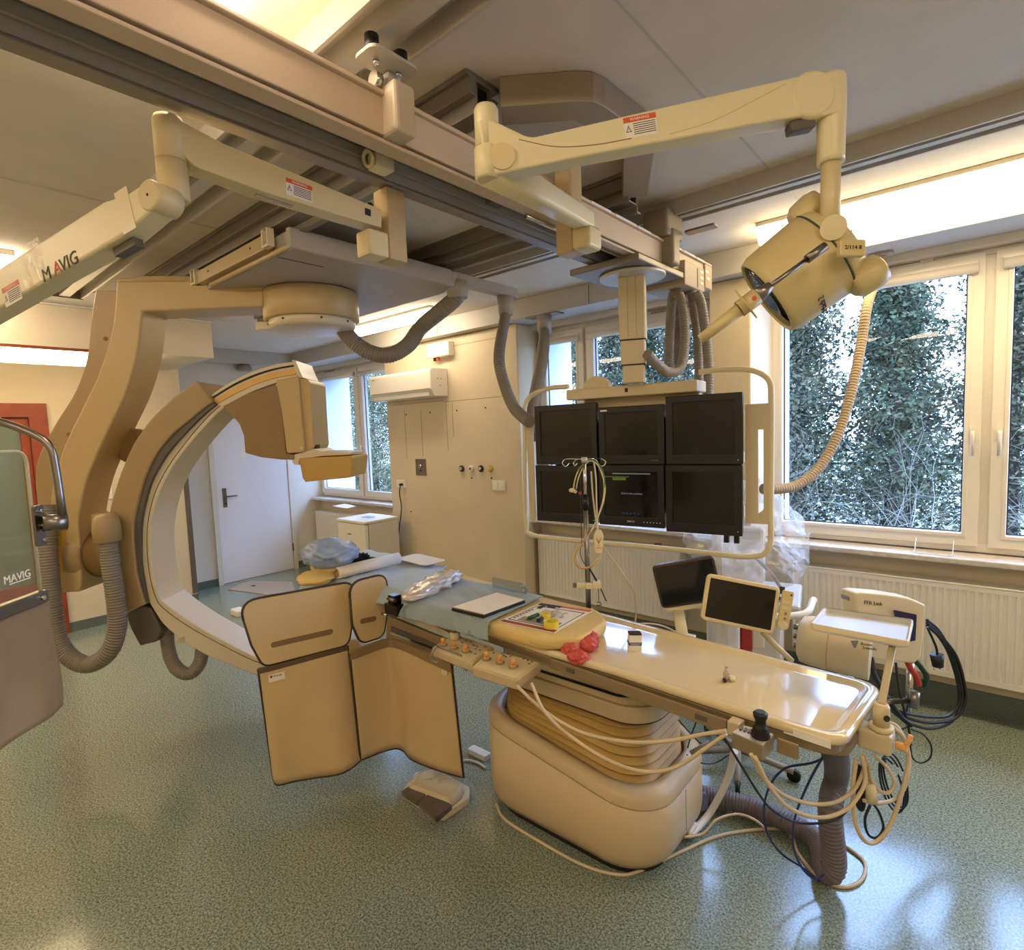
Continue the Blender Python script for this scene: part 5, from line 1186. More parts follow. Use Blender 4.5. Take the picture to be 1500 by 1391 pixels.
# paper roll, wrapped headrest, black cloth, plastic bag
R0 = tp(493.5, 839, ZM + .075); R1 = tp(584, 817, ZM + .085)
pr_ = thing('paper_roll', R0, 'long white paper roll lying across the head end of the table', 'paper roll')
b = MB(); ax_ = (R1 - R0); Fz = frame_z(R0, ax_); n = 28; Lr = ax_.length
b.rings([[Fz @ V((q * cos(2 * pi * k / n), q * sin(2 * pi * k / n), z)) for k in range(n)] for q, z in ((.021, .01), (.021, 0), (.033, 0), (.033, Lr), (.018, Lr))], True, True); b.build('roll_paper', M['paper'], pr_)
b = MB(); b.rings([[Fz @ V((q * cos(2 * pi * k / n), q * sin(2 * pi * k / n), z)) for k in range(n)] for q, z in ((.0205, -.002), (.0205, .05), (.0175, .05), (.0175, -.002), (.0205, -.002))], True, False); b.build('cardboard_core', mat('cardboard', '#a9854f', .8), pr_)
hc = tp(484, 818, ZM + .13)
hr_ = thing('headrest', (hc.x, hc.y, ZM), 'yellow padded headrest wrapped in a crumpled blue plastic cover', 'headrest')
b = MB(); b.lathe([(.04, -.085), (.075, -.08), (.105, -.055), (.11, -.03), (.06, -.01)], Matrix.Translation(hc), 28); b.build('headrest_pad', M['yellow'], hr_)
crumple('blue_cover', hc + V((0, 0, .03)), .165, .155, .08, 5.5, mat('blue_film', '#8fa6cc', .25, spec=.6, sheen=.2), .22, 3.0, hr_, 48)
cc_ = tp(520, 826, ZM + .06); bc_ = crumple('black_cloth', cc_, .12, .11, .06, 9.1, mat('black_fabric', '#0b0a0c', .9), .4, 3.2)
tag(bc_, 'crumpled black cloth between the headrest and the paper roll', 'cloth')
pc_ = tp(636, 856, ZM + .04); 
b = MB(); dirb = (tp(672, 836, ZM + .04) - tp(596, 874, ZM + .04)); Fb = frame(pc_, dirb); Lb_ = dirb.length
rg = []
for j in range(25):
    t = j / 24; e = sin(pi * min(1, max(0, t)) ) ** .45 if 0 < t < 1 else 0; row = []
    for i in range(28):
        a = 2 * pi * i / 28; q = V((t * 6, cos(a) * 1.3, sin(a) * 1.3)); k = 1 + .35 * mn.noise(q * 1.6) - .25 * abs(mn.noise(q * 3.7))
        row.append(Fb @ V(((t - .5) * Lb_, .075 * (.25 + .75 * e) * cos(a) * k, max(-.035, .042 * (.15 + .85 * e) * sin(a) * k))))
    rg.append(row)
b.rings(rg, True, True); tag(b.build('plastic_bag', mat('silvery_film', '#d8d0c6', .18, .35, bump=.6, bscale=40)), 'crinkled silvery plastic bag lying across the table behind the black clamp', 'plastic bag')
yp = crumple('yellow_pillow', tp(462, 846, ZM + .055), .11, .10, .035, 2.2, M['yellow'], .15, 1.8)
tag(yp, 'yellow pad sticking out at the corner of the table head', 'pad')

# ------------------------------------------------------------------ lead panels hanging at the table side
zl0, zl1 = .12, .685
lp = thing('lead_shield', (-2.3, 1.45, zl0), 'tan lead panels with dark edging hanging from the near side of the table', 'lead shield')
M['lead'] = mat('lead_vinyl_tan', '#ccb182', .5, noise=.05, nscale=6)
M['edge'] = mat('dark_edging', '#3a2c20', .6)
def curtain(name, bot, top, nx=40, pad=.0):
    Bp = spline([tp(x, y, zl0) for x, y in bot], 8); Tp = spline([tp(x, y, zl1) for x, y in top], 8)
    Bp = resample(Bp, .012); Tp = resample(Tp, .012)
    def at(P, t): k = t * (len(P) - 1); i = min(int(k), len(P) - 2); return P[i].lerp(P[i + 1], k - i)
    fn = lambda u, v: at(Bp, u).lerp(at(Tp, u), v)
    b = MB(); b.grid(fn, nx, 16); o = b.build(name, M['lead'], lp, solid=.008)
    ed = [fn(u / 40, 0) for u in range(41)] + [fn(1, v / 8) for v in range(1, 9)]
    ed = [fn(0, 1 - v / 8) for v in range(8)] + ed
    b = MB(); b.tube(ed, .0062, 6); b.build('edge_binding', M['edge'], o)
    return o, fn
lA, fA = curtain('lower_panel', [(401, 1142), (407, 1149), (430, 1144), (462, 1138.5), (495, 1133.5), (514, 1125), (528, 1113)], [(378, 980), (382, 979), (400, 974.5), (432, 966), (465, 957), (490, 950.5), (509, 945.5)])
lB, fB = curtain('lower_panel', [(528, 1113), (540, 1108), (555, 1102), (578, 1095.5), (591, 1099), (604, 1112), (641, 1127), (679, 1138)], [(512, 957), (522, 954), (535, 949), (556, 941.5), (572, 938), (596, 945), (628, 960), (662, 975)])
# upper panels: flat boards on the line of the lower ones
def upper(name, outline, p0, p1, slot, off):
    a, c = tp(*p0, zl1), tp(*p1, zl1); d = V((c.x - a.x, c.y - a.y, 0)).normalized(); nn = V((d.y, -d.x, 0))
    if nn.dot(EYE - a) < 0: nn = -nn
    o3 = a + nn * off; Fm = Matrix(((d.x, -nn.x, 0, o3.x), (d.y, -nn.y, 0, o3.y), (0, 0, 1, 0), (0, 0, 0, 1)))
    def lc(x, y): p = onplane(x, y, o3, nn) - o3; return (p.dot(d), p.z + o3.z)
    pl = rnd_poly([lc(x, y) for x, y in outline], [.07, .06, .05, .05, .05, .05, .05][:len(outline)], 6)
    b = MB(); b.prism(pl, 0, .014, Fm, axis='y'); u = b.build(name, M['lead'], lp)
    b = MB(); ring = [Fm @ V((x, .006, z)) for x, z in pl]; b.tube(ring + [ring[0]], .0075, 6); b.build('edge_binding', M['edge'], u)
    s0, s1 = lc(*slot[0]), lc(*slot[1]); sd = V((s1[0] - s0[0], s1[1] - s0[1])); L_ = sd.length; sd /= L_; 
    cap = [(s0[0] + sd.x * L_ / 2 + sd.x * x - sd.y * y, s0[1] + sd.y * L_ / 2 + sd.y * x + sd.x * y) for x, y in rrect(L_ + .026, .026, .0129, 6)]
    b = MB(); b.prism(cap, -.0015, .004, Fm, axis='y'); b.build('grip_slot', mat('slot_brown', '#7c6444', .6), u)
    return Fm
upper('upper_panel', [(349, 882), (519, 851.5), (519, 892), (511, 944), (386, 976), (369, 945)], (378, 980), (509, 945), ((401, 944), (484, 925)), .012)
upper('upper_panel', [(512, 853.5), (566, 840), (568.5, 890), (562, 932), (529, 942), (517, 915)], (512, 957), (568, 938.5), ((531, 909.5), (548, 906)), -.03)
b = MB(); s_ = [fA(u / 20, .985) for u in range(21)]; b.sweep(s_, [(-.008, -.012), (.008, -.012), (.008, .012), (-.008, .012)], fixed=True, smooth=False); b.build('panel_rail', mat('panel_rail_brown', '#5e4c38', .5), lp)
b = MB(); s_ = [fB(u / 20, .985) for u in range(21)]; b.sweep(s_, [(-.008, -.022), (.008, -.022), (.008, .02), (-.008, .02)], fixed=True, smooth=False); b.build('panel_rail', mat('panel_rail_tan', '#8b7350', .5), lp)
q0 = fA(.02, .97); dd = (fA(.2, .97) - q0); dd.z = 0; Fl = frame(q0, dd)
if (Fl.to_3x3() @ V((0, -1, 0))).dot(EYE - q0) < 0: Fl = frame(fA(.2, .97), -dd)
b = MB(); b.span((.03, -.009, -.055), (.10, -.007, -.02), Fl); lb_ = b.build('maker_label', M['paper'], lp)
text('label_print', 'Kenex', Fl @ Matrix.Translation((.07, -.0092, -.03)) @ Matrix.Rotation(pi / 2, 4, 'X'), .014, M['ink'], lb_)
b = MB(); b.cyl(Fl @ V((.042, -.009, -.03)), Fl @ V((.042, -.0098, -.03)), .006, 14); b.build('label_logo', mat('logo_red', '#9c2f2a', .5), lb_)
q1 = fB(.93, .93); b = MB(); Fl2 = frame(q1, fB(.98, .93) - fB(.9, .93)); b.span((-.02, -.008, -.015), (.02, -.006, .015), Fl2); b.build('size_label', M['creamlt'], lp)
# black clamp that holds the panels on the rail
c0 = tp(580, 884, .90); kb = thing('rail_clamp', c0, 'black metal clamp standing between the lead panels and the drape', 'clamp')
Fc = frame(c0, -UT)
b = MB(); b.span((-.06, -.03, -.05), (.05, .03, .0), Fc); b.build('clamp_body', M['black'], kb, bevel=.004)
b = MB(); b.span((-.03, -.025, .0), (.02, .02, .045), Fc); b.build('clamp_jaw', mat('clamp_steel', '#2a221c', .25, .8), kb, bevel=.003)
b = MB(); b.cyl(Fc @ V((-.02, -.03, .03)), Fc @ V((.04, -.03, .03)), .009, 12); b.build('clamp_screw', M['steel'], kb)
b = MB(); b.cyl(Fc @ V((-.075, -.035, -.055)), Fc @ V((-.03, -.035, -.055)), .007, 10); b.build('clamp_pin', M['chrome'], kb)
# ------------------------------------------------------------------ things on the walls
def simple(name, mb, m, label, cat, group=None, **k):
    return tag(mb.build(name, m, **k), label, cat, group)
# air conditioner
ya = 3.53
xa, xb = on(541, 555, 'y', ya).x, on(629, 548, 'y', ya).x; z1 = on(629, 538, 'y', ya).z; z0 = on(628, 579, 'y', ya).z - .005
ac = thing('air_conditioner', ((xa + xb) / 2, 3.64, z0), 'white wall air conditioner above the bare beige pier wall', 'air conditioner')
b = MB(); pf = rnd_poly([(3.745, z0), (3.57, z0), (3.53, z0 + .07), (3.53, z1 - .02), (3.56, z1), (3.745, z1)], [.005, .03, .03, .03, .03, .005]); b.prism(pf, xa + .012, xb - .0, axis='x'); b.build('unit_body', M['white'], ac)
for x, q in ((xa + .006, 1), (xb + .008, 1)):
    b = MB(); b.prism(pf, x - .006, x + .006, axis='x'); b.build('end_panel', M['paper'], ac, bevel=.003)
b = MB(); b.prism([(3.555, z0 + .008), (3.548, z0 + .045), (3.544, z0 + .045), (3.55, z0 + .006)], xa + .03, xb - .04, axis='x'); b.build('louvre', M['pvc'], ac)
b = MB(); b.span((xa + .02, 3.5295, z0 + .069), (xb - .01, 3.5305, z0 + .073)); b.build('louvre_slot', M['greydk'], ac)
MB().span((xa + .05, 3.5285, z1 - .05), (xa + .09, 3.5295, z1 - .043)).build('maker_mark', M['greydk'], ac)
b = MB(); b.torus((xb + .0148, 3.645, z1 - .08), .02, .0015, frame_z((0, 0, 0), (1, 0, 0)) if False else None, 4, 4); 
for k, (y, z) in enumerate(((3.64, z1 - .07), (3.66, z1 - .10), (3.62, z1 - .10), (3.645, z0 + .10))):
    b = MB(); b.cyl((xb + .0135, y, z), (xb + .0155, y, z), (.018, .006, .006, .005)[k], 14); b.build('sensor_dot', (M['pvc'], M['greydk'], M['greydk'], M['ink'])[k], ac)
# junction box
p0 = on(626, 525, 'y', 3.67); p1 = on(656, 498, 'y', 3.67)
jbx = thing('junction_box', ((p0.x + p1.x) / 2, 3.71, p0.z), 'white electrical box high on the pier wall above the air conditioner', 'junction box')
b = MB(); b.span((p0.x, 3.67, p0.z), (p1.x, 3.748, p1.z)); b.build('box_body', M['white'], jbx, bevel=.008)
b = MB(); b.span((p0.x + .01, 3.667, p0.z + .01), (p1.x - .01, 3.6705, p1.z - .01)); b.build('box_lid', M['paper'], jbx)
b = MB(); b.cyl((p0.x + .07, 3.71, p0.z), (p0.x + .07, 3.71, p0.z - .03), .018, 14); b.build('cable_gland', M['black'], jbx)
b = MB(); b.cyl((p0.x + .11, 3.71, p0.z), (p0.x + .11, 3.71, p0.z - .03), .02, 14); b.build('beacon', M['orange'], jbx)
# gas outlets
gm = (mat('outlet_dark', '#2a2a3a', .35), M['paper'], mat('outlet_black', '#20201e', .4), mat('outlet_yellow', '#c9a53a', .4))
for k, (x, lb_) in enumerate(zip((677, 691, 705, 719), ('dark blue', 'white', 'black and white', 'yellow'))):
    p = on(x, 686, 'y', YP); t = thing('gas_outlet', (p.x, YP, p.z - .03), lb_ + ' round medical gas outlet in the row on the beige wall', 'gas outlet', 'gas outlets')
    b = MB(); b.lathe([(.032, 0), (.032, .012), (.024, .022)], frame_z((p.x, YP, p.z), (0, -1, 0)), 24); b.build('outlet_ring', gm[k], t)
    b = MB(); b.lathe([(.015, .0221), (.013, .028)], frame_z((p.x, YP, p.z), (0, -1, 0)), 18); b.build('outlet_socket', M['paper'] if k != 1 else M['steel'], t)
    b = MB(); b.cyl((p.x, YP - .0281, p.z), (p.x, YP - .03, p.z), .005, 10); b.build('outlet_hole', M['black'], t)
p = on(264, 698, 'x', XL); t = thing('gas_outlet', (XL, p.y, p.z - .03), 'single dark round outlet on the left wall seen through the c-arm', 'gas outlet')
b = MB(); b.lathe([(.045, 0), (.045, .012), (.033, .02)], frame_z(p, (1, 0, 0)), 24); b.build('outlet_ring', gm[0], t)
b = MB(); b.lathe([(.020, .0201), (.017, .026)], frame_z(p, (1, 0, 0)), 18); b.build('outlet_socket', M['paper'], t)
b = MB(); b.cyl(p + V((.026, 0, 0)), p + V((.028, 0, 0)), .006, 10); b.build('outlet_hole', M['black'], t)
# steel plate
a, c = on(610, 696, 'y', YP), on(624, 672, 'y', YP)
t = thing('wall_plate', ((a.x + c.x) / 2, YP, a.z), 'steel plate with a round connector on the beige pier wall', 'wall plate')
b = MB(); b.span((a.x, YP - .006, a.z), (c.x, YP, c.z)); b.build('plate', M['steel'], t, bevel=.002)
m_ = (a + c) / 2
b = MB(); b.lathe([(.022, 0), (.022, .014), (.014, .016)], frame_z((m_.x, YP - .006, m_.z + .01), (0, -1, 0)), 20); b.build('connector', M['chrome'], t)
b = MB(); b.cyl((m_.x, YP - .0221, m_.z + .01), (m_.x, YP - .023, m_.z + .01), .009, 12); b.build('connector_hole', M['black'], t)
b = MB(); b.cyl((m_.x, YP - .006, m_.z - .035), (m_.x, YP - .012, m_.z - .035), .009, 12); b.build('lock', M['black'], t)
# sockets
a, c = on(583, 713, 'y', YP), on(595, 703, 'y', YP)
t = thing('wall_socket', ((a.x + c.x) / 2, YP, a.z), 'white wall socket with a black plug above the small fridge', 'socket')
b = MB(); b.span((a.x, YP - .02, a.z), (c.x, YP, c.z)); b.build('socket_plate', M['paper'], t, bevel=.004)
for q in (.3, .72):
    b = MB(); b.cyl((a.x + (c.x - a.x) * q, YP - .021, (a.z + c.z) / 2), (a.x + (c.x - a.x) * q, YP - .0222, (a.z + c.z) / 2), .017, 16); b.build('socket_hole', M['pvc'], t)
pl = V((a.x + (c.x - a.x) * .72, YP - .0225, (a.z + c.z) / 2 - .006))
t = thing('power_cord', pl, 'thin black power cord hanging from the wall socket down behind the fridge', 'power cord')
b = MB(); b.cyl(pl, pl + V((0, -.035, 0)), .014, 14); b.build('plug', M['black'], t)
b = MB(); b.tube(spline([pl + V((0, -.03, -.01)), pl + V((-.005, -.04, -.10)), on(588, 745, 'y', 3.71), on(584, 780, 'y', 3.70), on(581, 815, 'y', 3.69), on(580, 850, 'y', 3.68)], 8), .006, 6); b.build('cord', M['blackc'], t)
a, c = on(722, 718, 'y', YP), on(741, 704, 'y', YP)
t = thing('wall_socket', ((a.x + c.x) / 2, YP, a.z), 'white double socket below the gas outlets on the beige wall', 'socket')
b = MB(); b.span((a.x, YP - .012, a.z), (c.x, YP, c.z)); b.build('socket_plate', M['pvc'], t, bevel=.004)
for q in (.27, .73):
    b = MB(); w_ = (c.x - a.x) * .2; xm = a.x + (c.x - a.x) * q; b.span((xm - w_, YP - .016, a.z + .012), (xm + w_, YP - .0121, c.z - .012)); b.build('socket_cover', M['paper'], t, bevel=.003)
# dowel holes and marks left by removed fittings
mk = MB()
for x, y in ((595, 607), (630, 604), (669, 601), (711, 597), (602, 749), (691, 700), (720, 700)): p = on(x, y, 'y', YP); mk.cyl((p.x, YP + .001, p.z), (p.x, YP - .002, p.z), .009, 8)
struct(mk.build('trim_dowel_hole', M['dark']))
gl = MB()
for (x0, y0, x1, y1) in ((575, 594, 650, 589), (650, 589, 735, 580), (648, 510, 742, 487)):
    a, c = on(x0, y0, 'y', YP), on(x1, y1, 'y', YP); gl.span((a.x, YP - .0012, a.z), (c.x, YP + .001, a.z + .007))
for (x, y0, y1) in ((592, 600, 672), (653, 592, 660), (616, 600, 668), (662, 590, 640)): a, c = on(x, y0, 'y', YP), on(x + 3, y1, 'y', YP); gl.span((a.x, YP - .0012, c.z), (a.x + .006, YP + .001, a.z))
struct(gl.build('trim_old_paint_edge', mat('old_paint_edge', '#a98d60', .8)))
# light switch and outlet glimpsed between arm and sleeve
p = on(157, 722, 'x', XL + .002); t = thing('light_switch', p, 'white light switch on the left wall between the hanging arm and the sleeve', 'light switch')
b = MB(); b.span((XL, p.y - .05, p.z - .06), (XL + .012, p.y + .04, p.z + .06)); b.build('switch_plate', M['paper'], t, bevel=.003)
b = MB(); b.span((XL + .0121, p.y - .03, p.z - .03), (XL + .016, p.y + .02, p.z + .03)); b.build('switch_rocker', M['pvc'], t)
# sensor under the door soffit
p = on(358, 541, 'x', -6.86); b = MB(); b.lathe([(.07, 2.56), (.085, 2.57), (.085, 2.60), (.06, 2.638)], Matrix.Translation((-6.86, p.y, 0)), 24); simple('ceiling_sensor', b, M['grey'], 'small round grey ceiling sensor near the white door', 'sensor')

# ------------------------------------------------------------------ radiators
def radiator(x0, x1, label, z0=.225, z1=.775, y=3.88):
    t = thing('radiator', ((x0 + x1) / 2, y + .05, z0), label, 'radiator', 'radiators under the windows')
    n = int((x1 - x0) / .034); pr_ = []
    for i in range(n):
        a = x0 + (x1 - x0) * i / n; w = (x1 - x0) / n
        pr_ += [(a, y), (a + w * .36, y), (a + w * .46, y + .005), (a + w * .84, y + .005), (a + w * .94, y)]
    pr_.append((x1, y))
    poly = pr_ + [(x1, y + .02), (x0, y + .02)]
    b = MB(); b.prism(poly, z0 + .03, z1 - .035); b.span((x0, y + .0, z0), (x1, y + .021, z0 + .0305)); b.span((x0, y, z1 - .0355), (x1, y + .021, z1 - .012))
    fr = b.build('front_panel', M['white'], t)
    b = MB(); b.span((x0, y + .0, z1 - .0115), (x1, y + .11, z1)); b.build('top_grille', M['white'], t, bevel=.004)
    b = MB(); b.span((x0, y + .0215, z0 + .01), (x0 + .006, y + .11, z1 - .012)); b.build('side_panel', M['white'], t)
    b = MB(); b.span((x1 - .006, y + .0215, z0 + .01), (x1, y + .11, z1 - .012)); b.build('side_panel', M['white'], t)
    b = MB(); b.span((x0 + .01, y + .09, z0 + .01), (x1 - .01, y + .11, z1 - .012)); b.build('back_panel', M['white'], t)
    return t
radiator(-3.06, -1.715, 'white ribbed radiator under the middle window behind the monitors')
radiator(-.945, 1.1, 'white ribbed radiator under the right window behind the table foot')
radiator(-6.88, -5.2, 'white radiator under the far left window partly behind the fridge', z1=.74)
for px, py in ((1182, 820), (965, 805)):
    p = on(px, py, 'y', 3.90); b = MB(); b.cyl((p.x, 3.90, .7755), (p.x, 3.90, .80), .012, 10); b.cyl((p.x - .03, 3.90, .80), (p.x + .02, 3.90, .803), .009, 10); simple('bleed_valve', b, M['steel'], 'small metal valve on top of the %s radiator' % ('right' if px > 1000 else 'middle'), 'valve')
# ------------------------------------------------------------------ fridge
fc = on(534, 765, 'z', .85); f1 = on(577, 756, 'z', .85); f0 = on(488, 761, 'z', .85)
fx0_, fx1_, fy0_, fy1_ = -5.66, -5.13, 3.16, 3.72
fx1_ = fc.x; fy0_ = fc.y; fx0_ = fc.x - .50; fy1_ = fy0_ + .42
fg = thing('fridge', ((fx0_ + fx1_) / 2, (fy0_ + fy1_) / 2, 0), 'small white fridge in the far corner under the left window', 'fridge')
b = MB(); b.span((fx0_, fy0_ + .045, .02), (fx1_, fy1_, .825)); b.build('fridge_body', mat('fridge_grey_side', '#cfcac2', .4), fg, bevel=.006)
b = MB(); b.span((fx0_, fy0_, .04), (fx1_, fy0_ + .04, .82)); dr_ = b.build('fridge_door', M['white'], fg, bevel=.01)
MB().span((fx0_ + .18, fy0_ - .001, .70), (fx0_ + .25, fy0_, .712)).build('maker_mark', M['greydk'], dr_)
b = MB(); b.span((fx0_ - .005, fy0_ - .01, .826), (fx1_ + .005, fy1_, .855)); b.build('fridge_top', M['white'], fg, bevel=.008)
for x in (fx0_ + .05, fx1_ - .05):
    b = MB(); b.cyl((x, fy0_ + .08, 0), (x, fy0_ + .08, .02), .02, 12); b.build('foot', M['black'], fg)
b = MB(); b.prism(rrect(.14, .09, .01, 3, fx0_ + .25, fy0_ + .22), .8551, .858); simple('leaflet', b, mat('blue_leaflet', '#8fb0d8', .5), 'pale blue leaflet lying on top of the small fridge', 'leaflet')
a = on(488, 742, 'z', .92); b = MB(); b.prism([tuple(on(x, y, 'z', .9195))[:2] for x, y in ((487, 741), (505, 737.5), (522, 741), (508, 744.5))], .9185, .920); simple('paper_sheet', b, M['paper'], 'white sheet of paper lying on the left window sill', 'paper')
# wire holder on the right sill
w0 = [on(x, y, 'z', .925) for x, y in ((1341, 806), (1397, 808))]
b = MB(); b.tube(bendpath([V((w0[0].x, 3.98, .995)), V((w0[0].x, 3.88, .925)), V((w0[1].x, 3.88, .925)), V((w0[1].x, 3.98, .995))], .01), .0025, 6); simple('wire_holder', b, M['alu'], 'small bent white wire holder on the right window sill', 'wire holder')
# cardboard on the floor by the white door
cq = [on(x, y, 'z', .004) for x, y in ((334, 863), (366, 851), (428, 852), (432, 866), (392, 871))]
b = MB(); b.prism([(p.x, p.y) for p in cq], .001, .008); cbd = simple('cardboard_sheet', b, mat('cardboard_pale', '#a99a88', .8), 'flat piece of cardboard on the floor in front of the white door', 'cardboard')
b = MB(); c = on(372, 858, 'z', .008); b.span((c.x - .05, c.y - .02, .0081), (c.x + .02, c.y + .02, .009)); b.build('card_print', M['ink'], cbd)
b = MB(); c = on(349, 893, 'z', .05); b.prism(rrect(.16, .10, .02, 4, c.x, c.y), .0, .06); simple('white_box', b, M['white'], 'small white box on the floor seen past the lower end of the c-arm', 'box', bevel=.01)
c = on(706, 1106, 'z', .01); b = MB(); b.prism(rrect(.13, .05, .01, 3, c.x - .02, c.y), 0, .03); simple('floor_socket', b, M['white'], 'white floor socket strip beside the table pedestal', 'floor socket', bevel=.004)
b = MB(); b.tube(spline([on(x, y, 'z', .008) for x, y in ((672, 1116), (684, 1113), (700, 1117), (712, 1125))], 6), .006, 6); simple('white_cable', b, M['white'], 'short white cable on the floor between lead panels and pedestal', 'cable', 'loose cables')
# foot pedal wrapped in plastic
pc = on(635, 1168, 'z', .03); fx_ = frame((pc.x, pc.y, 0), on(690, 1176, 'z', 0) - on(600, 1150, 'z', 0))
fp = thing('foot_pedal', (pc.x, pc.y, 0), 'cream foot pedal with dark pads wrapped in clear plastic on the floor', 'foot pedal')
def pdl(pts): return [tuple(on(x, y, 'z', .0))[:2] for x, y in pts]
base = rnd_poly(pdl(((588, 1168), (610, 1140), (640, 1134), (688, 1162), (688, 1178), (650, 1204), (637, 1200))), .02, 3)
b = MB(); b.prism(base, .002, .035); b.build('pedal_base', M['creamlt'], fp, bevel=.006)
hump = rnd_poly([tuple(on(x, y, 'z', .05))[:2] for x, y in ((596, 1156), (614, 1136), (640, 1130), (680, 1156), (676, 1166), (660, 1180))], .02, 3)
b = MB(); cxh = sum(p[0] for p in hump) / len(hump); cyh = sum(p[1] for p in hump) / len(hump)
b.rings([[V((cxh + (x - cxh) * k, cyh + (y - cyh) * k, z)) for x, y in hump] for k, z in ((1, .036), (.97, .06), (.85, .075))]); b.build('pedal_hood', M['cream'], fp)
for q in (((588, 1164), (610, 1150), (628, 1164), (612, 1180)), ((613, 1181), (630, 1165), (663, 1184), (640, 1204))):
    pl = rnd_poly([tuple(on(x, y, 'z', .04))[:2] for x, y in q], .006, 3); b = MB(); b.prism(pl, .0351, .06); b.build('pedal_pad', mat('pedal_brown', '#3f2c22', .4), fp, bevel=.004)
b = MB(); hd_ = [on(x, y, 'z', z) for x, y, z in ((645, 1118, .10), (652, 1128, .10), (668, 1132, .09), (676, 1136, .07))]; b.tube(spline(hd_, 6), .008, 8); b.build('pedal_handle', M['creamlt'], fp)
film = pane_mat('clear_bag_film', '#f8f8f6', .08, .05, .03, '#e8e0d4', 1.0, 30)
def bag(u, v):
    a = 2 * pi * u; r = 1 + .12 * mn.noise((cos(a) * 2, sin(a) * 2, v * 3)) + .05 * mn.noise((cos(a) * 6, sin(a) * 6, v * 7))
    k = cos(v * pi / 2) ** .6; z = .004 + .115 * sin(v * pi / 2) + .012 * mn.noise((cos(a) * 4, sin(a) * 4, v * 6 + 4))
    d = pc + V((cos(a), sin(a), 0)) * (.165 * r * max(k, .02)) + fx_.to_3x3() @ V((.03 * (cos(a) > 0), 0, 0)); return V((d.x, d.y, max(z, .003)))
b = MB(); b.grid(bag, 60, 20); b.build('plastic_wrap', film, fp)
# ------------------------------------------------------------------ drip pole with cables
p0 = on(862, 886, 'z', .87); tv_ = (p0 - EYE).dot(FWD)
def dv(px, py, dt=0): return dep(px, py, tv_ + dt)
zt = dep(854, 670, tv_).z; zm = dep(856, 735, tv_).z
iv = thing('drip_pole', (p0.x, p0.y, .80), 'steel drip pole clamped to the far table rail in front of the monitors', 'drip pole')
b = MB(); b.cyl((p0.x, p0.y, .79), (p0.x, p0.y, zm), .0125, 16); b.build('pole_lower', M['steel'], iv)
b = MB(); b.cyl((p0.x, p0.y, zm), (p0.x, p0.y, zt), .008, 14); b.build('pole_upper', M['chrome'], iv)
b = MB(); b.cyl((p0.x, p0.y, zm - .03), (p0.x, p0.y, zm + .03), .016, 16); b.build('pole_collar', M['black'], iv)
b = MB(); b.cyl((p0.x, p0.y, zt - .02), (p0.x, p0.y, zt + .004), .014, 14); hk = b.build('hook_head', M['alu'], iv)
hl = [((832, 672), (826, 674), (824, 679), (829, 683), (834, 678)), ((845, 673), (840, 678), (842, 682), (846, 678)), ((872, 673), (878, 681), (884, 682), (887, 676), (880, 671))]
for q in hl:
    b = MB(); b.tube(spline([V((p0.x, p0.y, zt - .005))] + [dv(x, y) for x, y in q], 6), .0032, 6); b.build('hook', M['chrome'], iv)
b = MB(); b.tube([V((p0.x, p0.y, zt - .005)), dv(880, 671)], .0035, 6); b.build('hook_arm', M['chrome'], iv)
ck = dv(861, 857, -.02); b = MB(); b.span((-.055, -.012, -.010), (-.014, .012, .012), frame(ck, RIGHT)); b.span((-.014, -.02, -.014), (.02, .02, .014), frame(ck, RIGHT)); b.span((.02, -.015, -.016), (.062, .015, .022), frame(ck, RIGHT)); b.build('pole_clamp', M['creamlt'], iv, bevel=.004)
b = MB(); b.cyl(frame(ck, RIGHT) @ V((-.055, 0, 0)), frame(ck, RIGHT) @ V((-.07, 0, 0)), .012, 12); b.build('clamp_knob', M['greydk'], iv)
b = MB(); b.span((p0.x - .02, p0.y - .03, .79), (p0.x + .02, p0.y + .02, .85)); b.build('pole_foot', M['steel'], iv)
def lead(name, pts, r, m, label=None, grp=None, parent=None, dt=-.03):
    b = MB(); b.tube(spline([dv(x, y, dt) for x, y in pts], 8), r, 6); o = b.build(name, m, parent)
    if label: tag(o, label, 'cable', grp)
    return o
yw = mat('yellow_lead', '#d8cc74', .45); gw = mat('green_lead', '#4f7a3c', .45); ww = mat('white_lead', '#d8cfb8', .45); dg = mat('dark_green_lead', '#25382a', .5); ow = mat('orange_lead', '#c98a4a', .5)
eg = thing('ecg_lead_set', dv(868, 672, -.03), 'coloured bundle of ecg leads looped over the hooks of the drip pole', 'lead set')
lead('lead_wire', ((840, 715), (843, 700), (850, 684), (862, 674), (872, 676), (880, 690), (886, 710), (885, 730), (878, 752), (866, 778), (852, 795), (843, 808), (841, 822), (848, 831), (860, 832), (872, 826), (879, 816), (880, 806)), .0035, yw, parent=eg)
lead('lead_wire', ((844, 716), (848, 698), (856, 682), (866, 675), (878, 684), (884, 702), (884, 728), (876, 756), (862, 784), (850, 800), (845, 815), (852, 829), (866, 829), (877, 815)), .0028, ww, parent=eg, dt=-.04)
lead('lead_wire', ((846, 690), (856, 676), (866, 673), (878, 680), (885, 696), (886, 714)), .0025, gw, parent=eg, dt=-.045)
lead('lead_wire', ((866, 778), (856, 790), (846, 805), (842, 820), (850, 832), (864, 831), (876, 820)), .0025, ow, parent=eg, dt=-.045)
lead('lead_wire', ((866, 690), (868, 720), (872, 755), (876, 780)), .0045, ww, parent=eg)
lead('lead_wire', ((870, 676), (873, 700), (874, 740), (876, 780)), .004, ww, parent=eg, dt=-.035)
lead('lead_wire', ((850, 695), (851, 740), (852, 790), (853, 800)), .002, dg, parent=eg)
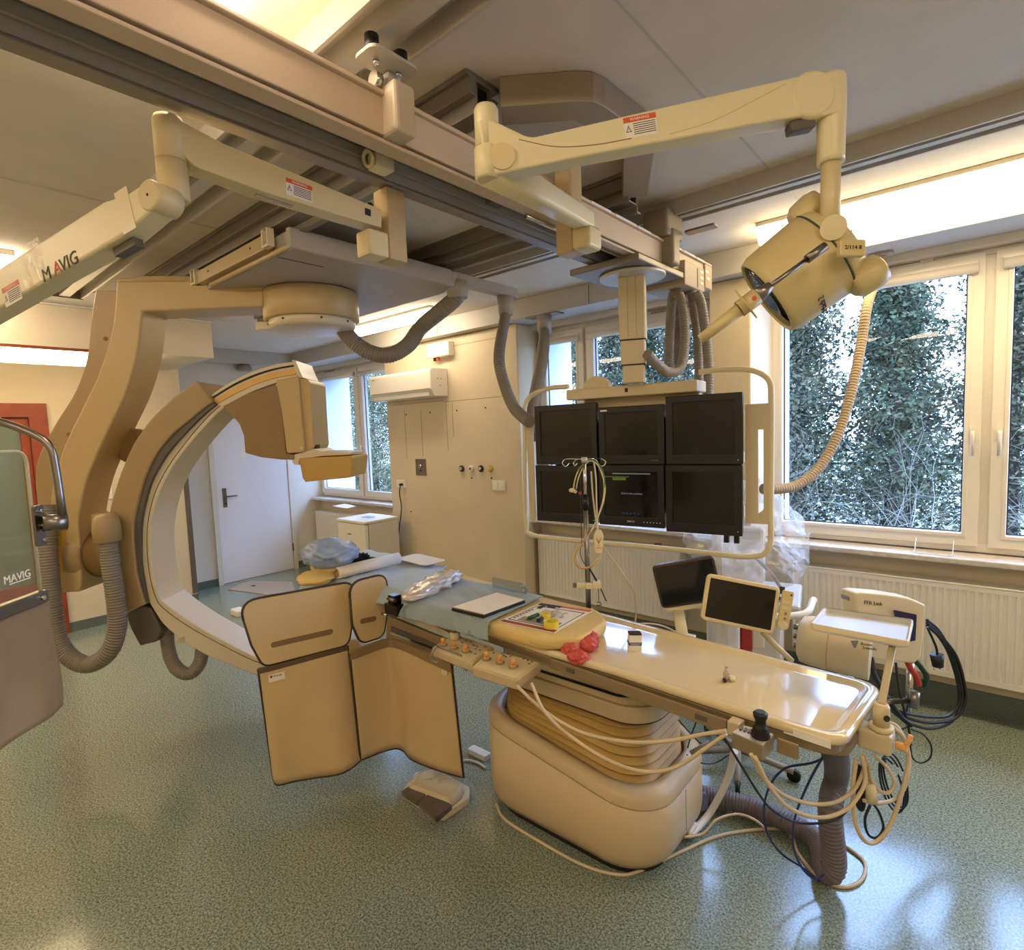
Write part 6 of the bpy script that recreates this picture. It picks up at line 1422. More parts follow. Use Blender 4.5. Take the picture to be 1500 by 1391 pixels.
lead('lead_wire', ((852, 790), (850, 808), (854, 822), (862, 832), (870, 845), (876, 860), (877, 880)), .002, dg, parent=eg)
lead('lead_wire', ((864, 833), (872, 846), (880, 862), (888, 880)), .003, M['blackc'], parent=eg)
lead('lead_clip', ((874, 882), (879, 882), (880, 886), (874, 886)), .003, gw, parent=eg)
cq_ = dv(838, 718, -.035); b = MB(); b.ball(cq_, .014, 12, (1.3, .6, .8)); b.ball(cq_ + RIGHT * .015 - UP * .006, .009, 10); b.build('lead_clip', M['creamlt'], eg)
b = MB(); b.ball(dv(850, 722, -.035), .008, 10); b.build('lead_clip', M['redcap'] if 'redcap' in M else mat('red_cap', '#b0402e', .5), eg)
fb_ = dv(876.5, 793, -.03); b = MB(); FB_ = Matrix(((RIGHT.x, UP.x, -FWD.x, fb_.x), (RIGHT.y, UP.y, -FWD.y, fb_.y), (RIGHT.z, UP.z, -FWD.z, fb_.z), (0, 0, 0, 1)))
b.prism(rnd_poly([(-.018, -.055), (.018, -.055), (.024, .03), (.012, .058), (-.012, .058), (-.024, .03)], .008, 3), -.01, .01, FB_); tb = b.build('lead_block', M['creamlt'], eg, bevel=.004)
b = MB()
for a in ((-.012, .02, -.002, -.005), (.012, .02, .002, -.005), (0, .01, 0, -.02)): b.tube([FB_ @ V((a[0], a[1], .0105)), FB_ @ V((a[2], a[3], .0105))], .0015, 5)
b.span((-.014, -.03, .0101), (.014, -.027, .011), FB_); b.build('block_print', mat('orange_print', '#b86a3a', .5), tb)
lead('trunk_cable', ((882, 798), (890, 810), (905, 830), (920, 852), (930, 872), (932, 895), (930, 912)), .0045, M['cable'], parent=eg)

# ------------------------------------------------------------------ two small displays behind the table
def tablet(label, corners, t, frame_m, edge, name='tablet_display'):
    tl, tr, br, bl = [dep(x, y, t + dt) for x, y, dt in corners]
    c = (tl + tr + br + bl) / 4; xd = ((tr - tl) + (br - bl)).normalized(); yd = (tl - bl) + (tr - br); yd = (yd - xd * yd.dot(xd)).normalized(); zd = xd.cross(yd)
    Fm = Matrix(((xd.x, yd.x, zd.x, c.x), (xd.y, yd.y, zd.y, c.y), (xd.z, yd.z, zd.z, c.z), (0, 0, 0, 1)))
    w = ((tr - tl).length + (br - bl).length) / 2; h = ((tl - bl).dot(yd) + (tr - br).dot(yd)) / 2
    th = thing(name, c - V((0, 0, h / 2)), label, 'display')
    b = MB(); b.prism(rrect(w, h, .02, 5), -.03, 0, Fm); b.build('display_case', frame_m, th, bevel=.006)
    b = MB(); b.prism(rrect(w - edge * 2, h - edge * 2, .004, 3), .0002, .002, Fm); b.build('display_screen', M['screen'], th)
    return th, Fm, w, h
tb1, F1_, w1, h1 = tablet('dark tablet display with bronze edge behind the table, left of the white one', ((950, 828, .06), (1043, 816, -.02), (1062, 876, -.02), (974, 893, .06)), 2.55, mat('bronze_edge', '#4a3a2e', .3, .4), .012)
b = MB(); b.span((-w1 * .42, -h1 / 2 - .022, -.03), (w1 * .5, -h1 / 2 - .001, -.005), F1_); b.build('display_shelf', M['creamlt'], tb1)
pA, pB = F1_ @ V((-w1 * .25, -h1 / 2 - .02, -.03)), dep(1000, 932, 2.45)
b = MB(); b.sweep([pA, pB], rrect(.05, .02, .005, 2), fixed=True); b.build('display_arm', M['creamlt'], tb1)
b = MB(); b.span((-.05, -.03, -.015), (.05, .03, .01), Matrix.Translation(pB)); b.build('arm_foot', M['white'], tb1, bevel=.004)
b = MB(); b.tube(spline([dep(928, 915, 2.4), dep(950, 913, 2.42), dep(975, 918, 2.44), pB], 6), .004, 6); b.build('display_cable', M['cable'], tb1)
tb2, F2_, w2, h2_ = tablet('white framed tablet display with a key strip at its right, behind the table', ((1038, 841, .04), (1147, 859, -.04), (1131, 931, -.05), (1024, 905, .02)), 2.3, mat('cream_frame', '#e2cf9f', .4), .016)
b = MB(); b.prism(rnd_poly([(w2 / 2 + .006, -h2_ * .36), (w2 / 2 + .048, -h2_ * .36), (w2 / 2 + .052, h2_ * .46), (w2 / 2 + .01, h2_ * .46)], [.02, .02, .01, .01], 4), -.02, .002, F2_); ks = b.build('key_strip', mat('strip_cream', '#dcc588', .4), tb2, bevel=.003)
for i, (y, w_) in enumerate(((.22, .014), (.10, .014), (-.12, .005), (-.02, .005))):
    b = MB(); b.prism(rrect(w_ * 2, .012, .003, 2, w2 / 2 + .030, y * h2_ + .0), .0021, .004, F2_); b.build('key', M['grey'] if i > 1 else M['creamlt'], ks)
b = MB(); b.lathe([(.017, .0021), (.017, .004), (.014, .005)], F2_ @ Matrix.Translation((w2 / 2 + .027, -h2_ * .27, 0)), 20); b.build('key_dial', M['creamlt'], ks)
b = MB(); b.cyl(F2_ @ V((w2 / 2 + .042, h2_ * .38, .002)), F2_ @ V((w2 / 2 + .042, h2_ * .38, .0035)), .004, 10); b.build('key', M['ink'], ks)
b = MB(); b.span((w2 / 2 + .0, h2_ * .36, -.03), (w2 / 2 + .02, h2_ * .52, -.021), F2_); b.build('strip_hinge', M['black'], tb2)
b = MB(); b.tube([F2_ @ V((w2 * .36, -h2_ * .5, -.02)), dep(1160, 968, 2.12)], .011, 10); b.build('display_arm', M['cream'], tb2)
# contrast injector on a stand behind the displays
ij = thing('injector', on(1075, 1000, 'y', 2.75) * 1.0, 'white and red injector stand half hidden below the white tablet display', 'injector')
ij.location = V((dep(1080, 930, 2.75).x, dep(1080, 930, 2.75).y, 0)); ORG[ij] = ij.location.copy()
q = lambda x, y, t=2.75: dep(x, y, t)
ic = ij.location; Fi = frame((ic.x, ic.y, 0), RIGHT * 1.0 - V((0, 0, RIGHT.z)))
b = MB(); b.span((-.10, -.06, .52), (-.0, .06, .92), Fi); b.build('injector_body', M['white'], ij, bevel=.03, seg=4)
b = MB(); b.span((.0, -.05, .55), (.055, .05, .88), Fi); b.build('red_panel', mat('injector_red', '#a8281f', .4), ij, bevel=.006)
b = MB(); b.span((.056, -.04, .60), (.12, .05, .74), Fi); b.build('injector_clamp', M['creamlt'], ij, bevel=.008)
b = MB(); b.cyl((ic.x, ic.y, .05), (ic.x, ic.y, .56), .022, 16); b.build('injector_column', M['steel'], ij)
b = MB()
for k in range(5): a = 2 * pi * k / 5; b.cyl((ic.x, ic.y, .07), (ic.x + .26 * cos(a), ic.y + .26 * sin(a), .05), .016, 8)
b.build('injector_base', M['grey'], ij)
for k in range(5):
    a = 2 * pi * k / 5; b = MB(); b.cyl((ic.x + .26 * cos(a) - .01 * sin(a), ic.y + .26 * sin(a) + .01 * cos(a), .03), (ic.x + .26 * cos(a) + .01 * sin(a), ic.y + .26 * sin(a) - .01 * cos(a), .03), .03, 14); b.build('castor', M['black'], ij)
# plastic covered machine by the window
mc = V((on(1092, 830, 'y', 3.36).x, 3.36, 0)); cm_ = thing('covered_machine', mc, 'tall white machine under a loose clear plastic sheet between the windows', 'medical machine')
Fk = frame(mc, V((cos(radians(12)), sin(radians(12)), 0)))
b = MB(); b.span((-.20, -.18, .10), (.20, .20, .62), Fk); b.build('machine_body', M['white'], cm_, bevel=.02)
b = MB(); b.prism([(-.34, .66), (-.34, .72), (-.02, .84), (.20, .84), (.20, .62)], -.26, .30, Fk @ Matrix.Rotation(pi / 2, 4, 'Z'), axis='x'); 
b = MB(); b.span((-.30, -.32, .68), (.30, .14, .74), Fk); b.build('keyboard_deck', mat('machine_grey', '#bdb9b4', .4), cm_, bevel=.015)
b = MB(); b.span((-.14, .04, .74), (.10, .12, 1.08), Fk); b.build('machine_screen', mat('machine_light', '#d5d3d6', .35), cm_, bevel=.02)
b = MB(); b.cyl(Fk @ V((-.20, -.33, .715)), Fk @ V((-.20, -.36, .715)), .035, 18); b.build('red_knob', mat('machine_red', '#b83a2c', .4), cm_)
b = MB(); b.tube(spline([Fk @ V(p) for p in ((-.30, -.33, .70), (0, -.42, .69), (.30, -.36, .71), (.36, -.2, .75))], 8), .018, 10); b.build('machine_handle', M['white'], cm_)
b = MB(); b.span((.06, -.28, .7405), (.20, -.16, .80), Fk); b.build('probe_tray', mat('probe_blue', '#aab6d4', .4), cm_)
b = MB(); b.tube(spline([Fk @ V(p) for p in ((.05, -.1, .95), (.16, -.2, .86), (.22, -.28, .77), (.12, -.26, .76))], 8), .01, 8); b.build('machine_cable', M['greydk'], cm_)
for sx in (-1, 1):
    for sy in (-1, 1): b = MB(); b.cyl(Fk @ V((sx * .17, sy * .15 - .012, .05)), Fk @ V((sx * .17, sy * .15 + .012, .05)), .05, 16); b.build('castor', M['black'], cm_)
sk_ = [[dep(x, y, t) for x, y, t in row] for row in (
    ((1000, 792, 3.05), (1030, 835, 2.95), (1075, 858, 2.88), (1130, 862, 2.86), (1165, 855, 2.9), (1187, 826, 3.0)),
    ((1002, 780, 3.1), (1032, 800, 3.0), (1075, 815, 2.92), (1125, 818, 2.9), (1160, 815, 2.92), (1187, 822, 3.02)),
    ((1010, 770, 3.2), (1040, 775, 3.15), (1080, 775, 3.1), (1120, 780, 3.02), (1150, 792, 3.0), (1184, 784, 3.08)),
    ((1030, 740, 3.3), (1060, 735, 3.28), (1095, 725, 3.2), (1120, 735, 3.12), (1145, 755, 3.1), (1181, 780, 3.15)),
    ((1060, 715, 3.4), (1085, 705, 3.4), (1105, 700, 3.36), (1122, 704, 3.3), (1140, 722, 3.28), (1172, 760, 3.3)),
    ((1060, 740, 3.5), (1085, 735, 3.5), (1105, 735, 3.48), (1122, 738, 3.45), (1145, 750, 3.42), (1172, 780, 3.4)))]
def sheet(u, v):
    def cr(P, t):
        x = t * (len(P) - 1); i = min(int(x), len(P) - 2); k = x - i
        g = lambda j: P[max(0, min(len(P) - 1, j))]
        p0, p1, p2, p3 = g(i - 1), g(i), g(i + 1), g(i + 2)
        return .5 * ((2 * p1) + (p2 - p0) * k + (2 * p0 - 5 * p1 + 4 * p2 - p3) * k * k + (3 * p1 - p0 - 3 * p2 + p3) * k ** 3)
    p = cr([cr(r, u) for r in sk_], v)
    w = .03 * mn.noise((u * 7, v * 5, .5)) + .016 * mn.noise((u * 19, v * 13, 8)) + .012 * abs(mn.noise((u * 14 + v * 9, v * 4, 3)))
    return p - FWD * w + V((0, 0, w * .5))
sm_ = pane_mat('plastic_sheet', '#f6f8fb', .10, .08, .27, '#dfe6f2', 1.0, 18)
b = MB(); b.grid(sheet, 70, 56); b.build('plastic_sheet', sm_, cm_)

# ------------------------------------------------------------------ pressure link box hung at the table foot
tf_ = 2.28
fl = thing('link_box', dep(1265, 975, tf_), 'cream measuring box with dark blue side panel standing behind the white tray', 'medical device')
def lf(px, py, dt=0): return dep(px, py, tf_ + dt)
rh = (RIGHT - V((0, 0, RIGHT.z))).normalized(); rx = (rh * cos(radians(-6)) + V((0, 0, 1)) * sin(radians(-6))); nh = rh.cross(V((0, 0, 1)))
def lbox(name, outline, t0, depth, m, bev=.01, rad=.012):
    o = lf(1265, 930, t0); nn = -FWD; up = nn.cross(RIGHT)
    Fm = Matrix(((RIGHT.x, UP.x, nn.x, o.x), (RIGHT.y, UP.y, nn.y, o.y), (RIGHT.z, UP.z, nn.z, o.z), (0, 0, 0, 1)))
    pl = []
    for x, y in outline: p = onplane(x, y, o, nn) - o; pl.append((p.dot(RIGHT), p.dot(UP)))
    b = MB(); b.prism(rnd_poly(pl, rad, 4), -depth, 0, Fm); return b.build(name, m, fl, bevel=bev, seg=3), Fm
mlb = mat('device_cream', '#dccdaa', .38)
_, LF = lbox('rear_housing', ((1252, 868), (1262, 867), (1300, 870), (1335, 876), (1357, 886), (1354, 930), (1350, 963), (1340, 972), (1262, 965)), .02, .10, mlb, .012)
lbox('grey_handle', ((1242, 875), (1252, 870), (1258, 880), (1261, 895), (1252, 893)), .06, .06, M['grey'], .004)
A_, B_ = lf(1190, 938, .10), lf(1276, 957, -.03)
b = MB(); ax_ = B_ - A_; Fz = frame_z(A_, ax_, UP); Lc = ax_.length
b.lathe([(.075, -.05), (.098, -.038), (.105, -.0), (.107, Lc * .5), (.107, Lc)], Fz, 36); b.build('front_drum', mlb, fl)
b = MB(); b.torus((0, 0, Lc * .32), .107, .0012, Fz, 36, 5); b.build('drum_seam', M['tan'], fl)
for k in range(3):
    b = MB(); p_ = A_ - ax_.normalized() * .05 + UP * (.045 - .04 * k); b.cyl(p_, p_ - ax_.normalized() * .022, .013, 14); b.build('connector', M['steel'], fl)
lbox('blue_panel', ((1309, 893), (1343, 900), (1341, 938), (1322, 941)), -.001, .004, mat('navy_panel', '#1a1d46', .3), 0, .004)
text('device_name', 'FFR Link', LF @ Matrix.Translation(((1279 - 1265) * tf_ / FPX, (930 - 883) * tf_ / FPX, .0006)) @ Matrix.Rotation(radians(-5), 4, 'Z'), .022, M['ink'], fl)
sp_ = lf(1272, 947, -.125); Ft = LF.copy(); Ft.translation = sp_
text('maker_mark', 'Boston', Ft @ Matrix.Rotation(radians(-8), 4, 'Z') @ Matrix.Translation((-.008, .008, 0)), .016, M['ink'], fl); text('maker_mark', 'Scientific', Ft @ Matrix.Rotation(radians(-8), 4, 'Z') @ Matrix.Translation((.006, -.006, 0)), .016, M['ink'], fl)
lbox('pointed_badge', ((1248, 938), (1258, 938), (1253, 950)), -.108, .01, M['grey'], 0, .002)
b = MB(); b.cyl(lf(1334, 970, .06), lf(1331, 1042, .06), .014, 16); b.build('box_pole', M['chrome'], fl)
b = MB(); b.tube([lf(1331, 1026, .05), lf(1300, 1028, -.1), lf(1276, 1030, -.35)], .011, 10); b.build('pole_bracket', M['chrome'], fl)
b = MB(); b.cyl(lf(1340, 1012, .03), lf(1338, 1036, .03), .019, 14); b.build('pole_clamp', M['steel'], fl)
b = MB(); b.span((-.11, -.04, -.07), (.06, .05, -.055), frame(lf(1225, 975, .0), rh)); b.span((-.14, -.05, -.09), (.10, .06, -.0705), frame(lf(1225, 975, .0), rh)); b.build('cradle', M['white'], fl, bevel=.004)
b = MB()
for k in range(3): b.span((-.09 + .06 * k, -.055, -.088), (-.06 + .06 * k, -.051, -.072), frame(lf(1225, 975, .0), rh))
b.build('cradle_slot', M['black'], fl)
# white tray on a stem clamped to the table foot
c_ = [tp(x, y, 1.035) for x, y in ((1207, 890), (1338, 908), (1331, 941), (1186, 914))]
tr = thing('tray_stand', tp(1290, 1085, .80), 'white shallow tray on a cream stem clamped to the table foot', 'tray')
pl0 = rnd_poly([(p.x, p.y) for p in c_], .02, 4); cx_ = sum(p[0] for p in pl0) / len(pl0); cy_ = sum(p[1] for p in pl0) / len(pl0)
sh = lambda k: [(cx_ + (x - cx_) * k, cy_ + (y - cy_) * k) for x, y in pl0]
b = MB(); b.rings([[V((x, y, z)) for x, y in sh(k)] for k, z in ((.93, 1.012), (1.0, 1.018), (1.0, 1.036), (.985, 1.038), (.95, 1.034), (.92, 1.022))]); b.build('tray_dish', mat('tray_white', '#c6c4c0', .3), tr)
b = MB(); b.rings([[V((x, y, z)) for x, y in sh(k)] for k, z in ((1.004, 1.022), (1.006, 1.026), (1.006, 1.034), (1.0, 1.0385), (.98, 1.039))], cap=False); b.build('tray_rim', M['creamlt'], tr)
s0 = tp(1308, 942, 1.012); cb0 = tp(1291, 1062, .83)
b = MB(); b.sweep([V((s0.x, s0.y, 1.0115)), V((cb0.x, cb0.y, .895))], rrect(.02, .008, .003, 2), fixed=True, up=(0, 1, 0)); b.build('tray_stem', M['cream'], tr)
b = MB(); b.lathe([(.021, .83), (.021, .885), (.017, .895)], Matrix.Translation((cb0.x, cb0.y, 0)), 22); b.build('stem_socket', M['armw'], tr)
b = MB(); b.lathe([(.03, .818), (.031, .822), (.031, .83), (.026, .832)], Matrix.Translation((cb0.x, cb0.y, 0)), 24); b.build('socket_collar', M['armw'], tr)
b = MB(); b.span((-.055, -.03, .755), (.03, .032, .8175), frame((cb0.x, cb0.y, 0), -UT)); b.build('rail_clamp', M['cream'], tr, bevel=.01, seg=3)
b = MB(); b.cyl((cb0.x, cb0.y, .86) + V((0, 0, 0)) if False else V((cb0.x, cb0.y, .86)) - FWD * .021, V((cb0.x, cb0.y, .86)) - FWD * .024, .009, 14); b.build('stem_screw', M['ink'], tr)
lv = V((cb0.x, cb0.y, .785)) - UT * .035 
b = MB(); b.cyl(lv, lv - UT * .028, .011, 14); b.tube(spline([lv - UT * .02, lv - UT * .03 + V((0, 0, .02)), lv - UT * .035 + V((0, .004, .04))], 5), .0065, 8); b.build('clamp_lever', M['knob'], tr)

# ------------------------------------------------------------------ loose cables
def cab(label, pts, r, m, name='cable', n=8, extra=None):
    b = MB(); b.tube(spline([dep(x, y, t) for x, y, t in pts], n), r, 7); o = tag(b.build(name, m), label, 'cable', 'loose cables'); return o
cab('beige cable sagging from the right control panel to the joystick box, upper one', ((757, 1004, 1.86), (790, 1035, 1.80), (830, 1062, 1.74), (870, 1078, 1.68), (930, 1087, 1.62), (985, 1084, 1.57), (1030, 1075, 1.53), (1064, 1070, 1.50)), .0055, M['cable'])
cab('beige cable sagging from the right control panel to the joystick box, lower one', ((778, 1000, 1.80), (800, 1045, 1.76), (845, 1085, 1.72), (895, 1115, 1.66), (945, 1130, 1.60), (990, 1123, 1.56), (1030, 1098, 1.53), (1064, 1074, 1.50)), .0055, M['cable'])
cab('beige cable hanging from the joystick box towards the tray clamp, upper one', ((1100, 1104, 1.47), (1120, 1140, 1.48), (1150, 1165, 1.50), (1190, 1177, 1.52), (1225, 1174, 1.54), (1252, 1155, 1.56), (1266, 1125, 1.57), (1266, 1104, 1.58)), .0055, M['cable'])
cab('beige cable hanging from the joystick box towards the tray clamp, lower one', ((1106, 1108, 1.46), (1130, 1155, 1.47), (1160, 1185, 1.49), (1200, 1197, 1.50), (1235, 1188, 1.52), (1256, 1168, 1.53), (1268, 1140, 1.55), (1262, 1106, 1.56)), .0055, M['cable'])
cab('beige cable making the largest loop below the tray clamp at the table foot', ((1254, 1112, 1.58), (1250, 1150, 1.57), (1252, 1200, 1.56), (1264, 1228, 1.56), (1280, 1234, 1.57), (1300, 1215, 1.58), (1318, 1170, 1.6), (1330, 1120, 1.62), (1326, 1085, 1.63), (1310, 1066, 1.64), (1294, 1060, 1.66)), .006, M['cable'])
cab('beige cable in a smaller loop beside the tray clamp', ((1282, 1106, 1.58), (1300, 1125, 1.6), (1310, 1145, 1.6), (1303, 1160, 1.6), (1288, 1158, 1.6), (1276, 1140, 1.59), (1272, 1120, 1.58)), .005, M['cable'])
cab('beige cable curving from the tray clamp up past its right side', ((1295, 1058, 1.7), (1312, 1062, 1.69), (1326, 1085, 1.67), (1332, 1115, 1.66), (1326, 1150, 1.64), (1310, 1170, 1.63), (1285, 1176, 1.61), (1265, 1172, 1.6)), .0055, M['cable'])
pg = cab('short beige cable with a white plug hanging under the tray clamp', ((1268, 1110, 1.6), (1272, 1130, 1.6), (1275, 1148, 1.6)), .005, M['cable'])
b = MB(); b.cyl(dep(1275, 1146, 1.6), dep(1277, 1172, 1.6), .012, 14, .016); b.build('plug', M['creamlt'], pg)
cab('blue cable in a wide loop under the table foot', ((1203, 1112, 1.75), (1185, 1118, 1.78), (1150, 1125, 1.85), (1128, 1150, 1.9), (1119, 1185, 1.95), (1124, 1220, 2.0), (1145, 1250, 2.02), (1175, 1270, 2.03), (1200, 1290, 2.02)), .004, M['bluec'])
cab('blue cable dropping from the table foot to the floor beside the wide hose', ((1204, 1110, 1.72), (1185, 1145, 1.78), (1168, 1185, 1.85), (1161, 1220, 1.92), (1165, 1250, 1.96), (1178, 1275, 1.98), (1195, 1287, 1.98), (1207, 1281, 1.99)), .004, M['bluec'])
cab('dark blue cable running from the joystick box to under the table foot', ((1062, 1082, 1.52), (1085, 1120, 1.56), (1110, 1160, 1.6), (1130, 1185, 1.62), (1160, 1202, 1.64), (1190, 1206, 1.64), (1225, 1200, 1.64), (1245, 1180, 1.64), (1252, 1160, 1.65)), .0035, mat('dark_blue_cable', '#14182e', .45))
cab('thin dark cable making a small arc behind the pedestal', ((1006, 1105, 2.3), (1020, 1115, 2.32), (1045, 1118, 2.34), (1068, 1105, 2.36)), .003, M['blackc'])
cab('thin dark cable slanting down behind the pedestal under the tabletop', ((1022, 1052, 2.35), (1013, 1075, 2.35), (1006, 1100, 2.35)), .003, M['blackc'])
gp2 = cab('grey plug cable hanging behind the pedestal', ((994, 1054, 2.3), (1010, 1072, 2.28), (1024, 1086, 2.26), (1032, 1090, 2.25)), .004, M['greydk'])
b = MB(); b.cyl(dep(1012, 1104, 2.24), dep(1040, 1088, 2.24), .012, 12); b.build('plug', M['grey'], gp2)
for k, q in enumerate(((0, 0), (5, 4), (-4, 8))):
    cab(('outermost', 'middle', 'innermost')[k] + ' thick black cable looping from the measuring box down over the floor', ((1358, 908 + q[1], 2.4), (1376, 925 + q[1], 2.42), (1395 + q[0], 960, 2.44), (1407 + q[0], 1000, 2.45), (1408 + q[0], 1030, 2.45), (1395 + q[0], 1055 - q[1], 2.44), (1370, 1066 - 2 * q[1], 2.42), (1345, 1064 - q[1] * 2, 2.38), (1318, 1050 - q[1], 2.34), (1295, 1030, 2.3)), .007, M['blackc'])
kp = cab('short black mains cable with plug hanging beside the measuring box', ((1358, 918, 2.36), (1366, 935, 2.36), (1372, 950, 2.36), (1373, 962, 2.36)), .005, M['blackc'])
b = MB(); b.cyl(dep(1372, 958, 2.36), dep(1374, 976, 2.36), .026, 16, .02); b.build('plug', M['black'], kp)
b = MB(); b.cyl(dep(1368, 976, 2.36), dep(1368, 981, 2.36), .003, 6); b.build('plug_pin', M['chrome'], kp); b = MB(); b.cyl(dep(1377, 975, 2.36), dep(1377, 980, 2.36), .003, 6); b.build('plug_pin', M['chrome'], kp)
cab('red cable at the lower corner of the measuring box', ((1328, 966, 2.33), (1335, 980, 2.33), (1342, 990, 2.33), (1346, 1003, 2.34)), .012, mat('red_cable', '#b83a28', .5))
cab('dark green cable beside the red one at the measuring box', ((1338, 964, 2.35), (1350, 978, 2.35), (1357, 990, 2.35), (1354, 1006, 2.36)), .011, mat('green_cable', '#1f3a26', .5))
cab('black cable bundle dropping behind the table foot corner, left strand', ((1276, 962, 2.3), (1280, 985, 2.28), (1290, 1005, 2.26), (1305, 1030, 2.24), (1320, 1050, 2.24), (1335, 1062, 2.24)), .010, M['blackc'])
cab('black cable bundle dropping behind the table foot corner, right strand', ((1312, 970, 2.32), (1316, 1000, 2.3), (1322, 1030, 2.28), (1330, 1060, 2.26), (1334, 1090, 2.24), (1332, 1075, 2.22)), .005, M['blackc'])
cab('thin black cable in a round loop on the right below the measuring box', ((1335, 1068, 2.3), (1352, 1075, 2.3), (1364, 1092, 2.3), (1362, 1110, 2.3), (1348, 1117, 2.3), (1336, 1108, 2.3), (1333, 1085, 2.3)), .0035, M['blackc'])
cab('thin black cable crossing behind the tray stem', ((1290, 990, 2.3), (1300, 1020, 2.28), (1312, 1045, 2.26), (1330, 1062, 2.26), (1312, 1072, 2.24), (1300, 1095, 2.2), (1296, 1120, 2.15)), .004, M['blackc'])
for k in range(3):
    cab(('long', 'middle', 'short')[k] + ' dark blue cable coil hanging below the table foot', tuple((1306 + 15 * sin(a) + 10 * cos(a) + 3 * k, 1150 + 40 * sin(a - .4) - 4 * k, 1.95 + .02 * k) for a in [2 * pi * i / 12 + .3 * k for i in range(12)]), .0035, mat('navy_cable', '#15162c', .45), n=5)
cab('small black cable loop at the bottom of the cable tangle', ((1275, 1178, 1.7), (1267, 1200, 1.7), (1272, 1222, 1.7), (1285, 1226, 1.7), (1294, 1212, 1.7), (1288, 1190, 1.7), (1280, 1178, 1.7)), .004, M['blackc'])
cab('coiled black cable bunch hanging left of the white plug', ((1262, 1120, 1.75), (1258, 1145, 1.75), (1256, 1170, 1.75), (1262, 1184, 1.75), (1266, 1160, 1.75), (1264, 1130, 1.75)), .009, M['blackc'])
cab('thin cable lying from the pedestal to the wide hose on the floor', ((1002, 1226, 2.2), (1030, 1220, 2.22), (1050, 1200, 2.24), (1080, 1192, 2.26), (1105, 1200, 2.25), (1122, 1214, 2.24)), .005, M['cable'])
# ------------------------------------------------------------------ outside
gr = MB().span((-40, 4.6, -1.05), (25, 60, -1.0)).build('ground_outside', mat('winter_ground', '#8d9088', .9, noise=.3, nscale=2)); struct(gr)
def leaf_mat(name, c1, c2, c3):
    m = bpy.data.materials.new(name); m.use_nodes = True; nt = m.node_tree; b = nt.nodes['Principled BSDF']; b.inputs['Roughness'].default_value = .8
    tc = nt.nodes.new('ShaderNodeTexCoord'); n = nt.nodes.new('ShaderNodeTexNoise'); n.inputs['Scale'].default_value = 3.5; n.inputs['Detail'].default_value = 8
    nt.links.new(tc.outputs['Object'], n.inputs['Vector']); r = nt.nodes.new('ShaderNodeValToRGB'); nt.links.new(n.outputs['Fac'], r.inputs[0])
    r.color_ramp.elements[0].position = .36; r.color_ramp.elements[0].color = srgb(c1); r.color_ramp.elements[1].position = .66; r.color_ramp.elements[1].color = srgb(c3)
    e = r.color_ramp.elements.new(.5); e.color = srgb(c2); nt.links.new(r.outputs[0], b.inputs['Base Color']); return m
leafm = [leaf_mat('conifer_green', '#222b18', '#3d452a', '#5c573d'), leaf_mat('conifer_olive', '#2b301d', '#4c4d33', '#675e46'), leaf_mat('hedge_green', '#45482d', '#666345', '#817a5e')]
bark = mat('bark', '#3b322c', .9); twig = mat('pale_twig', '#7d7568', .8)
def foliage(h, r, n, seed, kind, s=.09):
    rr = random.Random(seed); b = MB(); vs, fs = [], []
    for i in range(n):
        z = h * (.05 + .95 * rr.random() ** .8)
        if kind == 'cone': rad = r * (1 - z / h) ** .7 * (.75 + .5 * (0.5 + .5 * sin(z * 7 + seed)))
        else: rad = r * (.85 + .25 * sin(z * 3 + seed)) * min(1, (h - z) / (h * .25) + .15)
        a = rr.random() * 2 * pi; lob = 1 + .35 * sin(a * 3 + z * 2.1 + seed); q = rad * lob * rr.random() ** .45
        c = V((q * cos(a), q * sin(a), z - .18 * q)); 
        for k in range(3):
            d1 = V((rr.gauss(0, 1), rr.gauss(0, 1), rr.gauss(-.2, .7))).normalized() * s * (.6 + rr.random()); d2 = V((rr.gauss(0, 1), rr.gauss(0, 1), rr.gauss(0, 1))).normalized() * s * .4
            o = c + V((rr.gauss(0, s), rr.gauss(0, s), rr.gauss(0, s))); i0 = len(vs); vs += [o, o + d1 * .5 + d2, o + d1, o + d1 * .5 - d2]; fs.append((i0, i0 + 1, i0 + 2, i0 + 3))
    b.add(vs, fs); return b
def tree(label, x, y, h, r, n, seed, kind, m, cat='tree', grp='trees outside the windows', name='tree', s=.09):
    t = thing(name, (x, y, -1.0), label, cat, grp)
    b = foliage(h, r, n, seed, kind, s); b.v = [p + V((x, y, -1.0 + h * .06)) for p in b.v]; b.build('foliage', m, t, recalc=False)
    b = MB(); b.cyl((x, y, -1.0), (x + .1, y, h * .9 - 1), .09 + .012 * h, 10, .02); b.build('trunk', bark, t)
    return t
rr = random.Random(11)
places = 'first second third fourth fifth sixth seventh eighth ninth tenth eleventh twelfth'.split()
for i in range(10):
    x = -7.6 + i * 1.12 + rr.uniform(-.2, .2); y = 9.6 + rr.uniform(-.7, .9)
    tree('tall dark conifer outside, %s from the left in the row nearest the windows' % places[i], x, y, rr.uniform(5.0, 6.0), rr.uniform(.9, 1.15), 7000, 20 + i, 'cone', leafm[i % 2], s=.06)
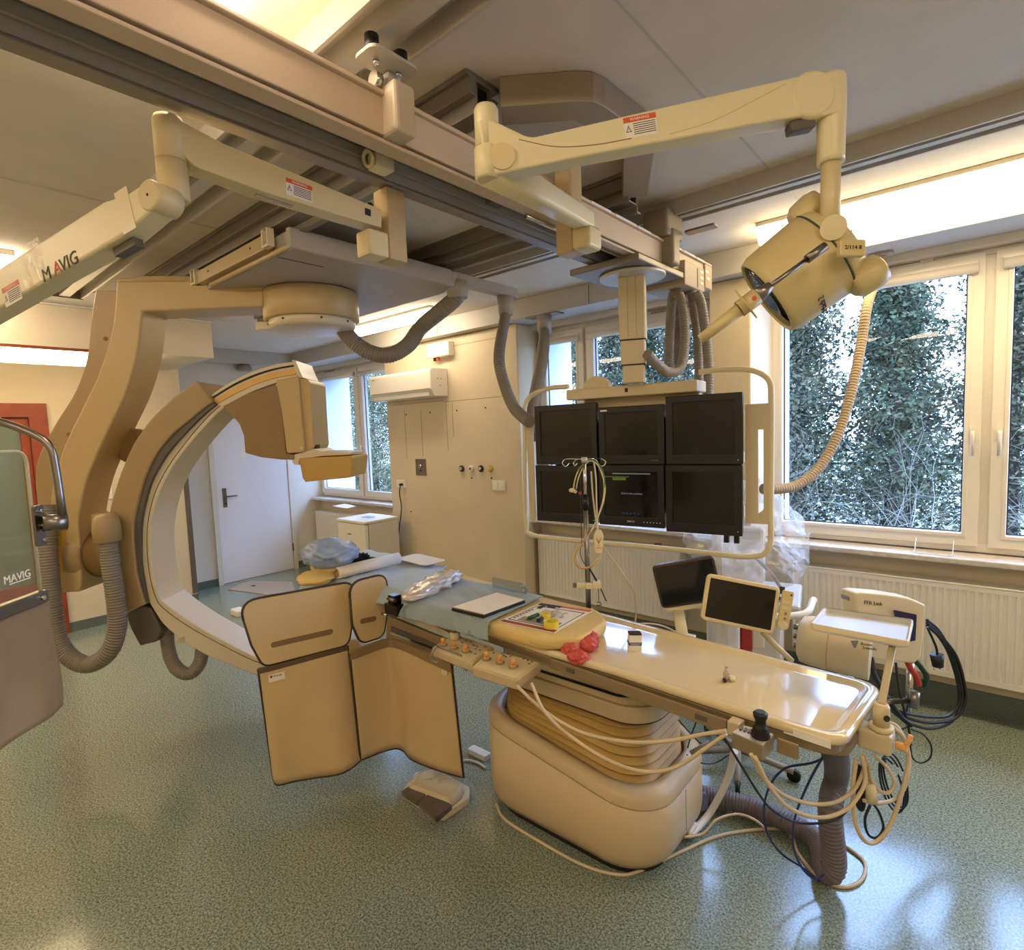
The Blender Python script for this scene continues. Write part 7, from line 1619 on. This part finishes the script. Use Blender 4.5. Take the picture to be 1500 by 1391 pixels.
for i in range(9):
    x = -12.5 + i * 1.9 + rr.uniform(-.3, .3); y = 14.0 + rr.uniform(-.8, .8)
    tree('tall olive conifer outside, %s from the left in the row behind' % places[i], x, y, rr.uniform(6.0, 7.2), rr.uniform(1.2, 1.5), 4500, 50 + i, 'cone', leafm[(i + 1) % 2], s=.09)
for i in range(8):
    x = -16.5 + i * 1.15; y = 10.4 - .12 * i + rr.uniform(-.2, .2)
    tree('pale green hedge tree outside the far left window, %s along the hedge' % places[i], x, y, 5.2 if i < 5 else 4.7, .95, 7000, 80 + i, 'col', leafm[2], 'hedge tree', 'hedge outside the left windows', 'hedge_tree', .055)
def shrub(label, x, y, h, seed):
    rr = random.Random(seed); b = MB()
    def br(p, d, L, r, lv):
        pts = [p]
        for k in range(3): d = (d + V((rr.gauss(0, .25), rr.gauss(0, .25), rr.gauss(.02, .2)))).normalized(); pts.append(pts[-1] + d * L / 3)
        b.tube(pts, r, 4, scale=lambda t: 1 - .6 * t)
        if lv:
            for k in range(4): br(pts[rr.randint(1, 3)], (d + V((rr.gauss(0, .8), rr.gauss(0, .8), rr.gauss(0, .5)))).normalized(), L * rr.uniform(.5, .8), r * .55, lv - 1)
    for k in range(3): br(V((x + rr.gauss(0, .2), y, -1)), V((rr.gauss(0, .4), rr.gauss(0, .3), 1)).normalized(), h * .5, .012, 3)
    tag(b.build('bare_shrub', twig), label, 'shrub', 'bare shrubs outside')
for i, (x, y, h) in enumerate(((-2.6, 7.6, 3.2), (-1.0, 7.9, 3.0), (.7, 7.6, 3.6))):
    shrub('bare leafless shrub with pale twigs outside, %s from the left' % ('first', 'second', 'third')[i], x, y, h, 200 + i)
fn = thing('fence', (-2, 12.0, -1), 'dark garden fence between the tree trunks outside', 'fence')
for z in (.85, .35):
    b = MB(); b.span((-9, 11.98, z - .02), (5, 12.02, z + .02)); b.build('fence_rail', M['dark'], fn)
for i in range(8):
    b = MB(); b.span((-9 + 2 * i - .03, 11.97, -1), (-9 + 2 * i + .03, 12.03, 1.0)); b.build('fence_post', M['dark'], fn)
